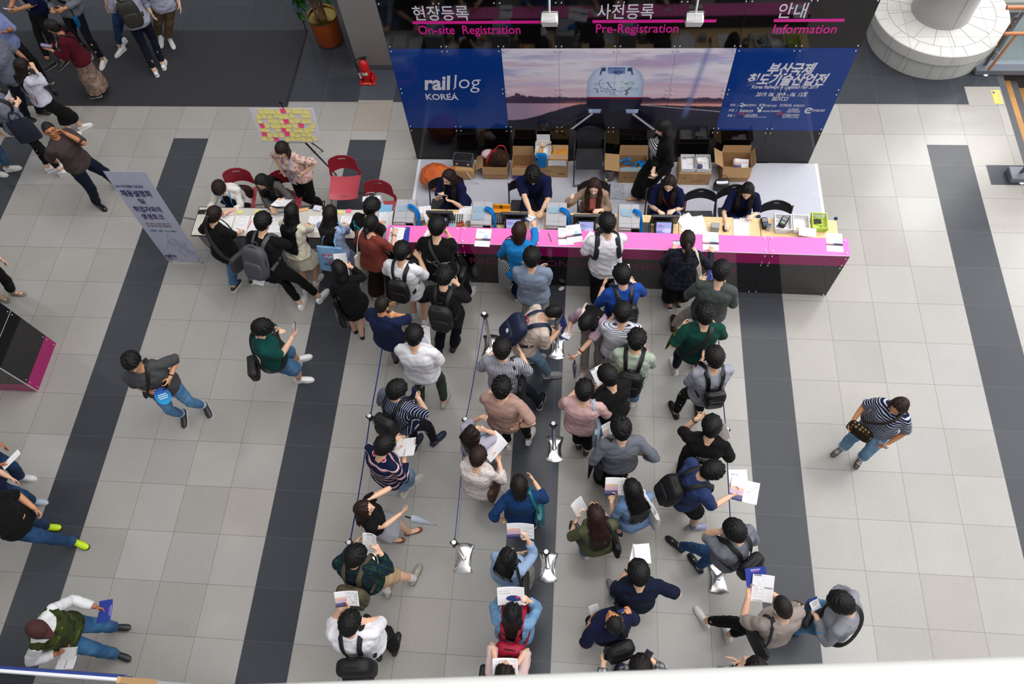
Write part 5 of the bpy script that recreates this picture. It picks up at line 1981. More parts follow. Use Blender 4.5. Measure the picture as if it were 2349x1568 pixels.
def umbrella(label,a,b,col,tip='#111111',rmax=0.028,handle=True,hcol='#111111',name='umbrella'):
 """closed umbrella from its handle end a to its tip b, both pixels with heights"""
 def f(p=None):
  A,B=at(*a),at(*b)
  d=unit(B-A);L=np.linalg.norm(B-A)
  o=empty(name,A,label,'umbrella')
  m=fabric(col,bump=0.8)if isinstance(col,str)else col
  mb=MB();n=16
  pts=[d*L*t for t in(0.16,0.2,0.32,0.55,0.8,0.95)]
  mb.tube(pts,[0.013,rmax,rmax*1.1,rmax*0.85,rmax*0.5,0.008],14);mb.build('canopy',[m],o)
  mb=MB();mb.tube([d*L*0.94,d*L],[0.006,0.004],8);mb.build('ferrule',[flat('ferrule',tip,0.4)],o)
  mb=MB();mb.tube([d*0.0,d*L*0.17],0.009,8)
  mb.build('handle',[flat('umbrella_handle',hcol,0.4)],o)
 return f
def lanyard(label,col='#1f86d8',badge=True,long=0.42):
 def f(p):
  o=worn(p,'lanyard',label,'lanyard')
  F=0.122*p.kb+p.shirt_e+0.008+(0.035 if p.fem else 0)
  mb=MB()
  pts=[(0,-0.075,0.03),(-0.062,-0.01,0.052),(-0.07,0.07,0.01),(-0.05,F,-0.12),(0.0,F+0.004,-long+0.08)]
  ribbon(mb,np.array(pts)*p.u,0.013,0.003)
  ribbon(mb,np.array([(-x,y,z)for x,y,z in pts])*p.u,0.013,0.003)
  mb.build('cord',[flat('lanyard',col,0.5)],o,60)
  if badge:
   b=link('badge',page_mesh('badge',0.095,0.13,0,3),o,T4(np.array([0,F+0.012,-long])*p.u,Rx(rad(82))))
 return f
def glasses(col='#1a1614'):
 def f(p):
  R,hc,k=p.Rh,p.hc,p.hk
  mb=MB()
  for sg in(-1,1):
   a=np.arange(14)*2*np.pi/14
   P=np.stack([sg*0.033+0.023*np.cos(a),np.full(14,0.101)-0.006*np.abs(np.cos(a)*0),0.0+0.018*np.sin(a)],1)
   mb.tube((P*k)@R.T+hc,0.0022,6,loop=True)
   mb.tube((np.array([(sg*0.056,0.099,0.006),(sg*0.079,0.05,0.008),(sg*0.082,-0.01,0.004)])*k)@R.T+hc,0.002,6)
  mb.tube((np.array([(-0.011,0.103,0.004),(0.011,0.103,0.004)])*k)@R.T+hc,0.002,6)
  mb.build('glasses',[flat('glasses',col,0.3)],p.o)
 return f
def wristband(hand='R',col='#111111',t=0.9,r=0.031,name='wristband',th=0.008):
 def f(p):
  sh,el,wr,d,n,s=p.arm[hand]
  c=el+(wr-el)*t
  dd=unit(wr-el)
  x=unit(np.cross(dd,(0.3,0.2,1)));y=np.cross(dd,x)
  a=np.arange(14)*2*np.pi/14
  mb=MB();mb.tube([c+(x*math.cos(q)+y*math.sin(q))*r*p.u*(0.9 if p.fem else 1)for q in a],th,6,loop=True)
  mb.build(name,[flat('band',col,0.4)],p.o)
 return f
def cap(col):
 def f(p):
  D,F=star(40,28)
  r=1.0/np.sqrt((D[:,0]/0.086)**2+(D[:,1]/0.109)**2+(D[:,2]/0.122)**2)
  keep=D[:,2]>0.10
  F=[q for q in F if all(keep[i]for i in q)]
  mb=MB();mb.add(((D*r[:,None])*p.hk)@p.Rh.T+p.hc,F)
  mb.sheet(10,5,lambda u,v:p.hc+p.Rh@(np.array([(u-0.5)*0.155*(1-0.25*v*v),0.088+0.085*v*math.cos((u-0.5)*2.2)-0.05*(2*(u-0.5))**2,0.036-0.018*v-0.05*(u-0.5)**2])*p.hk),0.004)
  mb.build('baseball_cap',[fabric(col)],p.o,60)
 return f
def back_print(p,polys=None,strokes=None,texts=(),m=None,y0=-0.2):
 """printed marks pressed onto the back of a shirt: strokes are polylines in back coordinates (x right, z up from the shoulder line)"""
 PRINTS.append((p,strokes or[],texts,m))
PRINTS=[]
def finish_prints():
 from mathutils.bvhtree import BVHTree
 for p,strokes,texts,m in PRINTS:
  me=p.shirt.data
  vs=[v.co for v in me.vertices]
  bv=BVHTree.FromPolygons(vs,[tuple(q.vertices)for q in me.polygons])
  def drop(x,z,sgn=-1,lift=0.003):
   q=p.S+p.Rc@(np.array([x,sgn*0.6,z])*p.u)
   d=p.Rc@np.array([0,-sgn*1.0,0])
   h=bv.ray_cast(Vector(q),Vector(d))
   if h[0]is None:
    return None
   return np.array(h[0])+np.array(h[1])*lift
  for sgn,pts,w in strokes:
   P=[drop(x,z,sgn)for x,z in catmull(np.array([(a,0,b)for a,b in pts]),4)[:,[0,2]]]
   P=[q for q in P if q is not None]
   if len(P)>1:
    mb=MB();mb.tube(P,w,5);mb.build('print_mark',[m],p.shirt,180)
  for sgn,body,size,x,z,ang,bold,outline in texts:
   cu=bpy.data.curves.new('print_lettering','FONT')
   cu.body=body;cu.size=size;cu.align_x='CENTER';cu.align_y='CENTER';cu.offset=bold*size;cu.resolution_u=3
   if outline:
    cu.fill_mode='NONE';cu.bevel_depth=outline;cu.bevel_resolution=0
   o=link('print_lettering',cu)
   dg=bpy.context.evaluated_depsgraph_get()
   t=bpy.data.meshes.new_from_object(o.evaluated_get(dg))
   bpy.data.objects.remove(o)
   n=len(t.vertices)
   co=np.zeros(n*3);t.vertices.foreach_get('co',co);co=co.reshape(-1,3)
   ca,sa=math.cos(rad(ang)),math.sin(rad(ang))
   last=np.array([0,0,0.0])
   for i in range(n):
    a,b=co[i,0],co[i,1]
    a,b=a*ca-b*sa,a*sa+b*ca
    q=drop(x+(-sgn*-1 if False else 1)*(a if sgn<0 else-a),z+b,sgn,0.004+abs(co[i,2]))
    if q is not None:
     last=q
    co[i]=last
   t.vertices.foreach_set('co',co.ravel());t.update()
   t.materials.clear();t.materials.append(m)
   link('print_lettering',t,p.shirt)
def guess_art(o,sg,d,w,h):
 red=flat('print_red','#c5394f',0.6);wt=flat('print_white','#e6e6ea',0.6);bk=flat('print_black','#20212a',0.6)
 R=Rz(rad(-90*sg))@FACE if False else Rz(rad(90*sg))@FACE
 M=lambda x,z,lift=0.0:T4((sg*(d*0.48+0.012+lift),x,z),R)
 mb=MB();a,b=[(-0.095,-0.10),(0.095,-0.10),(0,-0.27)],0.0
 mb.tube([(x,z,0)for x,z in a],0.0055,6,loop=True)
 mb.build('print_triangle',[red],o,M=T4((sg*(d*0.48+0.010),0,0),R))
 text('print_lettering','GUESS',0.052,wt,o,M(0,-0.135),0.015);text('print_lettering','?',0.085,red,o,M(0,-0.205),0.03)
 text('print_lettering','original',0.075,bk,o,M(0,-0.265,0.003),0.004,0.35)
def front_pack(p):
 m=flat('bag_cloth','#1c1d20',0.6)
 F=0.12+p.shirt_e
 o=worn(p,'front_pack','black pack worn on the chest of the white t-shirt man at the counter','bag',None,(0,F+0.07,-0.06))
 mb=MB();sq_ell(mb,(0,0,-0.18),(0.13,0.055,0.17),0.55);mb.build('bag_body',[m],o,180)
 for sg in(-1,1):
  pts=np.array([(sg*0.10,F+0.01,-0.10),(sg*0.115,0.07,0.02),(sg*0.115,0.0,0.055),(sg*0.125,-0.07,0.025),(sg*0.14,-0.14,-0.12),(sg*0.16,-0.115,-0.26),(sg*0.19,0.0,-0.34),(sg*0.13,F,-0.36)])
  mb=MB();ribbon(mb,pts-np.array([0,F+0.07,-0.06]),0.065,0.008);mb.build('shoulder_strap',[m],o,60)
def round_fan(p):
 c,d,n,s=palm(p,'R')
 o=link('hand_fan',None)
 q=c+p.Rc@np.array([-0.07,0.07,0.03])
 o.matrix_world=mat4(p.W@T4(q,p.Rc@Rz(rad(180))@Rx(rad(42))))
 tag(o,'round blue plastic fan held by the charcoal t-shirt man','fan')
 m,nt=newmat('fan_print',0.25,0.5)
 g=nt.xyz(nt.obj())[1]
 nt.col(nt.ramp(nt.math('ADD',nt.math('MULTIPLY',g,4.0),0.5),[(0.1,lin('#2aa6e0')),(0.9,lin('#2a3f9a'))]))
 mb=MB();a=np.arange(32)*2*np.pi/32
 mb.prism([(0.095*math.cos(t),0.11*math.sin(t))for t in a],-0.001,0.001);mb.build('blade',[m],o)
 for k,(tx,sz)in enumerate((('2019',0.026),('INFO',0.024),('EXPO',0.024))):
  pass
 mb=MB()
 for y,w in((0.02,0.10),(-0.005,0.12),(-0.03,0.10)):
  mb.box((0,y,0.0018),(w,0.010,0.0012));mb.box((0,y,-0.0018),(w,0.010,0.0012))
 mb.build('print_band',[flat('fan_text','#e4eef8',0.4)],o)
def vest(p):
 mb=MB()
 p.torso(mb,0.042,-0.04,0.47,0.1,0.03)
 for nm in 'LR':
  sh=p.arm[nm][0]
  mb.ell(sh+p.Rc@np.array([-0.02 if nm=='R' else 0.02,0,0]),0.075,nu=12,nv=8)
 fuse(mb,'vest',[fabric('#39421f','floral','#2a3018',0.09,0.4,hex3='#565f2a')],p.o,0.0125,3,wrinkle(0.010,77))
# ------------------------------------------------------------------ queue posts, chairs, tables, boxes and desk things
CHROME=flat('polished_steel','#e6e6e6',0.22,0.5,1.0)
DARK=flat('black_plastic','#131315',0.4)
def first(label,i,proto,build,loc,name_label):
 pass
def build_stanchions():
 blk=flat('post_head','#1a1a1c',0.35)
 pts={'a':(2.0,-0.86),'b':(0.739,-2.296),'c':(1.895,-2.285),'d':(0.739,-3.784),'e':(1.905,-3.721),'f':(2.935,-2.294),'g':(2.919,-3.765),'h':(2.914,-0.846),'i':(4.905,-0.79),'j':(4.92,-2.276),'k':(4.91,-3.78),'l':(0.739,-0.86)}
 lab={'l':'chrome queue post starting the leftmost belt line, behind the man with thinning hair','b':'chrome queue post in the leftmost belt line beside the striped-shirt phone man','d':'chrome queue post ending the leftmost belt line by the green plaid shirt man','a':'chrome queue post with free-standing bow-tie base nearest the counter in the second belt line','c':'chrome queue post in the second belt line above the lilac-top woman','e':'chrome queue post with clear base ending the second belt line','h':'chrome queue post beside the lilac-blouse woman bending over','f':'chrome queue post on the dark floor band in the middle of the third belt line','g':'chrome queue post ending the third belt line beside the square black bag','i':'chrome queue post nearest the counter in the right belt line','j':'chrome queue post beside the man with 87 on his back','k':'chrome queue post ending the right belt line behind the grey t-shirt man'}
 proto=None
 for k,(x,y)in pts.items():
  if proto is None:
   o=proto=empty('queue_post',(x,y,0),lab[k],'queue post','chrome queue posts')
   out=[]
   for t in np.linspace(0,1,11):
    out.append((0.120-0.034*math.sin(math.pi*t),-0.16+0.32*t))
   for t in np.linspace(0,1,9)[1:-1]:
    out.append((0.120-0.24*t,0.16+0.022*math.sin(math.pi*t)))
   for t in np.linspace(0,1,11):
    out.append((-0.120+0.034*math.sin(math.pi*t),0.16-0.32*t))
   for t in np.linspace(0,1,9)[1:-1]:
    out.append((-0.120+0.24*t,-0.16-0.022*math.sin(math.pi*t)))
   mb=MB();mb.prism(out,0.0,0.008)
   c=np.array(out);n=len(out)
   mb.loft([np.c_[c*s,np.full(n,z)]for s,z in((1.0,0.008),(0.94,0.016),(0.55,0.026),(0.12,0.030))])
   mb.build('base_plate',[CHROME],o,50)
   mb=MB();mb.lathe([(0.0,0.02),(0.034,0.02),(0.034,0.03),(0.026,0.034),(0.026,0.86),(0,0.86)],24);mb.build('pole',[CHROME],o)
   mb=MB();mb.lathe([(0.0,0.855),(0.031,0.855),(0.033,0.87),(0.033,0.935),(0.028,0.945),(0,0.945)],24)
   for s in(-1,1):
    mb.box((0,s*0.038,0.90),(0.022,0.02,0.06),bev=0.004);mb.box((s*0.038,0,0.90),(0.02,0.022,0.06),bev=0.004)
   mb.build('belt_head',[blk],o)
   mb=MB();mb.lathe([(0.0,0.945),(0.024,0.945),(0.024,0.950),(0,0.952)],24);mb.build('cap_disc',[flat('cap_white','#e4e6e8',0.25)],o)
  else:
   o=copy_tree(proto);o.location=(x,y,0);o['label']=lab[k]
 blue=flat('belt_blue','#123a9c',0.5)
 bl={'lb':'upper blue belt of the leftmost queue line','bd':'lower blue belt of the leftmost queue line','ac':'upper blue belt of the second queue line','ce':'lower blue belt of the second queue line','hf':'upper blue belt of the third queue line','fg':'lower blue belt of the third queue line','ij':'upper blue belt of the right queue line','jk':'lower blue belt of the right queue line'}
 for k,l in bl.items():
  A,Bq=np.array(pts[k[0]]),np.array(pts[k[1]])
  d=Bq-A;L=np.linalg.norm(d);d=d/L
  mb=MB()
  mb.sheet(14,1,lambda u,v:np.array([*(A+d*(0.05+u*(L-0.10))),0.876+0.046*v-0.035*math.sin(math.pi*u)]),0.0025)
  o=mb.build('queue_belt',[blue],smooth=60)
  tag(o,l,'queue belt','blue queue belts')
def build_chairs():
 red=flat('chair_red','#8c1f2e',0.42);red2=flat('chair_red_seat','#b54450',0.45)
 wire=flat('chair_wire','#b9b9bb',0.2,0.5,1.0)
 # red plastic chair
 def red_chair(loc,rz,label):
  o=empty('stacking_chair',loc,label,'chair','red chairs at the sign-up table',rz)
  mb=MB();mb.sheet(10,10,lambda u,v:np.array([(u-0.5)*(0.46-0.03*v),-0.20+0.42*v,0.445-0.018*math.sin(math.pi*u)+0.02*(2*u-1)**4-(0.05*max(0,v-0.82)/0.18)**1.0*0.5]),0.010)
  mb.build('seat',[red2],o,60)
  mb=MB()
  z0,z1,n=0.52,0.80,22
  outer,inner=[],[]
  def pt(x,z):
   return np.array([x,-0.205-0.20*(z-0.45)+0.045*(1-(x/0.23)**2)*-1+0.03,z])
  rows=[]
  for j in range(13):
   t=j/12
   z=z0+(z1-z0)*t
   hw=0.225*(1-0.10*t)*(1 if t<0.72 else math.sqrt(max(0.12,1-((t-0.72)/0.30)**2)))
   zb=0.035*(1-t)
   rows.append([pt(hw*s,z+zb*math.cos(s*math.pi/2)*(1-t)*1.6)for s in np.linspace(-1,1,15)])
  Pg=np.array(rows)
  hole=lambda i,j:5<=i<=8 and j==9
  v=np.concatenate([(Pg+np.array([0,0.006,0])).reshape(-1,3),(Pg-np.array([0,0.006,0])).reshape(-1,3)])
  W,Hh=15,13;off=W*Hh;f=[]
  for j in range(Hh-1):
   for i in range(W-1):
    a,b,c,d=j*W+i,j*W+i+1,(j+1)*W+i+1,(j+1)*W+i
    if hole(i,j):
     for p_,q_ in((a,b),(b,c),(c,d),(d,a)):
      f.append((p_,q_,q_+off,p_+off))
     continue
    f+=[(a,b,c,d),(d+off,c+off,b+off,a+off)]
  rim=[i for i in range(W)]+[j*W+W-1 for j in range(1,Hh)]+[(Hh-1)*W+i for i in range(W-2,-1,-1)]+[j*W for j in range(Hh-2,0,-1)]
  for a,b in zip(rim,rim[1:]+rim[:1]):
   f.append((b,a,a+off,b+off))
  mb.add(v,f);mb.build('backrest',[red],o,60)
  for s in(-1,1):
   mb=MB();mb.tube([(s*0.215,-0.19,0.44),(s*0.222,-0.215,0.50),(s*0.215,-0.225,0.56)],(0.02,0.009),8);mb.build('back_strut',[red],o,60)
   mb=MB();mb.tube([(s*0.205,0.16,0.425),(s*0.245,0.22,0.03),(s*0.245,0.20,0.011),(s*0.245,-0.25,0.011),(s*0.245,-0.27,0.03),(s*0.215,-0.16,0.425)],0.0075,8);mb.build('sled_leg',[wire],o)
  mb=MB();mb.tube([(-0.245,-0.22,0.012),(0.245,-0.22,0.012)],0.0065,8);mb.tube([(-0.205,0.16,0.425),(0.205,0.16,0.425)],0.0065,8);mb.build('cross_rod',[wire],o)
  return o
 R180=math.pi
 red_chair((-1.88,1.24,0),R180+0.12,'red plastic chair behind the seated woman in sheer white blouse, purse on its seat')
 red_chair((-1.17,1.22,0),R180+0.1,'red plastic chair behind the seated woman in grey suit')
 red_chair((-0.345,1.50,0),R180+0.06,'empty red plastic chair standing free, seat in full view')
 red_chair((0.235,1.06,0),R180-0.05,'red plastic chair with white and blue paper bags on it')
 # black folding chair
 blk=flat('folding_black','#26262a',0.45);tube=flat('folding_tube','#4a4b50',0.3,0.5,0.8);silver=flat('folding_silver','#8e9096',0.3,0.5,0.9)
 def folding():
  o=empty('folding_chair',(0,0,0),'','chair','black folding chairs behind the counter')
  mb=MB();mb.sheet(8,8,lambda u,v:np.array([(u-0.5)*0.40*(1-0.06*(2*v-1)**4),-0.17+0.38*v,0.445-0.012*math.sin(math.pi*u)*math.sin(math.pi*v)]),0.018);mb.build('seat',[blk],o,60)
  rows=[]
  for j in range(10):
   t=j/9
   z=0.60+0.19*t
   hw=0.215*(1 if t<0.45 else math.sqrt(max(0.30,1-((t-0.45)/0.66)**2)))
   zb=0.05*(1-t)**1.5
   rows.append([np.array([hw*s,-0.215-0.25*(z-0.6)-0.035*(1-s*s),z+zb*(1-s*s)])for s in np.linspace(-1,1,13)])
  Pg=np.array(rows);W,Hh=13,10
  v=np.concatenate([(Pg+np.array([0,0.007,0])).reshape(-1,3),(Pg-np.array([0,0.007,0])).reshape(-1,3)]);off=W*Hh;f=[]
  for j in range(Hh-1):
   for i in range(W-1):
    a,b,c,d=j*W+i,j*W+i+1,(j+1)*W+i+1,(j+1)*W+i
    if i in(5,6)and j==6:
     for p_,q_ in((a,b),(b,c),(c,d),(d,a)):
      f.append((p_,q_,q_+off,p_+off))
     continue
    f+=[(a,b,c,d),(d+off,c+off,b+off,a+off)]
  rim=[i for i in range(W)]+[j*W+W-1 for j in range(1,Hh)]+[(Hh-1)*W+i for i in range(W-2,-1,-1)]+[j*W for j in range(Hh-2,0,-1)]
  for a,b in zip(rim,rim[1:]+rim[:1]):
   f.append((b,a,a+off,b+off))
  mb=MB();mb.add(v,f);mb.build('backrest',[blk],o,60)
  for s in(-1,1):
   mb=MB();mb.tube([(s*0.222,-0.262,0.72),(s*0.222,-0.20,0.52),(s*0.222,0.20,0.02)],0.0115,8);mb.build('front_leg',[silver],o)
   mb=MB();mb.tube([(s*0.205,0.12,0.43),(s*0.205,-0.22,0.015)],0.0105,8);mb.build('rear_leg',[tube],o)
  mb=MB();mb.tube([(-0.222,0.19,0.035),(0.222,0.19,0.035)],0.010,8);mb.tube([(-0.205,-0.20,0.04),(0.205,-0.20,0.04)],0.009,8);mb.build('cross_rod',[tube],o)
  return o
 spots=[((1.20,1.12),180,'black folding chair under the left-end staff woman'),((2.36,1.12),180,'black folding chair under the staff man'),((3.36,1.12),182,'black folding chair under the staff woman in tan overshirt'),((4.31,1.06),178,'black folding chair under the typing staff woman'),((4.83,0.98),181,'empty black folding chair between the typing and the mouse-using staff women'),((5.31,1.06),186,'black folding chair under the mouse-using staff woman'),((5.83,0.80),180,'empty black folding chair at the right end, behind the white baskets'),((3.28,2.09),180,'black folding chair with silver legs against the backdrop among the boxes')]
 proto=None
 for(x,y),a,l in spots:
  if proto is None:
   o=proto=folding()
  else:
   o=copy_tree(proto)
  o.location=(x,y,0.0063);o.rotation_euler=(0,0,rad(a));o['label']=l
def build_signup():
 top=flat('table_top','#c9c5bb',0.5);edge=flat('table_edge','#3a3038',0.5);pan=flat('table_panel','#77787b',0.55);leg=flat('table_leg','#77797d',0.3,0.5,0.8)
 for k,(xa,xb,l)in enumerate(((-2.305,-0.88,'left half of the long grey sign-up table covered in forms'),(-0.87,0.555,'right half of the long grey sign-up table reaching the counter'))):
  y0,y1=0.375,0.865
  o=empty('folding_table',((xa+xb)/2,(y0+y1)/2,0),l,'table','grey sign-up tables')
  w,d=xb-xa,y1-y0
  mb=MB();mb.box((0,0,0.727),(w,d,0.022),bev=0.006);mb.build('tabletop',[top],o)
  mb=MB();mb.box((0,-d/2-0.001,0.726),(w,0.006,0.026));mb.box((0,d/2+0.001,0.726),(w,0.006,0.026));mb.box((-w/2 if k==0 else w/2,0,0.726),(0.006,d,0.026));mb.build('edge_band',[edge],o)
  mb=MB();mb.box((0,-d/2+0.06,0.53),(w-0.1,0.012,0.30));mb.build('modesty_panel',[pan],o)
  for sx in(-1,1):
   for sy in(-1,1):
    mb=MB();mb.tube([(sx*(w/2-0.08),sy*(d/2-0.07),0.0),(sx*(w/2-0.08),sy*(d/2-0.07),0.715)],0.014,8);mb.build('leg',[leg],o)
 Z=0.7395
 def lay(kind,px,py,w,h,rz,label,z=Z,name='form_sheet',cat='paper',group=None,seed=1,bend=0.0,lift=0.0):
  q=at(px,py,z)
  o=link(name,page_mesh(kind,w,h,bend,seed))
  o.matrix_world=mat4(T4((q[0],q[1],z+0.0012+lift),Rz(rad(rz))))
  tag(o,label,cat,group)
  return o
 fx=[(478,'first sign-up form from the left on the sign-up table'),(516,'second sign-up form from the left, under the ponytail woman\'s pen hand'),(552,'third sign-up form from the left with an orange pen on it'),(588,'fourth sign-up form from the left, by the grey-backpack man'),(630,'fifth sign-up form, right of the grey-backpack man'),(722,'sign-up form between the cream-dress and the pale-blue-shirt woman'),(795,'sign-up form under the pen of the pale-blue-shirt woman'),(838,'sign-up form left of the black OCEAN shirt man')]
 for k,(x,l)in enumerate(fx):
  lay('form',x,514,0.205,0.285,0.5*(k%3-1),l,group='forms laid along the sign-up table',seed=50+k)
 lay('form',884,505,0.20,0.28,4,'form under the hand of the man in black OCEAN shirt',group='forms laid along the sign-up table',seed=60,lift=0.003)
 o=lay('blue',885,494,0.21,0.30,0,'',seed=1);bpy.data.objects.remove(o)
 def slab(px,py,w,d,h,rz,m,name,label,cat,z=Z,group=None,bev=0.002):
  q=at(px,py,z)
  mb=MB();mb.box((0,0,h/2+0.0004),(w,d,h),bev=bev)
  o=mb.build(name,[m],M=T4((q[0],q[1],z),Rz(rad(rz))))
  return tag(o,label,cat,group)
 slab(883,487,0.19,0.27,0.003,0,flat('folder_sky','#7fb3d6',0.4),'folder','pale blue clear folder at the right end of the sign-up table','folder',Z-0.001)
 slab(881,491,0.07,0.07,0.002,35,flat('note_white','#e6e4ea',0.6),'paper_slip','small white slip lying on the pale blue folder','paper',Z+0.003)
 yl=flat('sticky_yellow','#e9dd7c',0.6);pk=flat('sticky_pink','#ee5f8f',0.6)
 slab(550,486,0.075,0.06,0.008,3,yl,'sticky_pad','yellow sticky pad nearest the white-blouse woman','sticky notes');slab(591,485,0.075,0.055,0.008,-2,yl,'sticky_pad','yellow sticky pad beside the tape roll','sticky notes')
 slab(781,487,0.075,0.055,0.008,2,yl,'sticky_pad','yellow sticky pad left of the pink pad','sticky notes');slab(800,484,0.07,0.06,0.008,4,pk,'sticky_pad','pink sticky pad on the sign-up table','sticky notes')
 slab(467,486,0.075,0.15,0.009,-85,DARK,'phone','black phone lying at the left end of the sign-up table','phone')
 slab(527,489,0.10,0.06,0.004,-8,flat('card_pink','#e8cfd8',0.5),'card','pale pink card by the hands of the white-blouse woman','card')
 slab(729,479,0.08,0.11,0.03,80,flat('box_lilac','#d3d2e4',0.5),'pen_box','small pale box on the sign-up table behind the pale-blue-shirt woman','box')
 slab(692,482,0.20,0.05,0.012,12,flat('bag_orange_print','#dcb27e',0.35),'plastic_packet','crumpled clear packet with orange print on the sign-up table','packet')
 q=at(612,485,Z);mb=MB();a=np.arange(20)*2*np.pi/20
 mb.tube(np.c_[0.035*np.cos(a),0.035*np.sin(a),np.full(20,0.011)],(0.008,0.011),8,loop=True)
 tag(mb.build('tape_roll',[flat('tape_clear','#dedcd6',0.3)],M=T4((q[0],q[1],Z))),'clear tape roll on the sign-up table','tape')
 for px,py,rz,c,l in((574,514,80,'#d8432a','orange pen lying on the third sign-up form'),(650,487,10,'#2f58a8','blue pen lying on the sign-up table by the cream-dress woman')):
  q=at(px,py,Z);mb=MB();mb.tube([(-0.07,0,0.0065),(0.06,0,0.0065),(0.07,0,0.0065)],[0.005,0.005,0.0015],8)
  tag(mb.build('pen',[flat('pen',c,0.4)],M=T4((q[0],q[1],Z+0.002),Rz(rad(rz)))),l,'pen')
  # purse and bags on the red chairs
 mb=MB();sq_ell(mb,(0,0,0.10),(0.16,0.11,0.10),0.75)
 o=mb.build('bag_body',[fabric('#33191f',bump=1.0)]);o.location=(-1.84,1.28,0.447)
 r=empty('purse',(-1.84,1.28,0.447),'soft maroon purse on the red chair behind the white-blouse woman','bag');o.parent=r;o.location=(0,0,0)
 mb=MB();mb.tube([(-0.12,0.0,0.17),(-0.02,-0.04,0.27),(0.12,-0.03,0.25),(0.2,0.0,0.15)],0.011,8);mb.build('strap',[flat('purse_strap','#2a161c',0.5)],r)
 for(x,y,z,w,d,h,c,c2,l,a)in((0.20,1.06,0.448,0.26,0.11,0.30,'#e3e2e6','#e3e2e6','white paper bag standing at the back of the red chair',0.1),(0.26,0.96,0.448,0.34,0.09,0.27,'#d5d9e2','#5aa7dc','white and sky blue paper bag in front on the red chair',-0.12)):
  r=empty('paper_bag',(x,y,z),l,'bag',None,a)
  mb=MB();mb.loft([np.array([(-w/2*s,-d/2*t,q),(w/2*s,-d/2*t,q),(w/2*s,d/2*t,q),(-w/2*s,d/2*t,q)])for q,s,t in((0.001,1,1),(h*0.6,1.0,0.95),(h,0.98,0.75))],mi=0)
  mb.build('bag_body',[flat('paperbag',c,0.5)],r,20)
  mb=MB();mb.box((w/2+0.002,0,h*0.45),(0.003,d*0.92,h*0.88));mb.build('side_panel',[flat('paperbag',c2,0.5)],r)
  for s in(-1,1):
   mb=MB();mb.tube(catmull([(-0.07,s*d*0.36,h-0.01),(-0.05,s*d*0.36,h+0.07),(0.05,s*d*0.36,h+0.07),(0.07,s*d*0.36,h-0.01)],4),0.004,6);mb.build('handle',[flat('cord','#b9bcc8',0.6)],r)
   # notice board on an easel
 o=empty('easel',(-1.08,1.98,0),'black tripod easel carrying the notice board','easel')
 for k,(tx,ty)in enumerate(((-1.009,2.55),(-0.70,2.07),(-1.55,1.90))):
  a,b=np.array([-1.08,2.06,1.10]),np.array([tx,ty,0.0])
  mb=MB();mb.tube([a+np.array([0.0,0.0,0.0]),(a+b)/2,b+np.array([0,0,0.015])],[0.016,0.014,0.010],8);mb.ell(b+np.array([0,0,0.012]),0.014,nu=8,nv=6);mb.ell((a+b)/2,0.022,nu=8,nv=6)
  mb.xf(None,(1.08,-1.98,0));mb.build('leg',[DARK],o)
 mb=MB();mb.tube([(0,0.085,1.08),(0.0,0.10,1.30),(0.0,0.135,1.53)],0.011,8);mb.box((0,0.125,1.53),(0.05,0.03,0.045),bev=0.006);mb.box((0,-0.03,0.905),(0.42,0.05,0.016),bev=0.004);mb.tube([(0,0.085,1.09),(0,-0.03,0.905)],0.010,6);mb.build('mast',[DARK],o)
 A,ux,uz=np.array([-1.545,1.915,0.915]),unit(np.array([0.90,0.012,0.0])),unit(np.array([0,0.14,0.56]))
 un=np.cross(ux,uz)
 Rb=np.stack([ux,uz,un],1)
 mb=MB();mb.box((0.46,0.285,0),(0.92,0.57,0.006),bev=0.002)
 tag(mb.build('notice_board',[flat('board_white','#d6d5dd',0.5)],M=T4(A,Rb)),'white foam board covered with yellow and pink sticky notes','board')
 r=random.Random(11)
 pinks={(2,5),(3,0),(3,7),(4,4),(5,0),(5,4),(5,9),(6,2),(7,1),(7,6),(0,5)}
 me={}
 for nm,c in(('y','#e8dd86'),('p','#f0487f')):
  mb=MB();mb.sheet(3,3,lambda u,v:np.array([(u-0.5)*0.074,(v-0.5)*0.074,0.002+0.006*(1-v)**2]),0.0008);me[nm]=mb.mesh('sticky_note',[flat('note',c,0.65)],60)
 n=0
 for j in range(7):
  for i in range(10):
   if(i*7+j*3)%13==0:
    continue
   pk_=(j,i)in pinks
   x=0.075+0.082*i+r.uniform(-0.012,0.012)+(0.02 if j%2 else 0);y=0.525-0.076*j+r.uniform(-0.012,0.012)
   if x>0.87 or y<0.04:
    continue
   o=link('sticky_note',me['p' if pk_ else 'y']);n+=1
   o.matrix_world=mat4(T4(A+Rb@np.array([x,y,0.0035+0.0012*(n%4)]),Rb@Rz(rad(r.uniform(-12,12)))))
   tag(o,'pink sticky note stuck among the yellow ones on the notice board' if pk_ else 'yellow sticky note stuck on the notice board','sticky note','pink notes on the notice board' if pk_ else 'yellow notes on the notice board')
   # x banner
 bl,br=np.array([-2.99,0.372,0.05]),np.array([-2.42,0.366,0.05])
 ux=unit(br-bl);up=unit(np.array([0.0,0.17,1.80]));un=np.cross(ux,up);Rb=np.stack([ux,up,un],1)
 W,Hh=0.575,1.86
 o=empty('banner_stand',bl,'leaning pale banner announcing the recruitment talk at the left of the sign-up table','banner')
 o.matrix_world=mat4(T4(bl,Rb))
 mb=MB();mb.sheet(6,12,lambda u,v:np.array([u*W,v*Hh,0.012*math.sin(math.pi*v)]),0.002);mb.build('printed_sheet',[flat('banner_lilac','#b9bad0',0.6)],o,60)
 nv=flat('banner_navy','#1d2056',0.6);mr=flat('banner_maroon','#6b3a58',0.6);gy=flat('banner_lines','#7a7fa0',0.6)
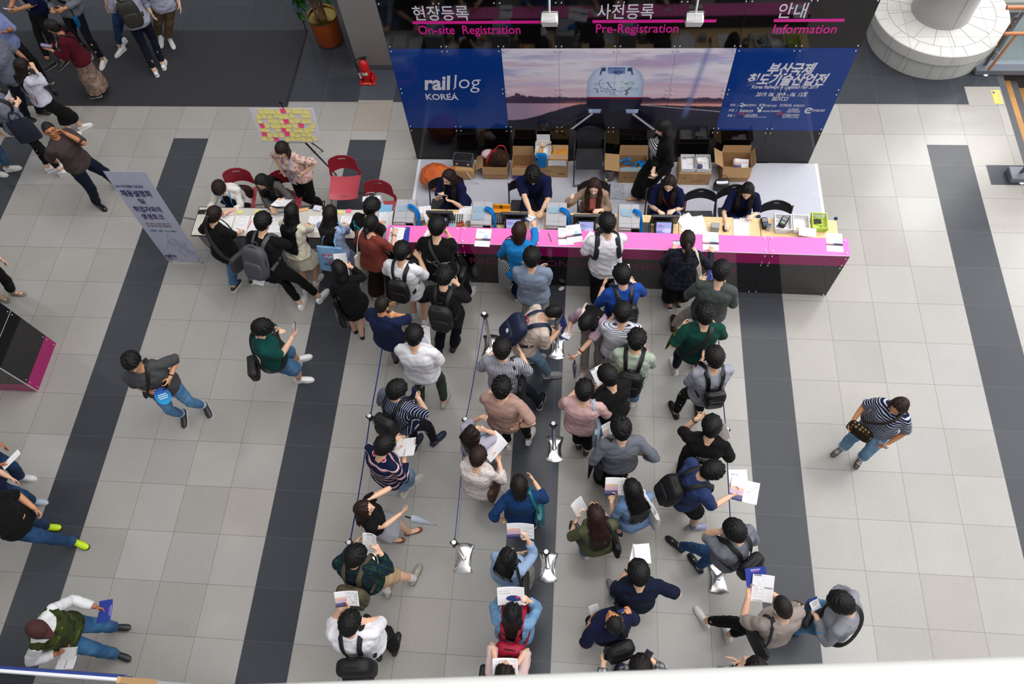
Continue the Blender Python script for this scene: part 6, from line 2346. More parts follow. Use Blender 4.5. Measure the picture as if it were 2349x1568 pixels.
 def L(body,cx,y,size,w,m,bold=0.0,sh=0.0):
  t=text('lettering',body,size,m,o,T4((cx*W,y*Hh,0.0165)),bold,sh);t['fit']=w*W
 L('2019 부산국제철도기술산업전',0.40,0.862,0.055,0.66,nv,0.004);L('채용설명회',0.44,0.79,0.135,0.72,nv,0.014);L('및',0.46,0.71,0.11,0.15,nv,0.012);L('취업자와의',0.46,0.625,0.125,0.68,nv,0.014);L('생생토크',0.46,0.545,0.125,0.56,nv,0.014)
 L('일시 | 2019. 6. 14(금) 13:00~17:00',0.47,0.465,0.038,0.62,mr,0.004);L('장소 | 제1전시장 1홀 내 오픈세미나장',0.47,0.437,0.038,0.62,mr,0.004)
 L('KORAIL',0.24,0.385,0.04,0.17,flat('logo_blue','#2456a8',0.5),0.02);L('humetro',0.60,0.383,0.036,0.18,flat('logo_green','#3f9a6a',0.5),0.02);L('Balance',0.76,0.383,0.034,0.12,nv,0.012);L('공단',0.42,0.383,0.034,0.1,nv,0.01)
 L('rail',0.13,0.075,0.10,0.155,nv,0.025);L('log',0.285,0.075,0.10,0.13,nv,0.0);L('KOREA',0.15,0.036,0.036,0.18,nv,0.01)
 rr=random.Random(5)
 nodes=[(0.28,0.18),(0.42,0.26),(0.50,0.33),(0.60,0.29),(0.62,0.235),(0.55,0.15),(0.66,0.19),(0.78,0.20),(0.84,0.24),(0.80,0.14),(0.92,0.13),(0.60,0.07),(0.82,0.10),(0.96,0.05),(0.92,0.03)]
 mb=MB()
 for i,j in((0,1),(1,2),(2,3),(1,3),(1,5),(0,5),(3,4),(4,6),(3,7),(5,6),(6,7),(7,8),(3,8),(1,6),(1,7),(5,9),(6,9),(7,9),(6,10),(9,10),(5,11),(11,9),(9,12),(10,12),(10,13),(13,14),(12,14)):
  mb.tube([(nodes[i][0]*W,nodes[i][1]*Hh,0.016),(nodes[j][0]*W,nodes[j][1]*Hh,0.016)],0.0014,4)
 mb.build('network_lines',[gy],o)
 mb=MB()
 for x,y in nodes:
  mb.ell((x*W,y*Hh,0.016),(0.006,0.006,0.002),nu=8,nv=5)
 mb.build('network_dots',[nv],o)
 steel=flat('banner_rod','#9a9ca2',0.25,0.5,0.9)
 Ri=Rb.T
 loc=lambda p:Ri@(np.array(p,float)-bl)
 mb=MB()
 c=np.array([-2.70,0.62,0.90])
 for p in((-2.99,0.37,0.05),(-2.42,0.366,0.05),(-2.985,0.55,1.89),(-2.415,0.545,1.89)):
  mb.tube([loc(c),loc((np.array(p)+c)/2+np.array([0,0.05,0])),loc(p)],0.005,6)
 for p in((-2.95,0.37,0.0),(-2.46,0.366,0.0)):
  mb.tube([loc(p),loc((p[0],p[1],0.06))],0.006,6)
 mb.tube([loc(c),loc((-2.25,1.05,0.012))],0.007,6);mb.tube([loc(c),loc((-3.10,1.05,0.012))],0.007,6)
 mb.build('support_rods',[steel],o)
build_stanchions()
build_chairs()
build_signup()
# ------------------------------------------------------------------ things on the desks, the counter and along the backdrop
DZ=0.747
def q_on(px,py,z):
 p=at(px,py,z);return(p[0],p[1],z)
def build_printers():
 case=flat('printer_grey','#a9a8ac',0.4);dk=flat('printer_black','#17171a',0.35);lt=flat('printer_pale','#dcdad6',0.4)
 labs=['grey badge printer at the left end of the counter beside the sign-up table','grey badge printer left of the staff man, blue lanyards heaped on it','grey badge printer between the staff man and the tan-shirted woman','grey badge printer left of the typing staff woman']
 proto=None
 xs=[(0.79,0.655),(1.845,0.640),(2.852,0.645),(3.815,0.635)]
 for(x,y),l in zip(xs,labs):
  if proto is None:
   o=proto=empty('badge_printer',(x,y,DZ),l,'printer','badge printers on the staff tables')
   mb=MB();mb.box((0.0,0.0,0.14),(0.275,0.385,0.27),bev=0.008);mb.build('housing',[case],o)
   mb=MB();mb.box((0.035,0,0.2762),(0.004,0.38,0.002));mb.box((0.0,-0.125,0.2762),(0.27,0.003,0.002));mb.build('lid_seam',[flat('seam_grey','#8d8c90',0.5)],o)
   mb=MB();mb.box((0.085,-0.196,0.13),(0.10,0.012,0.24));mb.build('front_panel',[dk],o)
   mb=MB();mb.box((-0.052,-0.197,0.17),(0.16,0.012,0.15),bev=0.004);mb.box((-0.052,-0.200,0.075),(0.16,0.018,0.03));mb.build('label_slot',[lt],o)
   mb=MB();mb.box((0.085,-0.204,0.17),(0.018,0.005,0.035));mb.build('indicator',[flat('led_blue','#2f9ad8',0.3)],o)
  else:
   o=copy_tree(proto);o.location=(x,y,DZ);o['label']=l
   # lanyards and clear sleeves on the printers
 cord=fabric('#1173c4',bump=1.0);slv,n=newmat('clear_sleeve',0.1,0.5);n.col(lin('#a9c4d6'));n.b.inputs['Alpha'].default_value=0.55
 zt=DZ+0.278
 for k,((x,y),l)in enumerate(zip(xs,('left end badge printer','badge printer left of the staff man','badge printer right of the staff man','badge printer by the typing staff woman'))):
  r=random.Random(k)
  o=empty('lanyard_bundle',(x+0.12,y+0.02,zt),'bundle of bright blue lanyards hanging off the '+l,'lanyards')
  for s in range(12):
   mb=MB();dx=r.uniform(-0.012,0.022);sp=r.uniform(-0.07,0.07)
   pts=[(-0.06+r.uniform(-0.02,0.02),0.03+sp*0.4,0.012+0.003*s),(0.0,sp*0.5,0.016+0.003*s),(0.03+dx*0.5,-0.02+sp*0.5,0.005),(0.05+dx,-0.05+sp,-0.11),(0.052+dx,-0.10+sp,-0.19),(0.06+dx,-0.14+sp,-0.25-0.01*(s%3))]
   mb.tube(catmull(pts,4),(0.010,0.004),6);mb.build('cord',[cord],o)
  for s in range(1 if k==0 else(4 if k==1 else 3)):
   mb=MB();mb.box((0,0,0.001),(0.095,0.13,0.002))
   b=mb.build('badge_sleeve',[slv],M=T4((x-0.035+r.uniform(-0.02,0.02),y+0.04-(0.11 if(k==1 and s>1)else 0)+r.uniform(-0.02,0.02),zt+0.002+0.003*s),Rz(rad(88+r.uniform(-10,10)))))
   tag(b,'clear plastic badge sleeve lying on the '+l,'badge sleeve','sleeves on the '+l)
def paint_screen(u,v):
 c=np.ones(u.shape+(3,))*hexa('#6a74b8')
 c=over(c,sst(v,0.0,0.5)*0.6,hexa('#a9aedb'))
 c=over(c,(np.hypot((u-0.75)/0.35,(v-0.25)/0.2)<1)*0.6,hexa('#d3d3ee'))
 c=over(c,(np.abs(v-0.33)<0.02)*sst(u,0.8,0.5),hexa('#c99aa8'))
 c=over(c,(np.abs(v-0.78)<0.035)*(u>0.06)*(u<0.36),hexa('#a33e78'))
 c=over(c,(np.abs(v-0.66)<0.04)*(u>0.06)*(u<0.58)*(np.sin(u*120)>-0.3),hexa('#2c2f68'))
 c=over(c,(np.abs(v-0.56)<0.015)*(u>0.06)*(u<0.42),hexa('#454a88'))
 return c
def build_terminals():
 m,n=newmat('lit_screen',0.12,0.5)
 a=n.new('ShaderNodeAttribute');a.attribute_name='print'
 n.col(a.outputs['Color']);n.put(n.b.inputs['Emission Color'],a.outputs['Color']);n.b.inputs['Emission Strength'].default_value=0.55
 shell=flat('terminal_black','#1b1b1e',0.35)
 labs=['black double-screen terminal in front of the left-end staff woman','black double-screen terminal in front of the staff man','black double-screen terminal in front of the tan-shirted staff woman','black double-screen terminal in front of the typing staff woman']
 proto=None
 for(x,y),l in zip(((1.275,0.60),(2.29,0.60),(3.265,0.585),(4.29,0.60)),labs):
  if proto is None:
   o=proto=empty('terminal',(x,y,DZ),l,'computer terminal','terminals on the staff tables')
   mb=MB();mb.box((0,0.0,0.012),(0.24,0.22,0.022),bev=0.006);mb.box((0,0.01,0.10),(0.10,0.05,0.17),bev=0.01);mb.build('stand',[shell],o)
   mb=MB();mb.box((0,0.05,0.185),(0.365,0.045,0.27),R=Rx(0.30),bev=0.008);mb.build('staff_monitor',[shell],o)
   p=o.children[-1]
   mb=MB();mb.box((0,0,0),(0.33,0.002,0.23));mb.build('glass',[flat('screen_off','#0d0f16',0.08)],p,M=T4((0,0.0735,0.178),Rx(0.30)))
   Rm=Rx(-0.80)
   mb=MB();mb.box((-0.01,-0.075,0.16),(0.245,0.022,0.20),R=Rm,bev=0.006);d=mb.build('customer_display',[shell],o)
   painted_panel('lit_screen',0.195,0.15,48,38,paint_screen,m,d,T4(np.array([-0.01,-0.075,0.16])+Rm@np.array([-0.0975,-0.0125,-0.072]),Rm),0.001)
  else:
   o=copy_tree(proto);o.location=(x,y,DZ);o['label']=l
 kb=flat('keyboard_white','#d7d7d9',0.5);key=flat('key_black','#202024',0.5)
 for(x,y,w,l,c)in((1.46,0.72,0.20,'keyboard with dark keys behind the left terminal',kb),(2.05,0.74,0.16,'dark card reader keypad left of the staff man\'s terminal',shell),(3.05,0.72,0.12,'dark card reader keypad left of the tan-shirted woman\'s terminal',shell),(4.065,0.62,0.13,'dark card terminal left of the typing woman\'s monitor',shell)):
  o=empty('keypad' if w<0.18 else 'keyboard',(x,y,DZ),l,'keypad' if w<0.18 else 'keyboard')
  mb=MB();mb.box((0,0,0.012),(w,0.19,0.022),bev=0.005);mb.build('case',[c],o)
  nx=int(w/0.03)
  mb=MB()
  for i in range(nx):
   for j in range(5):
    mb.box((-w/2+0.02+i*(w-0.04)/max(1,nx-1),-0.07+0.032*j,0.026),(0.020,0.022,0.008),bev=0.002)
  b=mb.build('key',[key if c is kb else flat('key_grey','#6d6e74',0.5)],o);b['kind']='stuff'
def build_desk_things():
 def lay(kind,px,py,w,h,rz,label,z,lift=0.001,name='paper',cat='paper',group=None,seed=1,bend=0.0):
  p=at(px,py,z)
  o=link(name,page_mesh(kind,w,h,bend,seed));o.matrix_world=mat4(T4((p[0],p[1],z+lift),Rz(rad(rz))));return tag(o,label,cat,group)
 C=0.9905
 for px,py,rz,l,s in((1108,545,-2,'brochure with train picture on the counter right of the black sweatshirt man',0),(1298,541,3,'lower brochure of the overlapping pair beside the tan-shirted woman\'s terminal',0),(1316,536,10,'upper brochure of the overlapping pair beside the tan-shirted woman\'s terminal',0.002),(1630,553,-2,'brochure on the counter right of the plaid-jacket woman',0),(1914,556,-3,'brochure at the right end of the counter',0)):
  lay('brochure',px,py,0.205,0.285,rz,l,C,0.001+s,'brochure','brochure','train brochures on the counter')
 lay('ticket',985,548,0.20,0.28,-20,'white form turned sideways left of the black sweatshirt man',C,seed=3);lay('brochure',1366,552,0.2,0.28,62,'brochure under the left hand of the white t-shirt man',C,name='brochure',cat='brochure')
 lay('blue',923,540,0.19,0.27,3,'blue folder under the form on the left end of the counter',C,0.001,'folder','folder');lay('form',909,541,0.20,0.28,-2,'form being filled in on the left end of the counter',C,0.004,seed=9)
 lay('badge',1552,556,0.09,0.06,0,'small white card on the counter left of the plaid-jacket woman',C,name='card',cat='card')
 for px,py,l,c,a in((1262,545,'green and brown patterned pen lying on the pink counter','#6f7a2a',-70),):
  p=at(px,py,C);mb=MB();mb.tube([(-0.075,0,0.006),(0.06,0,0.006),(0.075,0,0.006)],[0.006,0.006,0.002],8);tag(mb.build('pen',[flat('pen',c,0.4)],M=T4((p[0],p[1],C),Rz(rad(a)))),l,'pen')
  # papers on the wooden tables
 for k,(px,py,rz,l)in enumerate(((1068,492,-4,'printed forms stacked between the left terminal and the second printer'),(1230,520,-3,'newspaper-like forms under the staff man\'s hands'),(1578,512,30,'loose form at the left of the fan of forms'),(1600,516,12,'loose form in the middle of the fan of forms'),(1590,530,48,'loose form at the front of the fan of forms'),(1700,524,-3,'letter lying in front of the mouse-using staff woman'),(972,492,8,'magazine standing behind the left-end terminal'),(1388,530,0,'white page right of the tan-shirted woman\'s terminal'))):
  lay('form' if k!=6 else 'spread',px,py,0.21,0.29,rz,l,DZ,0.001+0.002*(k%3),seed=70+k)
 for px,py,l in((1690,507,'left small white slip above the letter'),(1712,505,'right small white slip above the letter')):
  lay('badge',px,py,0.09,0.12,0,l,DZ,0.003,'ticket','ticket',seed=5)
 def bottle(px,py,z,label,body,capc,h=0.16,r=0.032,name='bottle'):
  p=at(px,py,z)
  o=empty(name,p,label,'bottle')
  m,n=newmat('bottle_plastic',0.1,0.5);n.col(lin(body));n.b.inputs['Alpha'].default_value=0.6
  mb=MB();mb.lathe([(0.0,0.001),(r,0.001),(r,h*0.6),(r*0.95,h*0.68),(r*0.45,h*0.88),(r*0.42,h*0.93),(0,h*0.93)],18);mb.build('bottle_body',[m],o)
  mb=MB();mb.lathe([(0,h*0.92),(r*0.5,h*0.92),(r*0.5,h),(0,h)],14);mb.build('cap',[flat('bottle_cap',capc,0.4)],o)
  mb=MB();a=np.arange(18)*2*np.pi/18;mb.loft([np.c_[r*1.01*np.cos(a),r*1.01*np.sin(a),np.full(18,z_)]for z_ in(h*0.2,h*0.5)],caps=False);mb.build('paper_label',[flat('bottle_label','#dcd8e0',0.5)],o)
 bottle(1075,517,DZ,'small clear bottle with dark blue label beside the second printer','#c9ccd6','#dcdcdc',0.13)
 bottle(960,515,DZ,'clear bottle with white cap beside the left printer','#cfd0cf','#e6e4e0',0.12);bottle(1762,526,DZ,'clear bottle lying near the card reader','#ccd2da','#2f59a0',0.12)
 p=at(970,512,DZ);mb=MB();mb.box((0,0,0.055),(0.075,0.06,0.11),bev=0.003);tag(mb.build('snack_box',[fabric('#b9aa90','dots','#7a2f28',0.03,0.3)],M=T4((p[0],p[1],DZ),Rz(0.2))),'small printed carton beside the left badge printer','box')
 for px,py,rz,c,l in((1038,518,-10,'#a9c4da','pale blue packet in front of the left keyboard'),(1056,515,20,'#b04f2c','brown and orange wallet in front of the stacked forms')):
  p=at(px,py,DZ);mb=MB();mb.box((0,0,0.012),(0.11,0.08,0.024),bev=0.004);tag(mb.build('packet' if 'packet' in l else 'wallet',[flat('packet',c,0.5)],M=T4((p[0],p[1],DZ),Rz(rad(rz)))),l,'packet' if 'packet' in l else 'wallet')
  # amber stapler strip tray between the second printer and the staff man
 p=at(1150,472,0.80);o=empty('amber_crate',(p[0],p[1],DZ),'amber plastic crate edge behind the second terminal','crate')
 mb=MB();mb.box((0,0,0.045),(0.26,0.03,0.085),bev=0.01);mb.box((0,-0.10,0.01),(0.26,0.2,0.012));mb.build('crate_wall',[flat('amber','#d98f1f',0.3)],o);mb=MB();mb.box((0.0,-0.017,0.05),(0.03,0.005,0.07));mb.build('clip',[DARK],o)
 # mouse, card readers, baskets
 p=at(1663,523,DZ+0.02);mb=MB();sq_ell(mb,(0,0,0.018),(0.03,0.052,0.018),0.8);o=mb.build('mouse',[DARK],M=T4((p[0],p[1],DZ)));tag(o,'black computer mouse under the hand of the right staff woman','mouse')
 def reader(px,py,z,rz,label):
  p=at(px,py,z+0.03);o=empty('card_reader',(p[0],p[1],z),label,'card reader',None,rad(rz))
  mb=MB();mb.box((0,0,0.03),(0.09,0.17,0.055),bev=0.012);mb.build('case',[DARK],o)
  mb=MB()
  for i in range(3):
   for j in range(3):
    mb.box((-0.022+0.022*i,0.055-0.02*j,0.059),(0.017,0.014,0.006),bev=0.002)
  mb.build('keypad',[flat('reader_keys','#b9bcc2',0.5)],o)
  mb=MB();mb.box((0,-0.03,0.059),(0.055,0.04,0.003));mb.build('display',[flat('reader_lcd','#4a5a78' if rz>-10 else '#7f9a8c',0.2)],o)
 reader(1754,512,DZ,6,'black card reader on the right-end table');
 def basket(loc,w,d,h,c,label,rz=0.0,mesh=True):
  o=empty('plastic_basket',loc,label,'basket',None,rz)
  m=flat('basket',c,0.4)
  mb=MB();mb.box((0,0,0.004),(w*0.88,d*0.88,0.006));mb.build('floor_panel',[m],o)
  for s,ax in((-1,0),(1,0),(-1,1),(1,1)):
   mb=MB();nn=int((w if ax else d)/0.017)
   L=w if ax else d
   for k in range(nn+1):
    t=-0.5+k/nn
    a0=(t*L*0.88,s*(d if ax else w)*0.44,0.006);a1=(t*L,s*(d if ax else w)*0.5,h-0.006)
    if not ax:
     a0,a1=(a0[1],a0[0],a0[2]),(a1[1],a1[0],a1[2])
    mb.tube([a0,a1],0.0042,4)
   for zz in(0.35,0.7):
    f=0.88+0.12*zz
    e=[(-L*f/2,s*(d if ax else w)*f/2,h*zz),(L*f/2,s*(d if ax else w)*f/2,h*zz)]
    if not ax:
     e=[(b,a,c_)for a,b,c_ in e]
    mb.tube(e,0.004,4)
   mb.build('lattice_side',[m],o)
  mb=MB();P=[]
  for a,b in((-1,-1),(1,-1),(1,1),(-1,1)):
   P+=[(a*w/2*0.93,b*d/2,h),(a*w/2,b*d/2*0.93,h)]if a*b>0 else[(a*w/2,b*d/2*0.93,h),(a*w/2*0.93,b*d/2,h)]
  mb.tube(P,0.008,8,up=(0,0,1),loop=True);mb.build('rim',[m],o)
  return o
 b1=q_on(1793,517,DZ);b2=q_on(1834,519,DZ);b3=q_on(1876,515,DZ)
 basket((b1[0],b1[1],DZ),0.225,0.26,0.085,'#e4e2e2','white lattice basket holding a card reader on the right-end table',-0.05)
 basket((b2[0],b2[1],DZ),0.215,0.26,0.085,'#e6e3df','white lattice basket of papers in the middle of the right-end table',-0.05)
 basket((b3[0],b3[1],DZ),0.20,0.26,0.09,'#bcd24e','lime green basket with a black phone at the right end of the table',-0.05)
 reader(1797,509,DZ+0.012,-28,'black card reader with open flap in the white basket')
 for px,py,dx,l,kind,s in((1792,520,0,'loose receipts in the white basket under the card reader','ticket',81),(1833,514,0,'white sheet in the middle white basket','blank',82)):
  lay(kind,px,py,0.16,0.2,4,l,DZ+0.009,0.001,seed=s)
 p=at(1872,508,DZ+0.01);mb=MB();mb.box((0,0,0.007),(0.13,0.07,0.012),bev=0.003);tag(mb.build('power_bank',[DARK],M=T4((p[0],p[1],DZ+0.009),Rz(0.05))),'black power bank in the lime green basket','power bank')
 mb=MB();mb.tube(catmull([(0.02,0.03,0.02),(-0.05,0.06,0.03),(-0.09,0.0,0.014),(-0.02,-0.05,0.012),(0.06,-0.08,0.012),(0.02,-0.11,0.014)],5),0.0028,5);tag(mb.build('cable',[DARK],M=T4((p[0],p[1],DZ+0.009))),'thin black cable coiled in the lime green basket','cable')
 lay('blank',1852,532,0.22,0.14,-8,'grey plastic document wallet leaning over the front of the baskets',DZ+0.10,0.0,'document_wallet','folder',seed=84,bend=0.05)
 for px,py,c,l in((1780,519,'#2f7fd0','blue clip in the white basket'),(1785,525,'#e0568c','pink sticky tabs in the white basket'),(1830,523,'#e2c58a','tan sticky notes in the middle basket')):
  p=at(px,py,DZ+0.012);mb=MB();mb.box((0,0,0.004),(0.04,0.03,0.008),bev=0.002);tag(mb.build('sticky_tabs' if 'tabs' in l or 'notes' in l else 'clip',[flat('small',c,0.5)],M=T4((p[0],p[1],DZ+0.0125))),l,'stationery')
 p=at(1640,521,DZ+0.05);mb=MB();mb.box((0,0,0.05),(0.11,0.09,0.1),bev=0.006);tag(mb.build('card_holder',[flat('holder_clear','#a5acb2',0.2,alpha=0.7)],M=T4((p[0],p[1],DZ),Rz(-0.1))),'clear grey card holder left of the computer mouse','holder')
 # shoe-shaped crumb on the floor by the counter
 p=at(1288,663,0);mb=MB();mb.ell((0,0,0.018),(0.05,0.03,0.018),Rz(0.6));tag(mb.build('crumpled_tissue',[flat('tissue','#e2e0e0',0.8)],M=T4(p)),'crumpled white tissue on the floor in front of the counter','tissue')
CB=0.0062
def build_boxes():
 card=flat('cardboard','#b08a60',0.8);inner=flat('cardboard_inner','#a9805f',0.85);tape=flat('box_tape','#c98f2e',0.35);ink=flat('box_ink','#5a3f2c',0.7)
 def carton(x0,x1,yf,d,h,label,flaps=(),closed=False,rz=0.0,extra=None):
  w=x1-x0
  o=empty('cardboard_box',((x0+x1)/2,yf+d/2,CB),label,'box','cardboard boxes along the backdrop',rz)
  t=0.006
  for nm,c,s in(('side',(-w/2+t/2,0,h/2),(t,d,h)),('side',(w/2-t/2,0,h/2),(t,d,h)),('side',(0,-d/2+t/2,h/2),(w-2*t,t,h)),('side',(0,d/2-t/2,h/2),(w-2*t,t,h)),('bottom',(0,0,t/2),(w-2*t,d-2*t,t))):
   mb=MB();mb.box(c,s);mb.build(nm,[card if nm=='side' else inner],o,0)
  if closed:
   mb=MB();mb.box((0,-d*0.25,h+0.003),(w,d*0.5-0.002,0.005));mb.box((0,d*0.25,h+0.003),(w,d*0.5-0.002,0.005));mb.build('lid_flap',[card],o,0)
   mb=MB();mb.box((0,0,h+0.0062),(w*1.0,0.06,0.001));mb.box((0,-d/2-0.0006,h-0.04),(0.05,0.001,0.08));mb.build('packing_tape',[tape],o,0)
  for side,L,ang in flaps:
   mb=MB()
   if side in 'LR':
    s=-1 if side=='L' else 1
    mb.sheet(2,4,lambda u,v:np.array([s*(w/2+L*v*math.cos(rad(ang))),(u-0.5)*d*(1-0.04*v),h+L*v*math.sin(rad(ang))]),0.005)
   else:
    s=-1 if side=='F' else 1
    mb.sheet(2,4,lambda u,v:np.array([(u-0.5)*w*(1-0.04*v),s*(d/2+L*v*math.cos(rad(ang))),h+L*v*math.sin(rad(ang))]),0.005)
   mb.build('flap',[card],o,20)
  mb=MB()
  if extra:
   for cx,cz,cw,ch in extra:
    mb.box((cx*w,-d/2-0.0006,cz*h),(cw*w,0.0012,ch*h))
   mb.build('box_print',[ink],o,0)
  return o
 carton(1.655,2.045,2.03,0.27,0.27,'open cardboard box holding the brown patterned handbag',(('L',0.13,-35),('F',0.14,-82)),extra=[(0.0,0.05,0.6,0.03)])
 o=carton(2.11,2.44,2.03,0.27,0.26,'open torn cardboard box with a purple label',(('B',0.15,75),('F',0.12,-70)),extra=[(0.2,0.3,0.3,0.02)])
 mb=MB();mb.box((-0.08,-0.142,0.06),(0.15,0.003,0.09));mb.build('purple_label',[flat('label_purple','#5b3f93',0.5)],o)
 carton(2.50,2.96,2.08,0.28,0.41,'tall closed cardboard box with orange tape, papers hanging on its front',closed=True,extra=[(-0.25,0.12,0.3,0.03),(0.3,0.2,0.2,0.05),(-0.22,0.42,0.3,0.01),(-0.22,0.36,0.3,0.01),(-0.22,0.30,0.3,0.01)])
 carton(3.73,4.16,1.99,0.33,0.26,'open cardboard box full of blue lanyards and badge sleeves',(('L',0.22,8),('B',0.17,78)),extra=[(-0.25,0.5,0.1,0.05),(-0.05,0.5,0.08,0.05)])
 carton(4.62,5.09,1.97,0.32,0.25,'closed cardboard box carrying two white trays',closed=True,extra=[(-0.3,0.6,0.06,0.1),(0.2,0.45,0.3,0.03),(0.1,0.3,0.35,0.03)])
 carton(5.25,5.67,2.04,0.30,0.32,'open cardboard box with leaflets at the right of the row',(('L',0.16,35),('B',0.12,80),('F',0.16,-66),('R',0.10,70)))
 # contents
 o=empty('handbag',(1.90,2.17,CB+0.20),'brown patterned leather handbag with red lining in the open box','handbag')
 lv=fabric('#38231b','dots','#7d5a34',0.032,0.22,bump=0.2)
 mb=MB();sq_ell(mb,(0,0,0.12),(0.15,0.10,0.15),0.6,Ry(0.45));mb.build('bag_body',[lv],o,180)
 redm=flat('lining_red','#b3202c',0.5)
 mb=MB();mb.tube(catmull([(-0.16,-0.06,0.08),(-0.14,-0.05,0.16),(-0.10,-0.03,0.24),(-0.02,0.0,0.29)],5),(0.03,0.006),8);mb.build('lining',[redm],o)
 mb=MB();mb.tube(catmull([(-0.05,0.03,0.26),(0.02,0.05,0.34),(0.10,0.05,0.33),(0.13,0.03,0.24)],5),0.009,8);mb.build('handle',[redm],o)
 pinkb,n=newmat('thin_plastic_pink',0.25,0.5);n.col(lin('#e5c6d2'));n.bump(n.noise(n.obj(),30.0,4),0.02,0.8)
 mb=MB();mb.ell((0,0,0.06),(0.11,0.08,0.07),nu=18,nv=12);tag(mb.build('plastic_bag',[pinkb],M=T4((1.745,2.24,CB+0.272)),smooth=180),'pale pink plastic bag on the open box beside the brown handbag','plastic bag')
 # orange sack
 orm,n=newmat('thin_plastic_orange',0.22,0.5);n.col(n.mix(n.noise(n.obj(),8.0,4),lin('#c94a12'),lin('#f0803a')));n.bump(n.noise(n.obj(),14.0,5,0.65),0.06,0.9)
 mb=MB();D,F=star(48,30)
 rr=1+0.16*(vnoise((np.arctan2(D[:,1],D[:,0])/6.2832+0.5)*0.99,(D[:,2]*0.5+0.5)*0.99,7,5,4)-0.5)*2
 V=D*rr[:,None]*np.array([0.25,0.20,0.20]);V[:,2]=np.maximum(V[:,2]+0.17,0.002);mb.add(V,F)
 o=mb.build('plastic_sack',[orm],M=T4((0.95,1.93,CB)),smooth=180);tag(o,'crumpled orange plastic sack at the left end of the backdrop','sack')
 mb=MB();mb.tube([(0.17,0.07,0.22),(0.23,0.09,0.26),(0.27,0.10,0.24)],[0.05,0.018,0.04],10);mb.build('tied_neck',[orm],o,180)
 # metal case on a printed paper bag
 bagm=fabric('#c39a6c','dots','#3c4474',0.07,0.2,bump=0.2)
 mb=MB();sq_ell(mb,(0,0,0.12),(0.17,0.11,0.12),0.35);tag(mb.build('paper_bag',[bagm],M=T4((1.36,2.11,CB)),smooth=180),'tan paper bag with blue round prints under the metal case','bag')
 o=empty('metal_case',(1.365,2.15,CB+0.243),'black metal case with aluminium edges standing on the tan bag','case',None,-0.08)
 al=flat('case_edge','#b9bbc0',0.25,0.5,0.9)
 mb=MB();mb.box((0,0,0.06),(0.29,0.16,0.118),bev=0.006);mb.build('shell',[flat('case_black','#1b1b1d',0.5)],o)
 mb=MB()
 for a,b in(((-1,-1),(1,-1)),((1,-1),(1,1)),((1,1),(-1,1)),((-1,1),(-1,-1))):
  for z in(0.119,0.055,0.004):
   mb.tube([(a[0]*0.145,a[1]*0.08,z),(b[0]*0.145,b[1]*0.08,z)],0.008,6)
 mb.build('edge_profile',[al],o)
 for x in(-0.09,0.09):
  mb=MB();mb.box((x,-0.087,0.055),(0.035,0.01,0.05),bev=0.003);mb.build('latch',[al],o)
 mb=MB();mb.tube([(-0.045,0,0.122),(-0.04,0,0.14),(0.04,0,0.14),(0.045,0,0.122)],0.006,6);mb.build('handle',[flat('case_handle','#3a3a3e',0.3)],o)
 mb=MB();mb.tube(catmull([(1.42,1.98,0.22),(1.50,1.93,0.12),(1.60,1.92,0.02),(1.45,1.82,0.014),(1.30,1.78,0.014)],6),0.006,6);tag(mb.build('cable',[flat('cable_white','#cfcfd2',0.5)]),'white cable trailing from the tan bag over the carpet','cable')
 # basket with stationery on the tall box
 H2=CB+0.42
 o=empty('plastic_basket',(2.585,2.22,H2),'white basket of stationery on the tall closed box','basket')
 wm=flat('basket_white','#e2e1e2',0.4)
 mb=MB();mb.box((0,0,0.004),(0.22,0.24,0.006));mb.build('floor_panel',[wm],o)
 for c,s in(((-0.115,0,0.045),(0.006,0.26,0.085)),((0.115,0,0.045),(0.006,0.26,0.085)),((0,-0.127,0.045),(0.23,0.006,0.085)),((0,0.127,0.045),(0.23,0.006,0.085))):
  mb=MB();mb.box(c,s,bev=0.002);mb.build('side',[wm],o)
 mb=MB();mb.box((0,0.135,0.10),(0.2,0.003,0.18),R=Rx(-0.2));tag(mb.build('paper',[flat('page_white','#dddbe2',0.6)],M=T4((2.585,2.225,H2+0.01))),'white sheet standing up at the back of the stationery basket','paper')
 mb=MB();mb.lathe([(0,0.008),(0.036,0.008),(0.04,0.11),(0,0.11)],20);tag(mb.build('paper_cup',[flat('cup_tan','#d9b896',0.5)],M=T4((2.58,2.27,H2))),'tan paper cup with white lid in the stationery basket','cup')
 for x,y,w,d,c,l in((2.55,2.17,0.06,0.09,'#e0a050','orange and white box in the stationery basket'),(2.62,2.16,0.06,0.10,'#e9e7ea','white label box in the stationery basket')):
  mb=MB();mb.box((0,0,0.045),(w,d,0.07),bev=0.003);tag(mb.build('label_box',[flat('label_box',c,0.5)],M=T4((x,y,H2+0.008))),l,'box')
 mb=MB();mb.tube(catmull([(2.63,2.25,H2+0.09),(2.70,2.28,H2+0.10),(2.735,2.22,H2+0.05),(2.715,2.17,H2+0.02)],5),0.006,6);tag(mb.build('scissors',[flat('scissor_navy','#1c1c38',0.4)]),'dark-handled scissors leaning out of the stationery basket','scissors')
 cord=fabric('#1580d0',bump=1.0)
 o=empty('lanyard_bundle',(2.57,2.085,H2+0.06),'bundle of bright blue lanyards hanging from the stationery basket','lanyards')
 r=random.Random(3)
 for s in range(11):
  dx=r.uniform(-0.10,0.08);mb=MB();mb.tube(catmull([(dx*0.6,0.03,0.03),(dx*0.8,-0.006,0.035),(dx,-0.022,-0.06),(dx*0.7,-0.025,-0.14),(dx*0.5+0.02,-0.022,-0.20-r.uniform(0,0.05))],4),(0.011,0.004),6);mb.build('cord',[cord],o)
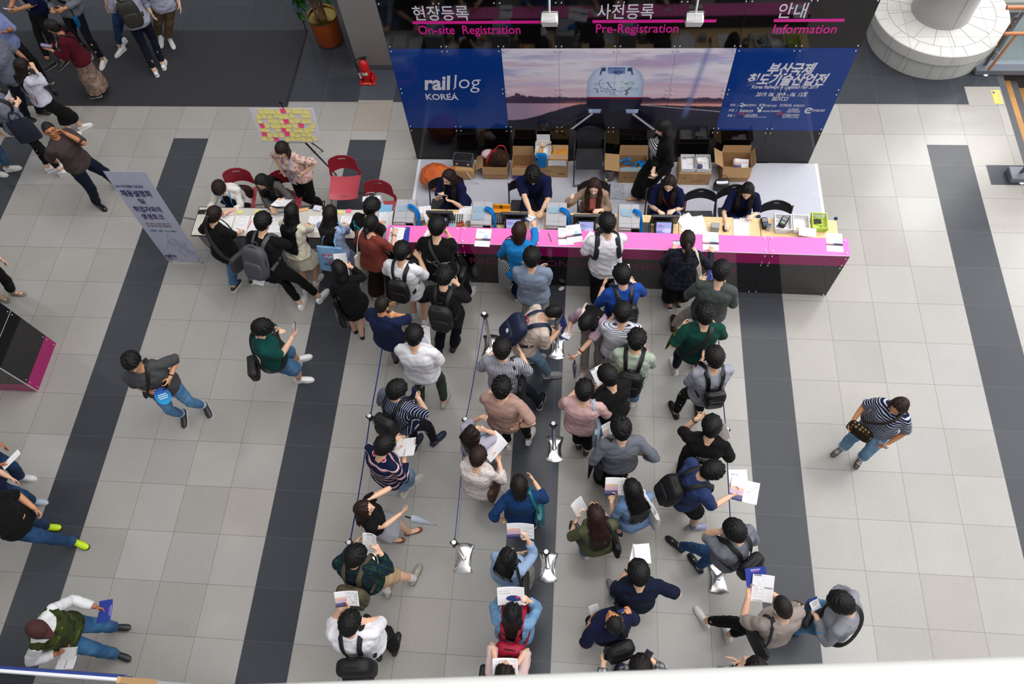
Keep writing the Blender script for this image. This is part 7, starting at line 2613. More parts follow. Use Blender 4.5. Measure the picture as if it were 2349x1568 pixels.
 b=link('paper',page_mesh('form',0.27,0.12,0.04,90));b.matrix_world=mat4(T4((2.80,2.070,CB+0.34),FACE));tag(b,'white papers hanging on the front of the tall closed box','paper')
 mb=MB();mb.tube([(-0.05,-0.03,0.006),(0.05,0.05,0.006)],0.008,6);tag(mb.build('cutter',[flat('cutter_orange','#ef7a2a',0.4)],M=T4((2.86,2.23,H2+0.004))),'orange and white cutter lying on the tall closed box','cutter')
 # lanyards inside the open box, bin, bottles
 o=empty('lanyard_bundle',(3.94,2.15,CB+0.12),'heap of bright blue lanyards filling the open box','lanyards')
 for s in range(12):
  mb=MB();c=np.array([r.uniform(-0.16,0.16),r.uniform(0.0,0.12),r.uniform(0.02,0.09)])
  mb.tube(catmull([c+np.array([r.uniform(-0.05,0.05),r.uniform(-0.04,0.04),r.uniform(-0.02,0.03)])for _ in range(5)],4),(0.014,0.006),6);mb.build('cord',[cord],o)
 slv,n=newmat('clear_sleeve',0.1,0.5);n.col(lin('#b9d6e4'));n.b.inputs['Alpha'].default_value=0.7
 for s in range(7):
  mb=MB();mb.box((0,0,0),(0.09,0.002,0.12));b=mb.build('badge_sleeve',[slv],M=T4((3.80+0.045*s,2.06+0.01*(s%2),CB+0.18),Rx(-0.5)@Ry(r.uniform(-0.3,0.3))));tag(b,'clear badge sleeve standing in the open lanyard box','badge sleeve','sleeves in the lanyard box')
 mb=MB();mb.lathe([(0,0.004),(0.075,0.004),(0.095,0.25),(0.088,0.25),(0.07,0.02),(0,0.02)],28);tag(mb.build('waste_bin',[flat('bin_grey','#6f6a66',0.5)],M=T4((3.60,2.08,CB))),'grey waste bin left of the lanyard box','bin')
 for(x,y,c,k,h,l)in((3.545,1.93,'#a9a85c','#d8d2a0',0.15,'small yellow-green tonic bottle beside the waste bin'),(3.515,2.05,'#9fb0c2','#2a3f9a',0.2,'clear water bottle with blue cap beside the waste bin')):
  o=empty('bottle',(x,y,CB),l,'bottle');m,n=newmat('bottle_plastic',0.1,0.5);n.col(lin(c));n.b.inputs['Alpha'].default_value=0.8
  mb=MB();mb.lathe([(0.0,0.001),(0.03,0.001),(0.03,h*0.6),(0.013,h*0.86),(0.013,h*0.9),(0,h*0.9)],18);mb.build('bottle_body',[m],o)
  mb=MB();mb.lathe([(0,h*0.89),(0.016,h*0.89),(0.016,h),(0,h)],14);mb.build('cap',[flat('bottle_cap',k,0.4)],o)
  # two trays on the closed box
 HT=CB+0.262
 for x,l in((4.745,'white tray with a pale sheet on the closed box'),(4.97,'white tray full of dark leaflets on the closed box')):
  o=empty('tray',(x,2.13,HT),l,'tray')
  mb=MB();mb.box((0,0,0.004),(0.19,0.25,0.006));mb.build('floor_panel',[wm],o)
  for c,s in(((-0.103,0,0.04),(0.006,0.28,0.075)),((0.103,0,0.04),(0.006,0.28,0.075)),((0,-0.137,0.04),(0.206,0.006,0.075)),((0,0.137,0.04),(0.206,0.006,0.075))):
   mb=MB();mb.box(c,s,bev=0.002);mb.build('side',[wm],o)
 b=link('paper',page_mesh('ticket',0.16,0.22,0,91));b.matrix_world=mat4(T4((4.745,2.13,HT+0.02)));tag(b,'pale printed sheet in the left white tray','paper')
 for s in range(6):
  b=link('leaflet',page_mesh('spread',0.13,0.18,0.05,92+s));b.matrix_world=mat4(T4((4.96+r.uniform(-0.02,0.02),2.13+r.uniform(-0.03,0.03),HT+0.03+0.007*s),Rz(r.uniform(-0.6,0.6))@Rx(r.uniform(-0.1,0.15))));tag(b,'leaflet in the jumbled pile in the right white tray','leaflet','leaflets in the right tray')
 for s in range(3):
  b=link('leaflet',page_mesh('spread',0.20,0.15,0.03,99+s));b.matrix_world=mat4(T4((5.52+0.01*s,2.17,CB+0.25+0.008*s),Rz(-0.1)@Rx(0.15)));tag(b,'leaflet lying in the right open cardboard box','leaflet','leaflets in the right open box')
 o=empty('pouch',(5.26,1.90,CB),'black open pouch handbag in front of the right open box','handbag',None,0.05)
 mb=MB();sq_ell(mb,(0,0,0.075),(0.115,0.055,0.075),0.5);mb.build('bag_body',[flat('pouch_black','#141416',0.5)],o,180)
 mb=MB();mb.box((0,0.03,0.16),(0.2,0.012,0.05),bev=0.004);mb.tube(catmull([(-0.06,0.03,0.18),(-0.02,0.05,0.25),(0.05,0.05,0.24),(0.07,0.03,0.17)],5),0.005,6);mb.build('handle',[DARK],o)
 b=link('paper',page_mesh('blank',0.17,0.05,0.05,120));b.matrix_world=mat4(T4((5.26,1.90,CB+0.155),Rz(0.05)));tag(b,'white tissue pack sticking out of the black pouch','tissue')
 cl,n=newmat('cling_wrap',0.08,0.5);n.col(lin('#d9dbe4'));n.b.inputs['Alpha'].default_value=0.45;n.bump(n.noise(n.obj(),30.0,5),0.03,1.0)
 mb=MB();mb.sheet(16,14,lambda u,v:np.array([(u-0.5)*0.26,(v-0.5)*0.30,0.012+0.028*abs(math.sin(u*17+3*math.sin(v*9)))*abs(math.sin(v*13+u*4))]),0.002);p=at(1413,440,0);tag(mb.build('plastic_wrap',[cl],M=T4((p[0],p[1],CB))),'crumpled clear plastic wrap on the carpet behind the tan-shirted woman','plastic wrap')
def build_edges():
# kiosk at the left edge
 blk,n=newmat('kiosk_black',0.05,0.5);n.col(lin('#0e0e10'));pur,n=newmat('kiosk_purple',0.08,0.45);n.col(lin('#9c1262'))
 o=empty('kiosk',(-5.3,-1.41,0),'glossy black display kiosk with purple foot band at the left edge','kiosk')
 w,d=2.0,0.745
 mb=MB();mb.box((0,0,1.45),(w-0.004,d-0.004,2.36));mb.build('core',[flat('kiosk_core','#111113',0.5)],o)
 for face in('x','y'):
  for z0,z1,m in((0.245,0.975,blk),(0.98,1.72,blk),(1.725,2.62,blk),(0.0,0.24,pur)):
   mb=MB()
   if face=='x':
    mb.box((w/2+0.003,0,(z0+z1)/2),(0.008,d,z1-z0))
   else:
    mb.box((0,-d/2-0.003,(z0+z1)/2),(w,0.008,z1-z0))
   p=mb.build('purple_panel' if m is pur else 'black_panel',[m],o,0)
   if face=='x':
    for y in(-d/2+0.045,d/2-0.045):
     for z in(z0+0.04,z1-0.04):
      mb=MB();mb.ell((w/2+0.010,y,z),(0.008,0.011,0.011),nu=10,nv=6);mb.build('bolt',[flat('bolt_metal','#d5d2d0',0.2,0.5,1.0)],p)
 mb=MB();mb.box((w/2+0.004,-d/2-0.004,1.31),(0.012,0.012,2.62));mb.box((w/2+0.008,0,0.9775),(0.004,d,0.006));mb.build('edge_trim',[flat('trim_pale','#b9b6b4',0.4)],o)
 # tall display wall below the camera at the bottom left corner
 o=empty('display_wall',(-3.6,-5.31,0),'top edge of a tall blue and white display wall at the bottom left corner','display wall')
 zt,xe=2.6,3.10
 mb=MB();mb.box((0,0,zt/2),(2*xe,0.030,zt));mb.build('board',[flat('wall_pale','#b9b9bd',0.6)],o,0)
 mb=MB();mb.box((0,0.024,zt-0.10),(2*xe-0.02,0.016,0.2),R=None);mb.sheet(8,2,lambda u,v:np.array([(u-0.5)*2*(xe-0.01),0.030+0.012*v,zt-0.004-0.10*v]),0.003);mb.build('blue_print',[flat('wall_blue','#1f3a86',0.5)],o,0)
 mb=MB();mb.box((0,0.004,zt+0.004),(2*xe,0.022,0.008));mb.build('top_edge',[flat('wall_edge','#e4e4ea',0.5)],o,0)
 mb=MB();mb.box((xe-0.012,0.0,zt-0.3),(0.03,0.05,0.62));mb.build('wooden_batten',[flat('batten','#c9a071',0.6)],o,0)
 # white guard rail just below the camera
 zr=8.21
 a,b=at(1050,1628,zr),at(2349,1583,zr)
 d=unit(b-a)
 o=empty('guard_rail',tuple(a),'blurred white handrail along the bottom edge, close to the camera','handrail')
 mb=MB();mb.tube([d*-2.2,d*2.4],0.033,24);mb.build('rail_tube',[flat('rail_white','#d9d9d6',0.45)],o)
 for s in(-2.1,2.3):
  mb=MB();mb.tube([d*s,d*s+np.array([0,0,-1.0])],0.022,12);mb.build('post',[flat('rail_white','#d9d9d6',0.45)],o)
build_printers()
build_terminals()
build_desk_things()
build_boxes()
build_edges()
# ------------------------------------------------------------------ the people of the photograph
BLK=fabric('#121213');NAVY=fabric('#141b3a');WHITE=fabric('#eceaf0');JEAN=fabric('#2f4f78','denim','#5a80a8')
LJEAN=fabric('#54789f','denim','#8fb0cc');DJEAN=fabric('#1d2942','denim','#2c3d5c');GREY=fabric('#6d6f75');LGREY=fabric('#a9abb4')
BEIGE=fabric('#b3a48f');STONE=fabric('#b2aaa0')
def T(m,sleeve=0.72,**k):
 return dict(m=m,sleeve=sleeve,**k)
def B(m,kind='straight',**k):
 return dict(m=m,kind=kind,**k)
BK='#0b0909';BR='#1e120d';DBR='#120c0a'
N=[100]
def P(label,head,face,**k):
 N[0]+=1
 k.setdefault('seed',N[0])
 return make_person(label,head,face,**k)
Q1,Q2,Q3,Q4,Q5='people at the sign-up table','people queueing at the counter','staff behind the counter','people walking in the hall','people standing on the entrance mat'
# --- sign-up table on the left
SEATED=[]
w1=P('seated woman with short brown hair and sheer white blouse behind the sign-up table',(505,432),176,sex='f',H=1.60,sit=0.47,lean=24,pit=26,hair=('short',BR),top=T(fabric('#e9e4e0'),1.5,loose=0.026,open=BLK),bottom=B(BLK),group=Q1,arms=(('px',520,492,0.78,'dn'),('px',474,490,0.78,'dn')),extra=[lanyard('blue lanyard on the seated woman in a sheer white blouse',badge=False)])
w2=P('seated woman in grey checked suit jacket turning pages behind the sign-up table',(602,417),186,sex='f',H=1.62,sit=0.47,lean=20,pit=18,hyaw=10,hair=('wavy',BK,1,0.42),top=T(fabric('#4c4a4a','plaid','#5c5957',0.03,0.5),1.9,open=BLK,name='jacket',hem=-0.12),bottom=B(GREY),group=Q1,arms=(('px',650,464,0.88,'dn'),('px',626,485,0.78,'dn')),extra=[glasses(),lanyard('blue lanyard with badge on the seated woman in grey suit'),held_page('printed papers held by the seated woman in grey suit','L','ticket',0.21,0.26,30,shift=(-0.35,0.25),seed=4)])
SEATED+=[w1,w2]
w3=P('standing woman in pink floral blouse and black trousers behind the sign-up table',(648,343),196,sex='f',H=1.60,lean=6,pit=8,hair=('bob',BR),top=T(fabric('#d9b8ae','floral','#8d6a63',0.05,0.32,hex3='#b88d84'),0.85,loose=0.024,hem=-0.03),bottom=B(BLK,'slim',len=1.8),shoes='#20242c',group=Q1,feet=((740,468),(722,466)),arms=(('px',699,402,0.95,'in'),'hip'),extra=[lanyard('pale lanyard with badge on the woman in floral blouse','#6f83b5'),pen('blue pen in the hand of the woman in floral blouse','L','#2f8fd0')])
P('black-shirted woman with brown ponytail at the left end of the sign-up table',(492,493),28,sex='f',H=1.62,lean=12,pit=28,hair=('pony',BR,None,0.2),top=T(BLK,0.95,loose=0.032,hem=-0.10),bottom=B(fabric('#3d648c','denim','#6a92b6'),'straight',len=1.85),shoes=('lace','#2a2c30'),group=Q1,feet=((536,657),(579,641)),arms=(('px',475,530,0.85,'in'),('px',556,533,0.80,'dn')),extra=[glasses(),diag('dark grey sling bag of the black-shirted woman with ponytail','#1b1b1d',-1,(0.34,0.08,0.30),'side','sling_bag',0.05,bagcol='#38373b'),pen('orange pen held by the black-shirted woman with ponytail','R','#e05a26')])
P('young man in black shirt with big grey backpack bending over the sign-up table',(604,512),16,H=1.74,lean=22,pit=30,hair=('short',BK),top=T(BLK,0.85,loose=0.03,hem=-0.16),bottom=B(BLK,'slim',len=1.78),shoes=('lace','#e9e8e8'),group=Q1,feet=((690,697),(735,682)),arms=(('px',604,628,0.95,'in'),('px',690,560,0.85,'dn')),extra=[backpack('large dark grey backpack worn by the young man at the sign-up table','#4a494e',0.34,0.50,0.17,0.0,tilt=0),held_page('white leaflet in the left hand of the grey-backpack man','L','form',0.16,0.24,20,shift=(-0.4,-0.2),seed=5),wristband('L','#202020')])
P('woman with very long straight black hair and cream dress at the sign-up table',(669,488),16,sex='f',H=1.60,lean=20,pit=28,hair=('long',BK,None,0.62),top=T(fabric('#d7d0bb'),1.7,loose=0.02,hem=-0.02),bottom=B(fabric('#d7d0bb'),'dress',hem=0.58,w=0.25,fold=0.04),shoes='#e4e2df',group=Q1,feet=((700,662),(724,643)),arms=('write',('px',719,520,0.80,'dn')),extra=[pen('dark blue pen held by the woman in cream dress','R','#27408f')])
t4=P('woman in pale blue shirt dress carrying a denim tote',(757,492),14,sex='f',H=1.62,lean=16,pit=28,hair=('wavy',DBR,None,0.46),top=T(fabric('#9fabcf'),1.9,loose=0.026,hem=-0.02),bottom=B(fabric('#9fabcf'),'dress',hem=0.60,w=0.22),shoes='#d9d6d2',group=Q1,arms=('write',('px',802,520,0.80,'dn')),extra=[pen('blue pen held by the woman in pale blue shirt dress','R','#2f6fb8')])
tote('light denim tote with red triangle print carried by the pale-blue-shirt woman','#6f9cc4',1,0.36,0.40,0.06,(-0.20,-0.20,-0.20),-78,m=fabric('#6c98c0','denim','#86b0d4'),art=guess_art)(t4)
t5=P('young man with glasses in black OCEAN shirt at the sign-up table',(852,478),30,H=1.70,lean=24,pit=34,hair=('short',BK),top=T(BLK,0.85,loose=0.03),bottom=B(BLK),group=Q1,arms=('bent',('px',880,512,0.80,'dn')),extra=[glasses()])
back_print(t5,texts=[(-1,'OCEAN S',0.095,-0.02,-0.10,0,0.02,0)],m=flat('print_cyan','#17b6dc',0.5))
P('woman in brick red t-shirt with low bun writing at the counter',(851,514),24,sex='f',H=1.64,lean=14,pit=30,hair=('bun',BK),top=T(fabric('#7d3b32'),0.8,loose=0.026,hem=-0.02),bottom=B(fabric('#2a1d18'),'wide',len=1.95),shoes='#241a16',group=Q1,feet=((862,672),(905,680)),arms=('bent',('px',909,535,1.03,'dn')),extra=[wristband('R','#241418',0.9,th=0.005),pen('purple pen held by the woman in brick red t-shirt','R','#5a3c8c'),tote('flat cream tote on the left shoulder of the brick-red-shirt woman','#d8d3c6',-1,0.30,0.40,0.05,(-0.06,-0.02,-0.36),0)])
P('short-haired woman in black suit and knee skirt holding white papers',(779,618),338,sex='f',H=1.60,lean=8,pit=38,hair=('bob',BK),top=T(BLK,1.9,loose=0.02,hem=-0.08,name='jacket',collar=1),bottom=B(BLK,'skirt',hem=0.52,w=0.19),shoes=('pump','#121212'),sole='#17181a',group=Q1,feet=((812,752),(829,765)),arms=('readlow','high'),extra=[held_page('white papers read by the short-haired woman in black suit','LR','blank',0.21,0.30,40,shift=(-0.2,0.3),seed=2),tote('glossy black handbag on the arm of the woman in black suit','#0e0e10',-1,0.36,0.27,0.13,(-0.02,-0.02,-0.42),0,m=flat('patent_black','#0c0c0e',0.14),name='handbag',shoulder=False)])
# --- at the counter
P('young man in white t-shirt with black backpack left of the counter queue',(922,580),12,H=1.72,lean=5,pit=30,hair=('short',BK),top=T(WHITE,0.85,loose=0.034,hem=-0.10),bottom=B(fabric('#1f1f22'),'shorts',len=0.9),shoes='#d3d3d6',group=Q2,feet=((951,716),(975,732)),arms=('bent','read'),extra=[backpack('black backpack on the white t-shirt man left of the queue','#1a1a1c',0.27,0.40,0.12,-0.05)])
t9=P('man in black sweatshirt with line drawing on the back leaning on the counter',(1003,523),8,H=1.78,lean=12,pit=32,hair=('short',BK),top=T(BLK,1.6,loose=0.03,hem=-0.10),bottom=B(BLK,'straight',len=1.85),shoes='#dcdadc',group=Q2,feet=((1040,668),(1076,677)),arms=(('px',985,545,1.04,'dn'),('px',1029,538,1.06,'in')),extra=[diag('small black shoulder bag of the black sweatshirt man','#161618',-1,(0.22,0.07,0.18),'side')])
circle=[(0.035*math.cos(a)-0.005,0.038*math.sin(a)-0.24)for a in np.linspace(0,6.28,13)]
back_print(t9,strokes=[(-1,circle,0.0026),(-1,[(-0.13,-0.215),(-0.06,-0.235)],0.0022),(-1,[(-0.13,-0.255),(-0.065,-0.25)],0.0022),(-1,[(0.0,-0.28),(0.01,-0.35),(-0.02,-0.41),(-0.07,-0.46)],0.0024),(-1,[(0.02,-0.33),(0.05,-0.40),(0.04,-0.45)],0.0024),(-1,[(0.05,-0.24),(0.09,-0.22),(0.12,-0.235),(0.08,-0.255),(0.05,-0.24)],0.0024),(-1,[(0.12,-0.235),(0.16,-0.23)],0.0024),(-1,[(0.04,-0.275),(0.09,-0.28),(0.13,-0.25)],0.0022),(-1,[(-0.02,-0.235),(-0.018,-0.24)],0.004),(-1,[(0.01,-0.235),(0.012,-0.24)],0.004)],m=flat('print_chalk','#cfd3c6',0.6))
P('curly-haired young man in black sweatshirt with black backpack reading leaflets',(1020,638),10,H=1.72,lean=6,pit=40,hair=('curly',BK),top=T(fabric('#151517'),1.9,loose=0.03,hem=-0.10,collar=1),bottom=B(fabric('#12151f'),'straight'),shoes='#1b1c22',sole='#26262a',group=Q2,feet=((1008,798),(1040,794)),arms=('bent',('px',1048,645,1.27,'up')),extra=[backpack('round-topped black backpack on the curly-haired man','#1d1d1f',0.30,0.44,0.15,-0.03),held_page('leaflets held up by the curly-haired man with black backpack','R','ticket',0.15,0.25,55,shift=(-0.5,0.1),seed=8)])
P('man with thinning hair in navy polo shirt in the queue',(877,699),22,H=1.68,lean=6,pit=20,hair=('bald','#16120f'),skin='#cf9468',top=T(fabric('#1a2342'),0.85,loose=0.034,hem=-0.10,collar=1),bottom=B(fabric('#5c5a58')),shoes='#1a1a1c',group=Q2,arms=('bent',('px',914,713,1.36,'in')),extra=[glasses(),pen('thin dark pen held by the man with thinning hair','R','#3a3a40')])
P('man in white long-cut t-shirt and olive trousers holding an open booklet',(951,773),4,H=1.75,lean=4,pit=30,build=1.08,hair=('short',BK),top=T(fabric('#e4e3e8'),0.85,loose=0.034,hem=-0.11),bottom=B(fabric('#38433a'),'slim',len=1.85),shoes='#aaa39c',sole='#b8b2aa',group=Q2,feet=((966,930),(1019,922)),arms=('readlow',('px',984,789,1.24,'up')),extra=[held_page('folded open booklet held by the white t-shirt man in olive trousers','R','form',0.16,0.24,62,shift=(0.0,0.5),bend=0.12,seed=6),phone('phone with lit screen held by the white t-shirt man in olive trousers','R',55,scr='#b9c2cc',up=0.0)])
P('young man in navy striped shirt holding up a phone, black backpack on one shoulder',(910,896),30,H=1.74,lean=5,pit=16,hyaw=14,hair=('short',BK),top=T(fabric('#151c3a','vstripe','#c3c8d8',0.021,0.22),0.9,loose=0.034,hem=-0.10,collar=1),bottom=B(fabric('#14161c'),'slim',len=1.9),shoes='#1b2744',sole='#262c3a',group=Q2,feet=((951,1020),(997,1010)),arms=('down',('px',967,905,1.36,'up')),extra=[glasses('#707070'),backpack('black square backpack hanging low on the striped-shirt phone man','#17181a',0.29,0.40,0.15,-0.06),phone('dark blue phone held up by the navy-striped-shirt man','R',62,12,'#14203a','#16284c',up=0.06)])
P('young man in navy jumper with red and white stripes reading a large paper',(881,1024),34,H=1.74,lean=5,pit=36,hair=('short',BK),top=T(fabric('#141a38','stripes3','#e6e2e4',0.085,0.26,hex3='#b3253f'),1.75,loose=0.036,hem=-0.08),bottom=B(fabric('#5f82a6','denim','#8aaac6'),'straight',len=1.85),shoes='#b7b3a8',group=Q2,feet=((927,1126),(940,1108)),arms=('read',('px',931,1043,1.14,'up')),extra=[held_page('large printed paper read by the striped-jumper man','LR','ticket',0.21,0.31,28,yaw=14,shift=(0.2,0.2),seed=10)])
P('brown-haired woman in black top and grey skirt looking up with black bag',(836,1166),78,sex='f',H=1.60,lean=2,pit=-8,hair=('wavy','#2b1610',1,0.38),top=T(BLK,0.35,loose=0.014,hem=0.06),bottom=B(fabric('#a3a5ad'),'skirt',hem=0.56,w=0.21,top=0.13),shoes=('pump','#8a4b34'),sole='#5a3324',group=Q2,feet=((938,1219),(897,1236)),arms=(('px',858,1139,1.46,'in'),('px',927,1174,0.92,'in')),extra=[umbrella('clear grey folded umbrella stuck in the black bag of the grey-skirt woman',(930,1184,0.95),(1001,1204,0.50),'#aab0bc','#1c1c1c',0.04)])
P('man in dark green plaid shirt and khaki shorts with olive backpack',(815,1277),8,hyaw=26,H=1.74,lean=6,pit=22,hair=('short',BK),top=T(fabric('#123022','plaid','#131a33',0.07,0.45,hex3='#2c5c44'),1.9,loose=0.034,hem=-0.10,collar=1),bottom=B(fabric('#b49a78'),'shorts',len=0.92),shoes=('lace','#9c968c'),sole='#77736c',sock='#e3dfdc',group=Q2,feet=((889,1356),(950,1326)),arms=('bent',('px',877,1257,1.30,'in')),extra=[glasses('#b5a27a'),backpack('olive green backpack on the plaid-shirt man','#4a4432',0.33,0.40,0.16,-0.06),held_page('curled white form held up by the plaid-shirt man','R','form',0.15,0.24,50,shift=(-0.45,0.25),bend=0.15,seed=12)])
P('heavy-set man in white polo with black backpack photographing with a phone',(803,1431),354,hyaw=16,H=1.74,build=1.14,lean=4,pit=26,hair=('short',BK),top=T(WHITE,0.9,loose=0.036,hem=-0.10,collar=1),bottom=B(BLK,'straight',len=1.9),shoes=('lace','#1a1b1c'),sole='#8e8d80',group=Q2,feet=((868,1500),(906,1488)),arms=('high',('px',838,1412,1.36,'in')),extra=[backpack('black backpack with a lime dot on the white polo man','#111113',0.38,0.44,0.19,-0.08,patch='#9cc21f'),lanyard('blue lanyard on the white polo man','#1f6fb0',badge=False),phone('phone with olive case held by the white polo man','R',50,-60,'#5b6638','#3c3a44'),held_page('brochure behind the phone of the white polo man','L','spread',0.24,0.17,40,shift=(0.1,0.5),seed=13)])
P('woman with brown bob and bright blue shirt reaching over the counter',(1191,531),6,sex='f',H=1.62,lean=12,pit=20,hair=('bob','#2f170f'),top=T(fabric('#1f7fc4'),1.75,loose=0.034,hem=-0.12,collar=1),bottom=B(NAVY),shoes='#1c2440',group=Q2,arms=('bent',('px',1226,512,1.08,'dn')),extra=[tote('black and white zebra-striped bag on the left shoulder of the blue-shirt woman','#f0f0f0',-1,0.22,0.44,0.07,(-0.05,-0.05,-0.33),65,strap='#17171a',m=fabric('#111114','ystripe','#ecebec',0.022,0.42),name='shoulder_bag')])
P('man in blue-grey heather t-shirt and beige trousers waiting with folded arms',(1220,593),2,H=1.74,lean=3,pit=14,hair=('short',BK),top=T(fabric('#6f7d94','heather','#8d99ac'),0.9,loose=0.034,hem=-0.11),bottom=B(STONE),shoes='#d5d2cf',group=Q2,arms=('cross','cross'))
P('young man in white t-shirt with black front pack at the counter',(1393,516),354,H=1.76,lean=6,pit=24,hair=('fringe',BK),top=T(WHITE,0.85,loose=0.036,hem=-0.13),bottom=B(BLK,'straight',len=1.9),shoes='#17181a',sole='#e9e6e0',group=Q2,feet=((1366,697),(1396,690)),arms=(('px',1354,553,1.02,'dn'),'write'),extra=[lambda p:front_pack(p)])
P('man in royal blue shirt with black leather backpack in the second line',(1427,634),346,H=1.74,lean=5,pit=30,hair=('short',BK),top=T(fabric('#21479a'),1.2,loose=0.034,hem=-0.11,collar=1),bottom=B(BLK),shoes='#17181a',group=Q2,arms=('bent',('px',1452,644,1.32,'up')),extra=[backpack('black leather backpack on the royal blue shirt man','#1b1c1f',0.28,0.40,0.13,-0.04,rough=0.35),held_page('white paper held in front of the royal blue shirt man','R','form',0.21,0.29,35,shift=(-0.4,0.25),seed=15)])
P('woman with long low ponytail and dark plaid jacket at the counter',(1577,552),2,sex='f',H=1.66,lean=8,pit=22,hair=('pony',BR,None,0.44),top=T(fabric('#1a1d26','plaid','#3c4354',0.075,0.07),1.95,loose=0.040,hem=-0.10,name='jacket',collar=1),bottom=B(BLK,'wide',len=1.72),shoes=('pump','#1c1b1b'),group=Q2,feet=((1537,697),(1560,694)),arms=(('px',1543,571,1.02,'dn'),('px',1636,578,1.03,'dn')),extra=[tote('cream canvas tote held by the plaid-jacket woman','#c9bfae',1,0.34,0.36,0.10,(-0.02,0.02,-0.36),10)])
P('man in grey-green long shirt and beige trousers looking at a phone',(1653,626),12,H=1.76,lean=5,pit=34,hair=('short','#0e0c0b'),top=T(fabric('#4a504e'),1.6,loose=0.036,hem=-0.14),bottom=B(STONE,'straight',len=1.8),shoes='#3a241c',sole='#2a1a14',group=Q2,feet=((1545,745),(1620,738)),arms=(('px',1612,643,1.15,'up'),('px',1657,653,1.18,'up')),extra=[phone('large pale phone held by the grey-green shirt man','R',50,12,'#39406a','#9fb2d8',0.08,0.17),held_page('small blue leaflet held by the grey-green shirt man','L','blue',0.15,0.12,30,shift=(0.4,0.3),seed=3)])
P('curly-haired man in dark green t-shirt with black shoulder strap',(1617,723),356,H=1.74,lean=4,pit=20,hair=('curly','#0f0b0a'),top=T(fabric('#123f36'),0.9,loose=0.034,hem=-0.12),bottom=B(fabric('#161c30'),'slim',len=1.85),shoes='#d8d6d6',sole='#efeeee',group=Q2,feet=((1549,845),(1597,835)),arms=(('px',1560,752,1.12,'in'),'bent'),extra=[diag('black strap over the right shoulder of the dark green t-shirt man','#161617',1,(0.22,0.08,0.16),'front',strapw=0.05),umbrella('short olive green folded umbrella beside the dark green t-shirt man',(1556,756,1.08),(1526,801,0.55),'#4d561c',rmax=0.034)])
P('man in pale grey shirt with small black leather backpack in the right line',(1639,822),350,H=1.74,lean=4,pit=20,hair=('short','#120d0b'),top=T(fabric('#9a9ca8'),1.1,loose=0.034,hem=-0.12),bottom=B(BLK,'slim',len=1.88),shoes='#121214',sole='#1c1c1e',group=Q2,feet=((1550,946),(1604,944)),arms=(('px',1605,830,1.18,'in'),'readlow'),extra=[backpack('small black leather backpack on the pale grey shirt man','#101114',0.26,0.30,0.12,-0.12,rough=0.3)])
t18=P('young man in black t-shirt with outlined 87 on the back',(1631,982),10,H=1.72,lean=4,pit=36,hair=('short',BK),top=T(BLK,0.95,loose=0.036,hem=-0.12),bottom=B(BLK),shoes='#d9d7d6',group=Q2,arms=('high',('px',1653,1004,1.22,'up')),extra=[wristband('L','#1d1d1d'),held_page('pale grey programme held by the 87 t-shirt man','R','blank',0.18,0.27,70,yaw=60,shift=(0.2,0.35),seed=16)])
back_print(t18,texts=[(-1,'87',0.15,0.0,-0.19,0,0.03,0.0032)],m=flat('print_chalk','#cfd3c6',0.6))
P('man in slate blue t-shirt and black shorts with black backpack holding brochures',(1630,1081),72,H=1.72,lean=14,pit=34,hair=('short',BK),top=T(fabric('#2c3a64'),0.9,loose=0.036,hem=-0.10,collar=1),bottom=B(BLK,'shorts',len=0.9),shoes=('lace','#8b90a8'),sole='#c9c8cf',sock='#80818c',group=Q2,feet=((1579,1160),(1588,1208)),arms=('read',('px',1681,1138,1.02,'up')),extra=[glasses('#a0a0a0'),backpack('black backpack on the slate blue t-shirt man','#131315',0.30,0.44,0.16,-0.04),held_page('open white brochure held out by the slate blue t-shirt man','R','spread',0.30,0.24,8,yaw=-60,shift=(0.35,0.1),seed=17),held_page('second brochure fanned under the first by the slate blue t-shirt man','R','brochure',0.2,0.27,8,yaw=-75,shift=(0.3,0.35),seed=18,lift=-0.012)])
P('man in grey t-shirt with round black backpack and striding jeans leg',(1686,1219),318,H=1.74,lean=6,pit=18,hair=('short',BK),top=T(fabric('#70737c'),0.9,loose=0.034,hem=-0.10),bottom=B(fabric('#24416c','denim','#3d628f'),'slim',len=1.9),shoes=('lace','#1b1c20'),sole='#3a3a3c',group=Q2,feet=((1551,1247),(1603,1300)),arms=('face',('px',1672,1268,1.05,'in')),extra=[backpack('small round black backpack on the grey t-shirt man','#121214',0.30,0.34,0.15,-0.10),held_page('folded programme in the right hand of the grey t-shirt man','R','spread',0.15,0.21,70,yaw=60,shift=(0.2,0.3),seed=19)])
P('man in cream t-shirt bending to the right with navy backpack',(1268,717),72,H=1.74,lean=34,pit=52,hair=('buzz',BK),top=T(fabric('#c9b8ab'),0.9,loose=0.034,hem=-0.08),bottom=B(fabric('#5d7f9c','denim','#87a6bd'),'slim',len=1.88),shoes='#a5a3a6',group=Q2,feet=((1222,822),(1258,858)),arms=('readlow',('px',1285,760,1.0,'in')),extra=[backpack('navy backpack with red loop on the bending cream t-shirt man','#16203a',0.32,0.44,0.16,-0.02,top='#c9273a',patch='#e6e6e6'),held_page('white and blue leaflet held by the bending cream t-shirt man','R','blue',0.15,0.21,70,shift=(0.1,0.4),seed=20)])
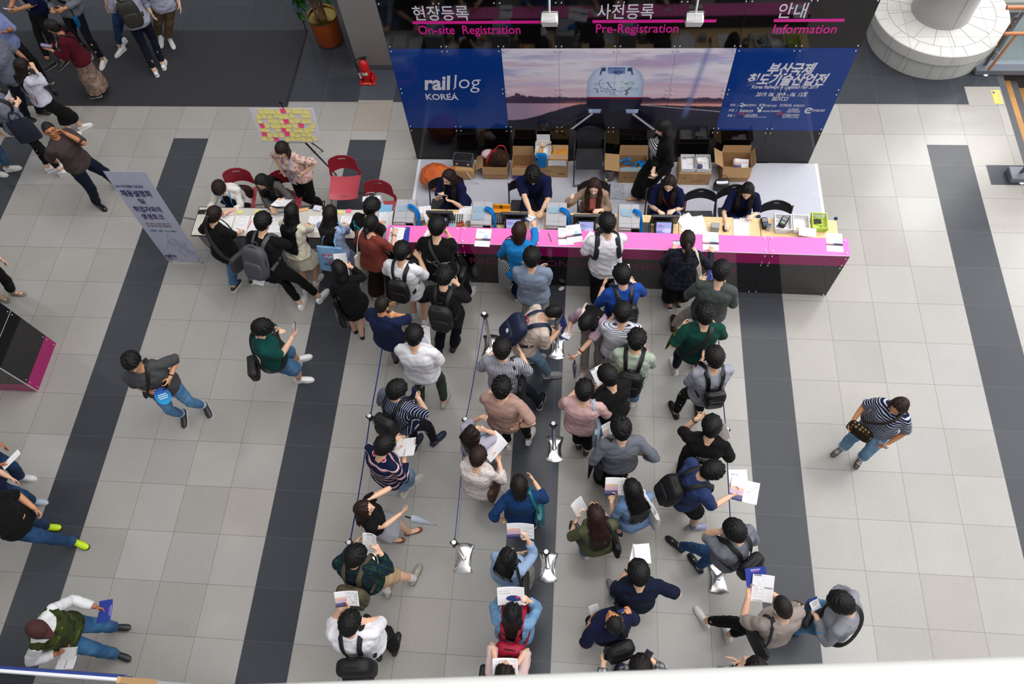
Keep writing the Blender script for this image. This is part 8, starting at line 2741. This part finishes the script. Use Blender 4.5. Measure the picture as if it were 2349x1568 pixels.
P('woman in lilac blouse with long black hair bending over her badge',(1346,737),206,front=True,sex='f',H=1.62,lean=24,pit=55,hair=('long',BK,None,0.55),top=T(fabric('#b79bab'),0.9,loose=0.03,hem=-0.06),bottom=B(fabric('#a39a90'),'slim',len=1.85),shoes='#d5cfcb',group=Q2,feet=((1372,850),(1339,856)),arms=(('px',1312,828,0.95,'in'),('px',1298,767,1.10,'up')),extra=[wristband('L','#d9d6d2',0.86,th=0.010),wristband('L','#6a1420',0.72,0.034),phone('red phone in the lowered hand of the lilac-blouse woman','L',70,20,'#b5202c','#b5202c'),held_page('name badge read by the lilac-blouse woman','R','badge',0.10,0.14,25,shift=(0.2,0.4),seed=21,name='badge',cat='badge'),umbrella('patterned folded umbrella hanging below the lilac-blouse woman',(1318,826,0.78),(1318,868,0.24),fabric('#8d92a3','floral','#b04a58',0.03,0.4,hex3='#5d6f90'),rmax=0.026),tote('cream strap bag on the right shoulder of the lilac-blouse woman','#ddd0b8',1,0.26,0.24,0.08,(-0.03,-0.04,-0.40),0)])
P('man in white shirt with thin stripes and black trousers in the middle line',(1428,720),4,H=1.72,lean=4,pit=28,hair=('short',BK),top=T(fabric('#d8dae4','hstripe','#33384c',0.019,0.25),1.2,loose=0.034,hem=-0.09),bottom=B(BLK,'straight'),shoes='#17181a',sole='#dedcd6',group=Q2,feet=((1371,828),(1412,815)),arms=('readlow','readlow'))
P('curly-haired young man in sage green shirt with black backpack',(1460,783),8,H=1.72,lean=6,pit=32,hair=('curly',BK),top=T(fabric('#a8b5a4'),1.2,loose=0.036,hem=-0.10,collar=1),bottom=B(fabric('#46698f','denim','#6d91b3')),shoes='#b9b6b0',group=Q2,arms=('readlow','readlow'),extra=[backpack('black drawstring backpack on the sage shirt man','#101012',0.30,0.42,0.15,-0.06)])
P('man in black and white striped shirt with black tote in the left middle line',(1152,802),4,H=1.74,lean=4,pit=14,hair=('short','#120c0a'),top=T(fabric('#c9cad6','vstripe','#20222e',0.017,0.42),1.0,loose=0.036,hem=-0.12,collar=1),bottom=B(fabric('#161c2e'),'slim',len=1.9),shoes='#141416',sole='#dcdad6',group=Q2,feet=((1190,935),(1240,925)),arms=('bent','bent'),extra=[tote('large black tote on the right shoulder of the striped-shirt man','#18191c',1,0.34,0.42,0.07,(-0.06,-0.04,-0.34),0)])
P('man in dusty pink t-shirt with black trousers and pale trainers',(1151,892),8,H=1.74,lean=3,pit=18,hair=('curly',BK),top=T(fabric('#b18f84'),0.95,loose=0.034,hem=-0.12),bottom=B(BLK,'slim',len=1.85),shoes='#cbc8ca',group=Q2,feet=((1166,1016),(1213,1006)),arms=('read',('px',1190,984,0.98,'in')),extra=[wristband('R','#2c1a16',0.8)])
P('woman with long dark hair and pale lilac top tilting her face up, blue lanyard',(1084,992),44,sex='f',H=1.60,lean=2,pit=-14,hroll=12,hair=('wavy',BR,1,0.40),top=T(fabric('#a6a3b3'),0.9,loose=0.03),bottom=B(GREY),shoes='#8c8a88',group=Q2,arms=('high','face'),extra=[glasses('#8a8a90'),lanyard('teal blue lanyard on the lilac-top woman looking up','#1c6d9a',badge=False)])
P('woman with short brown hair and white blouse with dark dots',(1096,1050),14,sex='f',H=1.60,build=1.05,lean=5,pit=32,hair=('short','#2a1711'),top=T(fabric('#ddd2cd','dots','#4a2a2c',0.021,0.24),1.6,loose=0.04,hem=-0.14),bottom=B(fabric('#d3d0ce'),'wide',len=1.7),shoes=('sandal','#8a4b2c'),group=Q2,feet=((1116,1133),(1142,1148)),arms=('read',('px',1149,1052,1.10,'up')),extra=[held_page('blank white sheet held by the dotted-blouse woman','R','blank',0.21,0.30,25,yaw=30,shift=(-0.4,0.2),bend=0.12,seed=22),tote('brown and black handbag on the arm of the dotted-blouse woman','#4a2f24',1,0.30,0.24,0.12,(-0.06,0.0,-0.34),0,name='handbag',shoulder=False)])
P('woman with dark bob and deep blue shirt carrying a teal bag',(1191,1113),352,sex='f',H=1.62,build=1.06,lean=5,pit=28,hair=('bob','#17100e'),top=T(fabric('#173866'),1.5,loose=0.036,hem=-0.14),bottom=B(BLK),shoes='#1a1a1c',group=Q2,arms=(('px',1145,1197,0.86,'in'),'bent'),extra=[tote('teal green handbag on the right shoulder of the deep blue shirt woman','#0e5f68',1,0.36,0.26,0.12,(-0.06,-0.05,-0.22),0,m=flat('teal_leather','#0e5a63',0.4),name='shoulder_bag')])
P('woman with long black hair and light blue denim shirt, white tote on her shoulder',(1452,1123),336,sex='f',H=1.64,lean=6,pit=36,hair=('wavy',BK,1,0.5),top=T(fabric('#5f7da6','denim','#7d9abd'),1.1,loose=0.036,hem=-0.10),bottom=B(BLK,'skirt',hem=0.55),shoes='#1a1a1c',group=Q2,arms=(('px',1393,1145,1.22,'up'),'readlow'),extra=[held_page('open brochures held up by the denim-shirt woman','L','spread',0.28,0.21,45,yaw=25,shift=(0.15,0.55),seed=23),tote('white canvas tote on the right shoulder of the denim-shirt woman','#c9c7c8',1,0.32,0.34,0.10,(-0.05,-0.06,-0.26),0)])
P('woman with long brown hair and olive top carrying a black shoulder bag',(1367,1182),344,sex='f',H=1.62,lean=7,pit=34,hair=('wavy','#2a140c',1,0.55),top=T(fabric('#55583f'),1.0,loose=0.034,hem=-0.06),bottom=B(fabric('#415e80','denim','#6a88a8'),'straight'),shoes='#c9c5c0',group=Q2,arms=(('px',1321,1178,1.15,'in'),'readlow'),extra=[held_page('white pamphlet held on the left by the olive-top woman','L','blank',0.15,0.27,65,yaw=-30,shift=(0.0,0.35),seed=24),tote('black shoulder bag on the right of the olive-top woman','#121214',1,0.30,0.28,0.09,(-0.05,-0.05,-0.34),0,name='shoulder_bag'),tote('dark paper bag hanging from the left arm of the olive-top woman','#3a3436',-1,0.26,0.30,0.08,(-0.04,0.12,-0.30),20,name='paper_bag',shoulder=False)])
P('man in pink shirt with pale blue strap bag and black trousers',(1340,898),6,H=1.70,lean=4,pit=24,hair=('fringe',BK),top=T(fabric('#cfaaa8'),1.0,loose=0.036,hem=-0.10),bottom=B(BLK,'straight',len=1.85),shoes='#2a2a2e',sole='#9c9a96',group=Q2,feet=((1327,1018),(1346,1032)),arms=('readlow','bent'),extra=[tote('pale blue cloth tote on the right shoulder of the pink-shirt man','#9cb0bf',1,0.34,0.36,0.08,(-0.08,-0.02,-0.42),0)])
P('young man in plain black t-shirt turned left with a leaflet',(1396,865),328,H=1.74,lean=6,pit=32,hair=('short',BK),top=T(fabric('#161617'),0.95,loose=0.036,hem=-0.10),bottom=B(fabric('#2f5a80','denim','#5a84a8')),shoes='#c7c4bd',group=Q2,arms=(('px',1372,893,1.16,'up'),'read'),extra=[held_page('white ticket leaflet held by the black t-shirt man turned left','L','ticket',0.16,0.22,30,shift=(0.2,0.5),seed=25)])
P('man in grey knitted pullover with his arm behind his back and a magazine',(1425,986),350,H=1.76,lean=4,pit=26,hair=('curly',BK),top=T(fabric('#5e626d','heather','#74777f'),1.75,loose=0.036,hem=-0.10),bottom=B(BLK,'wide',len=1.8),shoes=('lace','#1b1c1e'),sole='#cfccc6',group=Q2,feet=((1383,1104),(1413,1120)),arms=(('px',1388,1012,1.14,'in'),('px',1476,1044,0.98,'in')),extra=[held_page('glossy magazine held by the grey pullover man','L','spread',0.17,0.24,62,yaw=-20,shift=(0.1,0.45),seed=26),tote('black bag hanging at the left side of the grey pullover man','#151518',-1,0.30,0.34,0.08,(-0.04,0.02,-0.42),0),umbrella('dark navy folded umbrella beside the grey pullover man',(1361,1046,0.85),(1349,1098,0.30),'#15172c',rmax=0.03)])
P('woman in pale blue shirt with loose black hair reading a leaflet overhead view',(1165,1277),24,sex='f',H=1.64,lean=2,pit=4,hair=('wavy',BK,1,0.42),top=T(fabric('#8fa6c6'),1.7,loose=0.038,hem=-0.10,collar=1),bottom=B(fabric('#9a968c'),'wide',len=1.8),shoes='#8d8a84',group=Q2,arms=('cross',('px',1213,1223,1.36,'in')),extra=[held_page('folded leaflets held up by the pale blue shirt woman','R','spread',0.28,0.2,55,yaw=-25,shift=(-0.15,0.25),seed=27),tote('square black bag on the right arm of the pale blue shirt woman','#151517',1,0.34,0.30,0.08,(-0.02,-0.06,-0.30),25,name='shoulder_bag')])
P('man in navy t-shirt and jeans with one hand on his hip, papers in the other',(1465,1317),352,H=1.74,lean=5,pit=34,hair=('short',BK),top=T(fabric('#141a30'),0.9,loose=0.034,hem=-0.10),bottom=B(DJEAN,'slim',len=1.9),shoes='#8a8a90',group=Q2,feet=((1408,1362),None),arms=(('px',1447,1297,1.18,'up'),'hip'),extra=[wristband('L','#17181a'),held_page('white sheet on top of a blue fan held by the navy t-shirt man','L','blank',0.16,0.2,15,shift=(0.55,0.5),seed=28),held_page('blue printed fan sheet held by the navy t-shirt man','L','plan',0.18,0.18,12,yaw=20,shift=(0.15,0.6),seed=29,lift=-0.015)])
P('woman in denim jacket with curly black hair and crimson backpack',(1175,1407),4,sex='f',H=1.64,lean=4,pit=20,hair=('wavy',BK,1,0.44),top=T(fabric('#5c86b0','denim','#88aed0'),1.85,loose=0.036,hem=-0.06,name='jacket',collar=1),bottom=B(DJEAN),shoes='#c9c5c0',group=Q2,arms=('high',('px',1214,1364,1.36,'in')),extra=[glasses('#c2a08a'),backpack('crimson red backpack on the denim jacket woman','#9c1233',0.31,0.42,0.15,-0.10),held_page('leaflet with blue oval held by the denim jacket woman','R','plan',0.27,0.2,40,yaw=-8,shift=(-0.5,0.2),seed=30)])
P('man in dark navy t-shirt with face raised, black rucksack slung behind',(1408,1428),338,H=1.72,lean=0,pit=-22,hair=('buzz','#110d0b'),skin='#c98a5f',top=T(fabric('#151a38'),0.85,loose=0.034,hem=-0.10),bottom=B(BLK),shoes='#1a1a1c',group=Q2,arms=(('px',1355,1418,1.12,'in'),('px',1450,1397,1.30,'in')),extra=[backpack('black rucksack hanging off the navy t-shirt man with raised face','#101011',0.31,0.44,0.16,-0.08,side=1),wristband('L','#c9c9cc',0.9,th=0.006),wristband('R','#b9b9bd',0.9,th=0.006),held_page('white ticket in the right hand of the man with raised face','R','badge',0.10,0.16,40,shift=(-0.6,-0.2),seed=31),held_page('white folder in the left hand of the man with raised face','L','blank',0.10,0.20,65,shift=(0,0.4),seed=32)])
P('woman in pale pink top seen from above reading a flat leaflet',(1158,1541),4,sex='f',H=1.62,lean=2,pit=-4,hair=('long','#1a100d',1,0.45),top=T(fabric('#cdb3b0'),0.9,loose=0.03),bottom=B(DJEAN),shoes='#c9c5c0',group=Q2,arms=(('px',1141,1509,1.42,'in'),('px',1183,1511,1.42,'in')),extra=[diag('black strap over the shoulder of the pale pink top woman','#17171a',1,(0.2,0.07,0.15),'side',strapw=0.04),held_page('flat white leaflet held by the pale pink top woman','LR','form',0.24,0.15,20,shift=(0,0.15),bend=0.1,seed=33)])
P('man in black and white plaid shirt holding two phones at the bottom edge',(1469,1536),2,H=1.72,lean=3,pit=30,hair=('short','#15100e'),top=T(fabric('#c3c4c6','plaid','#15161a',0.05,0.5),1.85,loose=0.034,hem=-0.10,collar=1),bottom=B(DJEAN),shoes='#c9c5c0',group=Q2,arms=(('px',1377,1514,1.15,'up'),('px',1491,1501,1.30,'up')),extra=[phone('black phone in the left hand of the plaid shirt man','L',40,0,'#101013','#15151a'),phone('purple-grey phone in the right hand of the plaid shirt man','R',45,25,'#4e4460','#35303c')])
P('man in pale blue shirt with folded arms at the bottom edge',(1736,1541),346,H=1.70,lean=3,pit=24,hair=('short','#130e0c'),top=T(fabric('#a9b4d0'),1.8,loose=0.034,hem=-0.10),bottom=B(DJEAN),shoes='#2a2a2c',group=Q2,arms=(('px',1702,1517,1.18,'in'),'cross'))
P('man with cropped hair in taupe t-shirt reading a programme, black bag on his shoulder',(1795,1392),338,H=1.74,lean=8,pit=26,hair=('buzz','#1c1411'),top=T(fabric('#9a8f88'),0.95,loose=0.036,hem=-0.12),bottom=B(BLK,'slim',len=1.82),shoes='#d3d1cd',group=Q2,feet=((1605,1420),(1668,1455)),arms=(('px',1711,1356,1.22,'up'),'readlow'),extra=[tote('large flat black bag on the left shoulder of the taupe t-shirt man','#141416',-1,0.40,0.36,0.07,(-0.07,-0.05,-0.30),0,name='shoulder_bag'),held_page('printed programme held by the taupe t-shirt man','L','ticket',0.21,0.28,30,yaw=25,shift=(0.45,0.1),seed=34),held_page('blue folder behind the programme of the taupe t-shirt man','L','blue',0.21,0.2,30,yaw=12,shift=(0.25,0.6),seed=35,lift=-0.015)])
P('man in grey sweatshirt and sandals looking at cards, black strap on his back',(1932,1385),300,H=1.74,lean=8,pit=36,hair=('short',BK),top=T(fabric('#8b8d95'),1.9,loose=0.036,hem=-0.08),bottom=B(fabric('#3a6690','denim','#6691b4'),'straight',len=1.75),shoes=('sandal','#151515'),sole='#1c1c1c',group=Q2,feet=((1822,1447),(1856,1404)),arms=(('px',1863,1408,1.14,'up'),('px',1898,1366,1.28,'in')),extra=[diag('black sling strap across the back of the grey sweatshirt man','#131315',1,(0.2,0.08,0.15),'front',strapw=0.045),phone('phone held with cards by the grey sweatshirt man','L',20,0,'#17181c','#2a2c33'),held_page('two white cards held by the grey sweatshirt man','L','badge',0.10,0.13,30,yaw=30,shift=(0,0.5),seed=36,name='card',cat='card',lift=0.02),wristband('L','#1f8fe0',0.45,0.05,th=0.010)])
# --- staff behind the counter
s1=P('staff woman with very long dark hair and navy polo sorting badges, left end',(1030,407),202,sex='f',H=1.62,sit=0.46,lean=8,pit=4,hyaw=14,hair=('long',BR,1,0.55),top=T(fabric('#10173a'),0.85,loose=0.022,collar=1),bottom=B(NAVY),group=Q3,arms=(('px',1033,468,0.92,'up'),('px',1006,455,0.95,'in')),extra=[held_page('clear plastic badge sleeve with blue cord held by the left staff woman','R','badge',0.11,0.15,50,shift=(-0.2,0.1),seed=37,name='badge',cat='badge')])
s2=P('staff man in navy polo handing papers over the counter',(1223,403),178,H=1.74,sit=0.47,lean=22,pit=14,hair=('fringe',BK),skin='#e6bd9c',top=T(fabric('#10173a'),0.85,loose=0.026,collar=1),bottom=B(NAVY),group=Q3,arms=(('px',1243,490,0.88,'dn'),('px',1218,491,0.92,'dn')),extra=[held_page('small white tickets passed across the counter by the staff man','R','badge',0.10,0.17,15,yaw=40,shift=(-0.3,0.4),seed=38,name='ticket',cat='ticket')])
s3=P('staff woman with brown hair in tan overshirt and salmon blouse',(1363,428),184,sex='f',H=1.62,sit=0.47,lean=10,pit=2,hair=('wavy','#2f1812',1,0.30),skin='#edc9ae',top=T(fabric('#9c8470'),1.75,loose=0.03,open=fabric('#b9685c'),collar=1),bottom=B(NAVY),group=Q3,arms=(('px',1374,490,0.80,'dn'),('px',1301,458,1.02,'in')))
s4=P('staff woman with long brown hair and navy polo typing, third from the right end',(1535,421),188,sex='f',H=1.62,sit=0.46,lean=14,pit=8,hair=('long',BR,1,0.40),skin='#ecc6aa',top=T(fabric('#10173a'),0.85,loose=0.022,collar=1),bottom=B(NAVY),group=Q3,arms=(('px',1543,491,0.78,'dn'),('px',1513,493,0.78,'dn')),extra=[wristband('R','#1c1418',0.9,th=0.004),wristband('L','#2a2248',0.85,th=0.005),diag('small maroon crossbody bag of the typing staff woman','#5e1020',1,(0.2,0.07,0.14),'side',strapw=0.018)])
s5=P('staff woman with long black hair and navy polo using a computer mouse',(1714,438),186,sex='f',H=1.62,sit=0.46,lean=18,pit=14,hair=('long',BK,1,0.52),skin='#ecc6aa',top=T(fabric('#10173a'),0.85,loose=0.022,collar=1),bottom=B(NAVY),group=Q3,arms=(('px',1725,503,0.77,'dn'),('px',1664,520,0.78,'dn')))
SEATED+=[s1,s2,s3,s4,s5]
P('standing staff woman in black trouser suit by the cardboard boxes',(1522,294),250,sex='f',H=1.66,lean=2,pit=4,hair=('bob',BK),skin='#ecc6aa',top=T(BLK,1.9,loose=0.02,hem=-0.16,name='jacket',open=fabric('#e0e0e2','hstripe','#1a1a1e',0.022,0.5)),bottom=B(BLK,'wide',len=1.85),shoes=('pump','#c9a48c'),sole='#b08e78',group=Q3,feet=((1490,449),(1462,449)),arms=(('px',1503,409,0.86,'in'),('px',1498,402,0.88,'in')),extra=[wristband('L','#c9a46a',0.9,th=0.004)])
# --- walking about the hall
P('man in charcoal t-shirt and jeans holding a round fan and a phone',(306,832),156,H=1.74,lean=4,pit=-12,hair=('fringe',BK),skin='#cf9a74',top=T(fabric('#4b4b4e'),0.95,loose=0.038,hem=-0.12),bottom=B(fabric('#3f6c9a','denim','#6b95bd'),'slim',len=1.8,cuff=fabric('#b9cad8')),shoes='#26272a',sole='#dedede',group=Q4,feet=((470,930),(420,950)),arms=(('px',396,872,1.10,'in'),('px',357,905,1.06,'in')),extra=[glasses(),wristband('L','#2a1b15',0.88),diag('black strap across the chest of the charcoal t-shirt man','#111112',-1,(0.22,0.08,0.2),'back',strapw=0.05),phone('black phone in the hand of the charcoal t-shirt man','L',15,0,'#141416','#101216'),lambda p:round_fan(p)])
P('young man in dark green t-shirt looking at his badge, black sling bag',(602,754),74,H=1.74,lean=4,pit=22,hair=('fringe',BK),top=T(fabric('#0d4440'),0.95,loose=0.038,hem=-0.08),bottom=B(fabric('#33567f','denim','#55799f'),'shorts',len=0.95),shoes='#e2e1e2',group=Q4,feet=((683,823),(686,869)),arms=(('px',652,759,1.25,'in'),('px',678,770,1.20,'up')),extra=[glasses('#b0a890'),diag('black sling bag with strap on the dark green t-shirt badge man','#101012',-1,(0.32,0.12,0.22),'back','sling_bag',0.055),held_page('clear badge holder with white card held by the dark green t-shirt man','R','badge',0.105,0.15,55,shift=(-0.3,0.3),seed=40,name='badge',cat='badge')])
P('middle-aged man with glasses in brown shirt and navy trousers touching his face',(114,298),112,H=1.72,lean=2,pit=-14,hyaw=24,hair=('buzz','#1a1716'),skin='#b97a52',top=T(fabric('#453a39'),0.95,loose=0.03,hem=-0.08,collar=1),bottom=B(fabric('#12172b'),'straight',len=1.92),shoes=('gloss','#141416'),sole='#17171a',group=Q4,feet=((268,420),(222,466)),arms=(('px',150,307,1.50,'in'),('px',120,371,0.92,'in')),extra=[glasses(),wristband('R','#141416',0.9),phone('black phone in the lowered hand of the brown shirt man','R',70,0,'#121214','#143c34')])
r1=P('woman in striped t-shirt and light jeans walking alone on the right',(2061,932),222,sex='f',H=1.62,lean=4,pit=8,hyaw=10,hair=('bob','#25140e',1),skin='#c98d66',top=T(fabric('#1a2142','hstripe','#cfd2dc',0.03,0.36),0.9,loose=0.034,hem=-0.08),bottom=B(LJEAN,'straight',len=1.72,cuff=fabric('#a9c0d4')),shoes=('lace','#4a4444'),sole='#e6e3df',group=Q4,feet=((1976,1050),(1930,1028)),arms=(('px',2034,1022,0.80,'in'),('px',1947,972,0.86,'in')),extra=[diag('tan and black patterned crossbody bag of the woman walking alone','#2a1c14',-1,(0.30,0.10,0.22),'front',strapw=0.03,m=fabric('#241c14','dots','#8d7450',0.045,0.36),dz=0.05),held_page('folded brochure in the hand of the woman walking alone','L','spread',0.12,0.21,70,shift=(0,-0.2),seed=41)])
P('man in brown cap and olive vest striding with papers and a dark folder',(86,1442),96,H=1.70,lean=8,pit=20,hyaw=14,hair=('buzz','#1a1411'),skin='#a8694a',top=T(fabric('#dfe0e2'),1.9,loose=0.026,hem=-0.06,collar=1),bottom=B(fabric('#25517c','denim','#4c7ca6'),'straight',len=1.9),shoes='#232325',sole='#b0aa98',group=Q4,feet=((262,1438),(266,1500)),arms=(('px',230,1390,0.95,'in'),('px',139,1501,1.02,'in')),extra=[cap('#4a2f2b'),lambda p:vest(p),held_page('printed paper in the right hand of the brown cap man','R','ticket',0.21,0.30,25,yaw=-10,shift=(0.4,0.3),seed=42),held_page('dark blue folder in the left hand of the brown cap man','L','blue',0.23,0.18,15,yaw=-15,shift=(0.1,0.35),seed=43,name='folder',cat='folder')])
P('man in black t-shirt, jeans and lime yellow trainers at the left edge',(-42,1168),98,H=1.74,lean=6,pit=10,hair=('short',BK),skin='#c98f6a',top=T(BLK,0.9,loose=0.034,hem=-0.10),bottom=B(fabric('#1b3556','denim','#34557c'),'straight',len=1.9),shoes=('lace','#bfe000'),sole='#3a3c2c',group=Q4,feet=((103,1207),(170,1242)),arms=(('px',88,1168,0.92,'in'),('px',45,1198,0.98,'in')),extra=[wristband('R','#b9b9bd',0.9,th=0.006),pen('thin blue cord pen held by the lime trainers man','R','#27507c')])
P('person in blue jeans and white-soled shoes mostly outside the left edge',(-105,1100),100,H=1.70,hair=('short',BK),top=T(NAVY,0.9,loose=0.03),bottom=B(fabric('#1b3556','denim','#34557c'),'straight',len=1.9),shoes='#a9b3c6',sole='#e2e2e2',group=Q4,feet=((72,1148),(40,1160)),arms=('relax','relax'))
P('person in dark jeans and white trainers entering at the left edge',(-130,1015),100,H=1.72,hair=('short',BK),skin='#b97a56',top=T(LGREY,0.9,loose=0.03),bottom=B(fabric('#182a48','denim','#2c476e'),'straight',len=1.9),shoes='#d6d4d6',group=Q4,feet=((46,1093),(8,1098)),arms=('relax',('px',9,1066,0.95,'in')),extra=[held_page('rolled white paper in the hand at the left edge','R','blank',0.08,0.26,10,yaw=-60,shift=(0.3,0.3),seed=44)])
P('person in dark trousers and beige sandals at the left edge by the kiosk',(-110,560),104,H=1.68,hair=('short',BK),top=T(BLK,0.9,loose=0.03),bottom=B(BLK,'straight',len=1.8),shoes=('sandal','#9c9282'),sole='#8a8172',group=Q4,feet=((28,668),(-8,676)),arms=('relax','relax'))
P('person in blue jeans and white shoes near the left edge below the mat',(-98,252),84,H=1.70,hair=('short',BK),top=T(GREY,0.9,loose=0.03),bottom=B(fabric('#2c4f74','denim','#54789c'),'slim',len=1.78),shoes='#dbdad6',group=Q4,feet=((18,384),(-20,392)),arms=('relax','relax'))
# --- the group on the mat, top left
P('woman in white blouse and wide black cropped trousers with long dark hair',(50,152),42,sex='f',H=1.62,lean=3,pit=26,hair=('long','#1a0f0c',None,0.42),top=T(fabric('#c3c3d2'),1.7,loose=0.034,hem=0.02),bottom=B(BLK,'wide',len=1.45),shoes='#dedcda',group=Q5,feet=((163,311),(186,289)),arms=(('px',82,233,0.92,'in'),('px',82,152,1.28,'in')),extra=[diag('thin black strap bag of the white blouse woman','#121214',1,(0.2,0.07,0.15),'front',strapw=0.03),phone('red phone case in the lowered hand of the white blouse woman','L',70,0,'#a61c33','#a61c33')])
P('woman in burgundy cardigan and long floral skirt looking at her phone',(121,62),252,sex='f',H=1.60,lean=5,pit=8,hair=('pony','#15100e',None,0.2),skin='#c58d6e',top=T(fabric('#4c0f1a'),1.8,loose=0.026,hem=-0.06,name='cardigan',open=fabric('#d9d0c8')),bottom=B(fabric('#8d7568','floral','#5b4a44',0.05,0.3,hex3='#a2897a'),'skirt',hem=0.17,w=0.24,fold=0.06),shoes=('lace','#20222a'),sole='#dad5cc',group=Q5,feet=((228,205),(222,216)),arms=(('px',116,119,1.10,'up'),('px',108,112,1.10,'up')),extra=[phone('phone held by the burgundy cardigan woman','L',30,0,'#4a3a5c','#8d86a8'),diag('black bag strap on the burgundy cardigan woman','#131315',-1,(0.22,0.08,0.18),'side',strapw=0.03)])
P('man in navy jacket over white t-shirt at the top left corner',(10,-62),216,H=1.76,lean=3,pit=20,hair=('short',BK),skin='#b98460',top=T(fabric('#10163c'),1.0,loose=0.034,hem=-0.12,open=fabric('#c9c7c9'),name='jacket'),bottom=B(BLK,'slim',len=1.9),shoes='#161719',sole='#8a8a90',group=Q5,feet=((146,142),(114,152)),arms=('bent',('px',24,24,1.12,'in')),extra=[phone('phone held by the navy jacket man','R',40,0,'#1a1b20','#c3c6d0')])
P('man in pale blue shirt behind the white blouse woman at the left edge',(-40,28),118,H=1.70,lean=3,pit=24,hair=('short',BK),skin='#b07a58',top=T(fabric('#7f8bbd'),1.2,loose=0.034,hem=-0.10),bottom=B(BLK),shoes='#17181a',group=Q5,arms=('phone',('px',8,62,1.15,'in')))
P('man in grey t-shirt and navy trousers standing at the left edge',(-28,92),100,H=1.74,lean=3,pit=20,hair=('short',BK),skin='#b07a58',top=T(fabric('#6a6d7d'),0.9,loose=0.034,hem=-0.12),bottom=B(fabric('#14182a')),shoes='#17181a',sole='#c9c7c2',group=Q5,feet=((92,256),(60,268)),arms=('bent',('px',13,152,1.08,'in')))
P('person in finely striped shirt with black backpack and white trainers, top left',(-22,200),62,H=1.72,lean=4,pit=28,hair=('short',BK),top=T(fabric('#9a9cac','hstripe','#2a2c3c',0.018,0.45),1.85,loose=0.036,hem=-0.12),bottom=B(BLK,'slim',len=1.88),shoes='#d9d8da',group=Q5,feet=((114,386),(145,396)),arms=(('px',30,234,1.14,'up'),('px',46,240,1.10,'in')),extra=[backpack('black backpack with orange trim on the finely striped shirt person','#111113',0.32,0.46,0.17,-0.04),held_page('white square leaflet held by the finely striped shirt person','L','blank',0.17,0.17,65,yaw=30,shift=(0.1,0.5),seed=45),tote('navy jacket folded over the arm of the finely striped shirt person','#12162c',1,0.34,0.40,0.14,(-0.02,0.14,-0.30),0,name='folded_jacket',cat='jacket',shoulder=False)])
P('person in grey shirt and dark vest with blue umbrella, white trainers',(98,-52),190,H=1.76,lean=3,pit=24,hair=('short',BK),skin='#b98460',top=T(fabric('#72747f'),1.8,loose=0.034,hem=-0.08),bottom=B(fabric('#12141f'),'slim',len=1.85),shoes='#cfcdc4',group=Q5,feet=((236,138),(203,131)),arms=(('px',148,28,1.10,'in'),('px',124,32,1.05,'up')),extra=[backpack('black pack of the person with the blue umbrella','#0f0f11',0.3,0.4,0.14,-0.04,rough=0.5),umbrella('bright blue folded umbrella hanging by the grey shirt person',(163,24,1.02),(204,99,0.36),'#0f5f93',rmax=0.04)])
P('person in checked white shirt with olive backpack and navy trousers on the mat',(262,-48),336,H=1.74,lean=4,pit=24,hair=('short',BK),top=T(fabric('#b9bacb','plaid','#50566c',0.03,0.14),1.1,loose=0.034,hem=-0.10),bottom=B(fabric('#131727'),'slim',len=1.85),shoes='#dcdadc',group=Q5,feet=((356,166),(374,149)),arms=('bent','readlow'),extra=[backpack('olive brown backpack on the checked shirt person','#2d2b24',0.31,0.46,0.16,-0.03)])
P('person in khaki trousers and white trainers at the top of the mat',(330,-70),158,H=1.74,lean=2,hair=('short',BK),top=T(fabric('#a9abc0'),1.7,loose=0.034,hem=-0.10),bottom=B(fabric('#6d5a42'),'straight',len=1.88),shoes='#dcdadc',group=Q5,feet=((386,92),(361,86)),arms=('relax','relax'))
P('person in blue jeans and white shoe at the top of the mat',(222,-70),200,H=1.72,lean=2,hair=('short',BK),top=T(fabric('#3f3a2c'),1.7,loose=0.034,hem=-0.10),bottom=B(fabric('#1c3050','denim','#30507a'),'slim',len=1.85),shoes='#dcdadc',group=Q5,feet=((268,92),(275,113)),arms=('relax','relax'))
finish_fused()
finish_prints()
# ------------------------------------------------------------------ finish: lettering becomes plain meshes
def finish_texts():
 bpy.context.view_layer.update()
 dg=bpy.context.evaluated_depsgraph_get()
 done=[]
 for o in TEXTS:
  me=bpy.data.meshes.new_from_object(o.evaluated_get(dg))
  done.append((o,me))
 for o,me in done:
  n=bpy.data.objects.new(o.name,me)
  M=o.matrix_local.copy()
  if 'fit' in o and len(me.vertices):
   xs=np.zeros(len(me.vertices)*3);me.vertices.foreach_get('co',xs)
   xs=xs.reshape(-1,3)
   w=np.ptp(xs[:,0])
   c=(xs[:,0].max()+xs[:,0].min())/2
   xs[:,0]=(xs[:,0]-c)*o['fit']/w
   cy=(xs[:,1].max()+xs[:,1].min())/2
   xs[:,1]-=cy
   me.vertices.foreach_set('co',xs.ravel())
   me.update()
  COL.objects.link(n)
  n.parent=o.parent
  n.matrix_local=M
  nm=o.name
  bpy.data.objects.remove(o)
  n.name=nm
finish_texts()
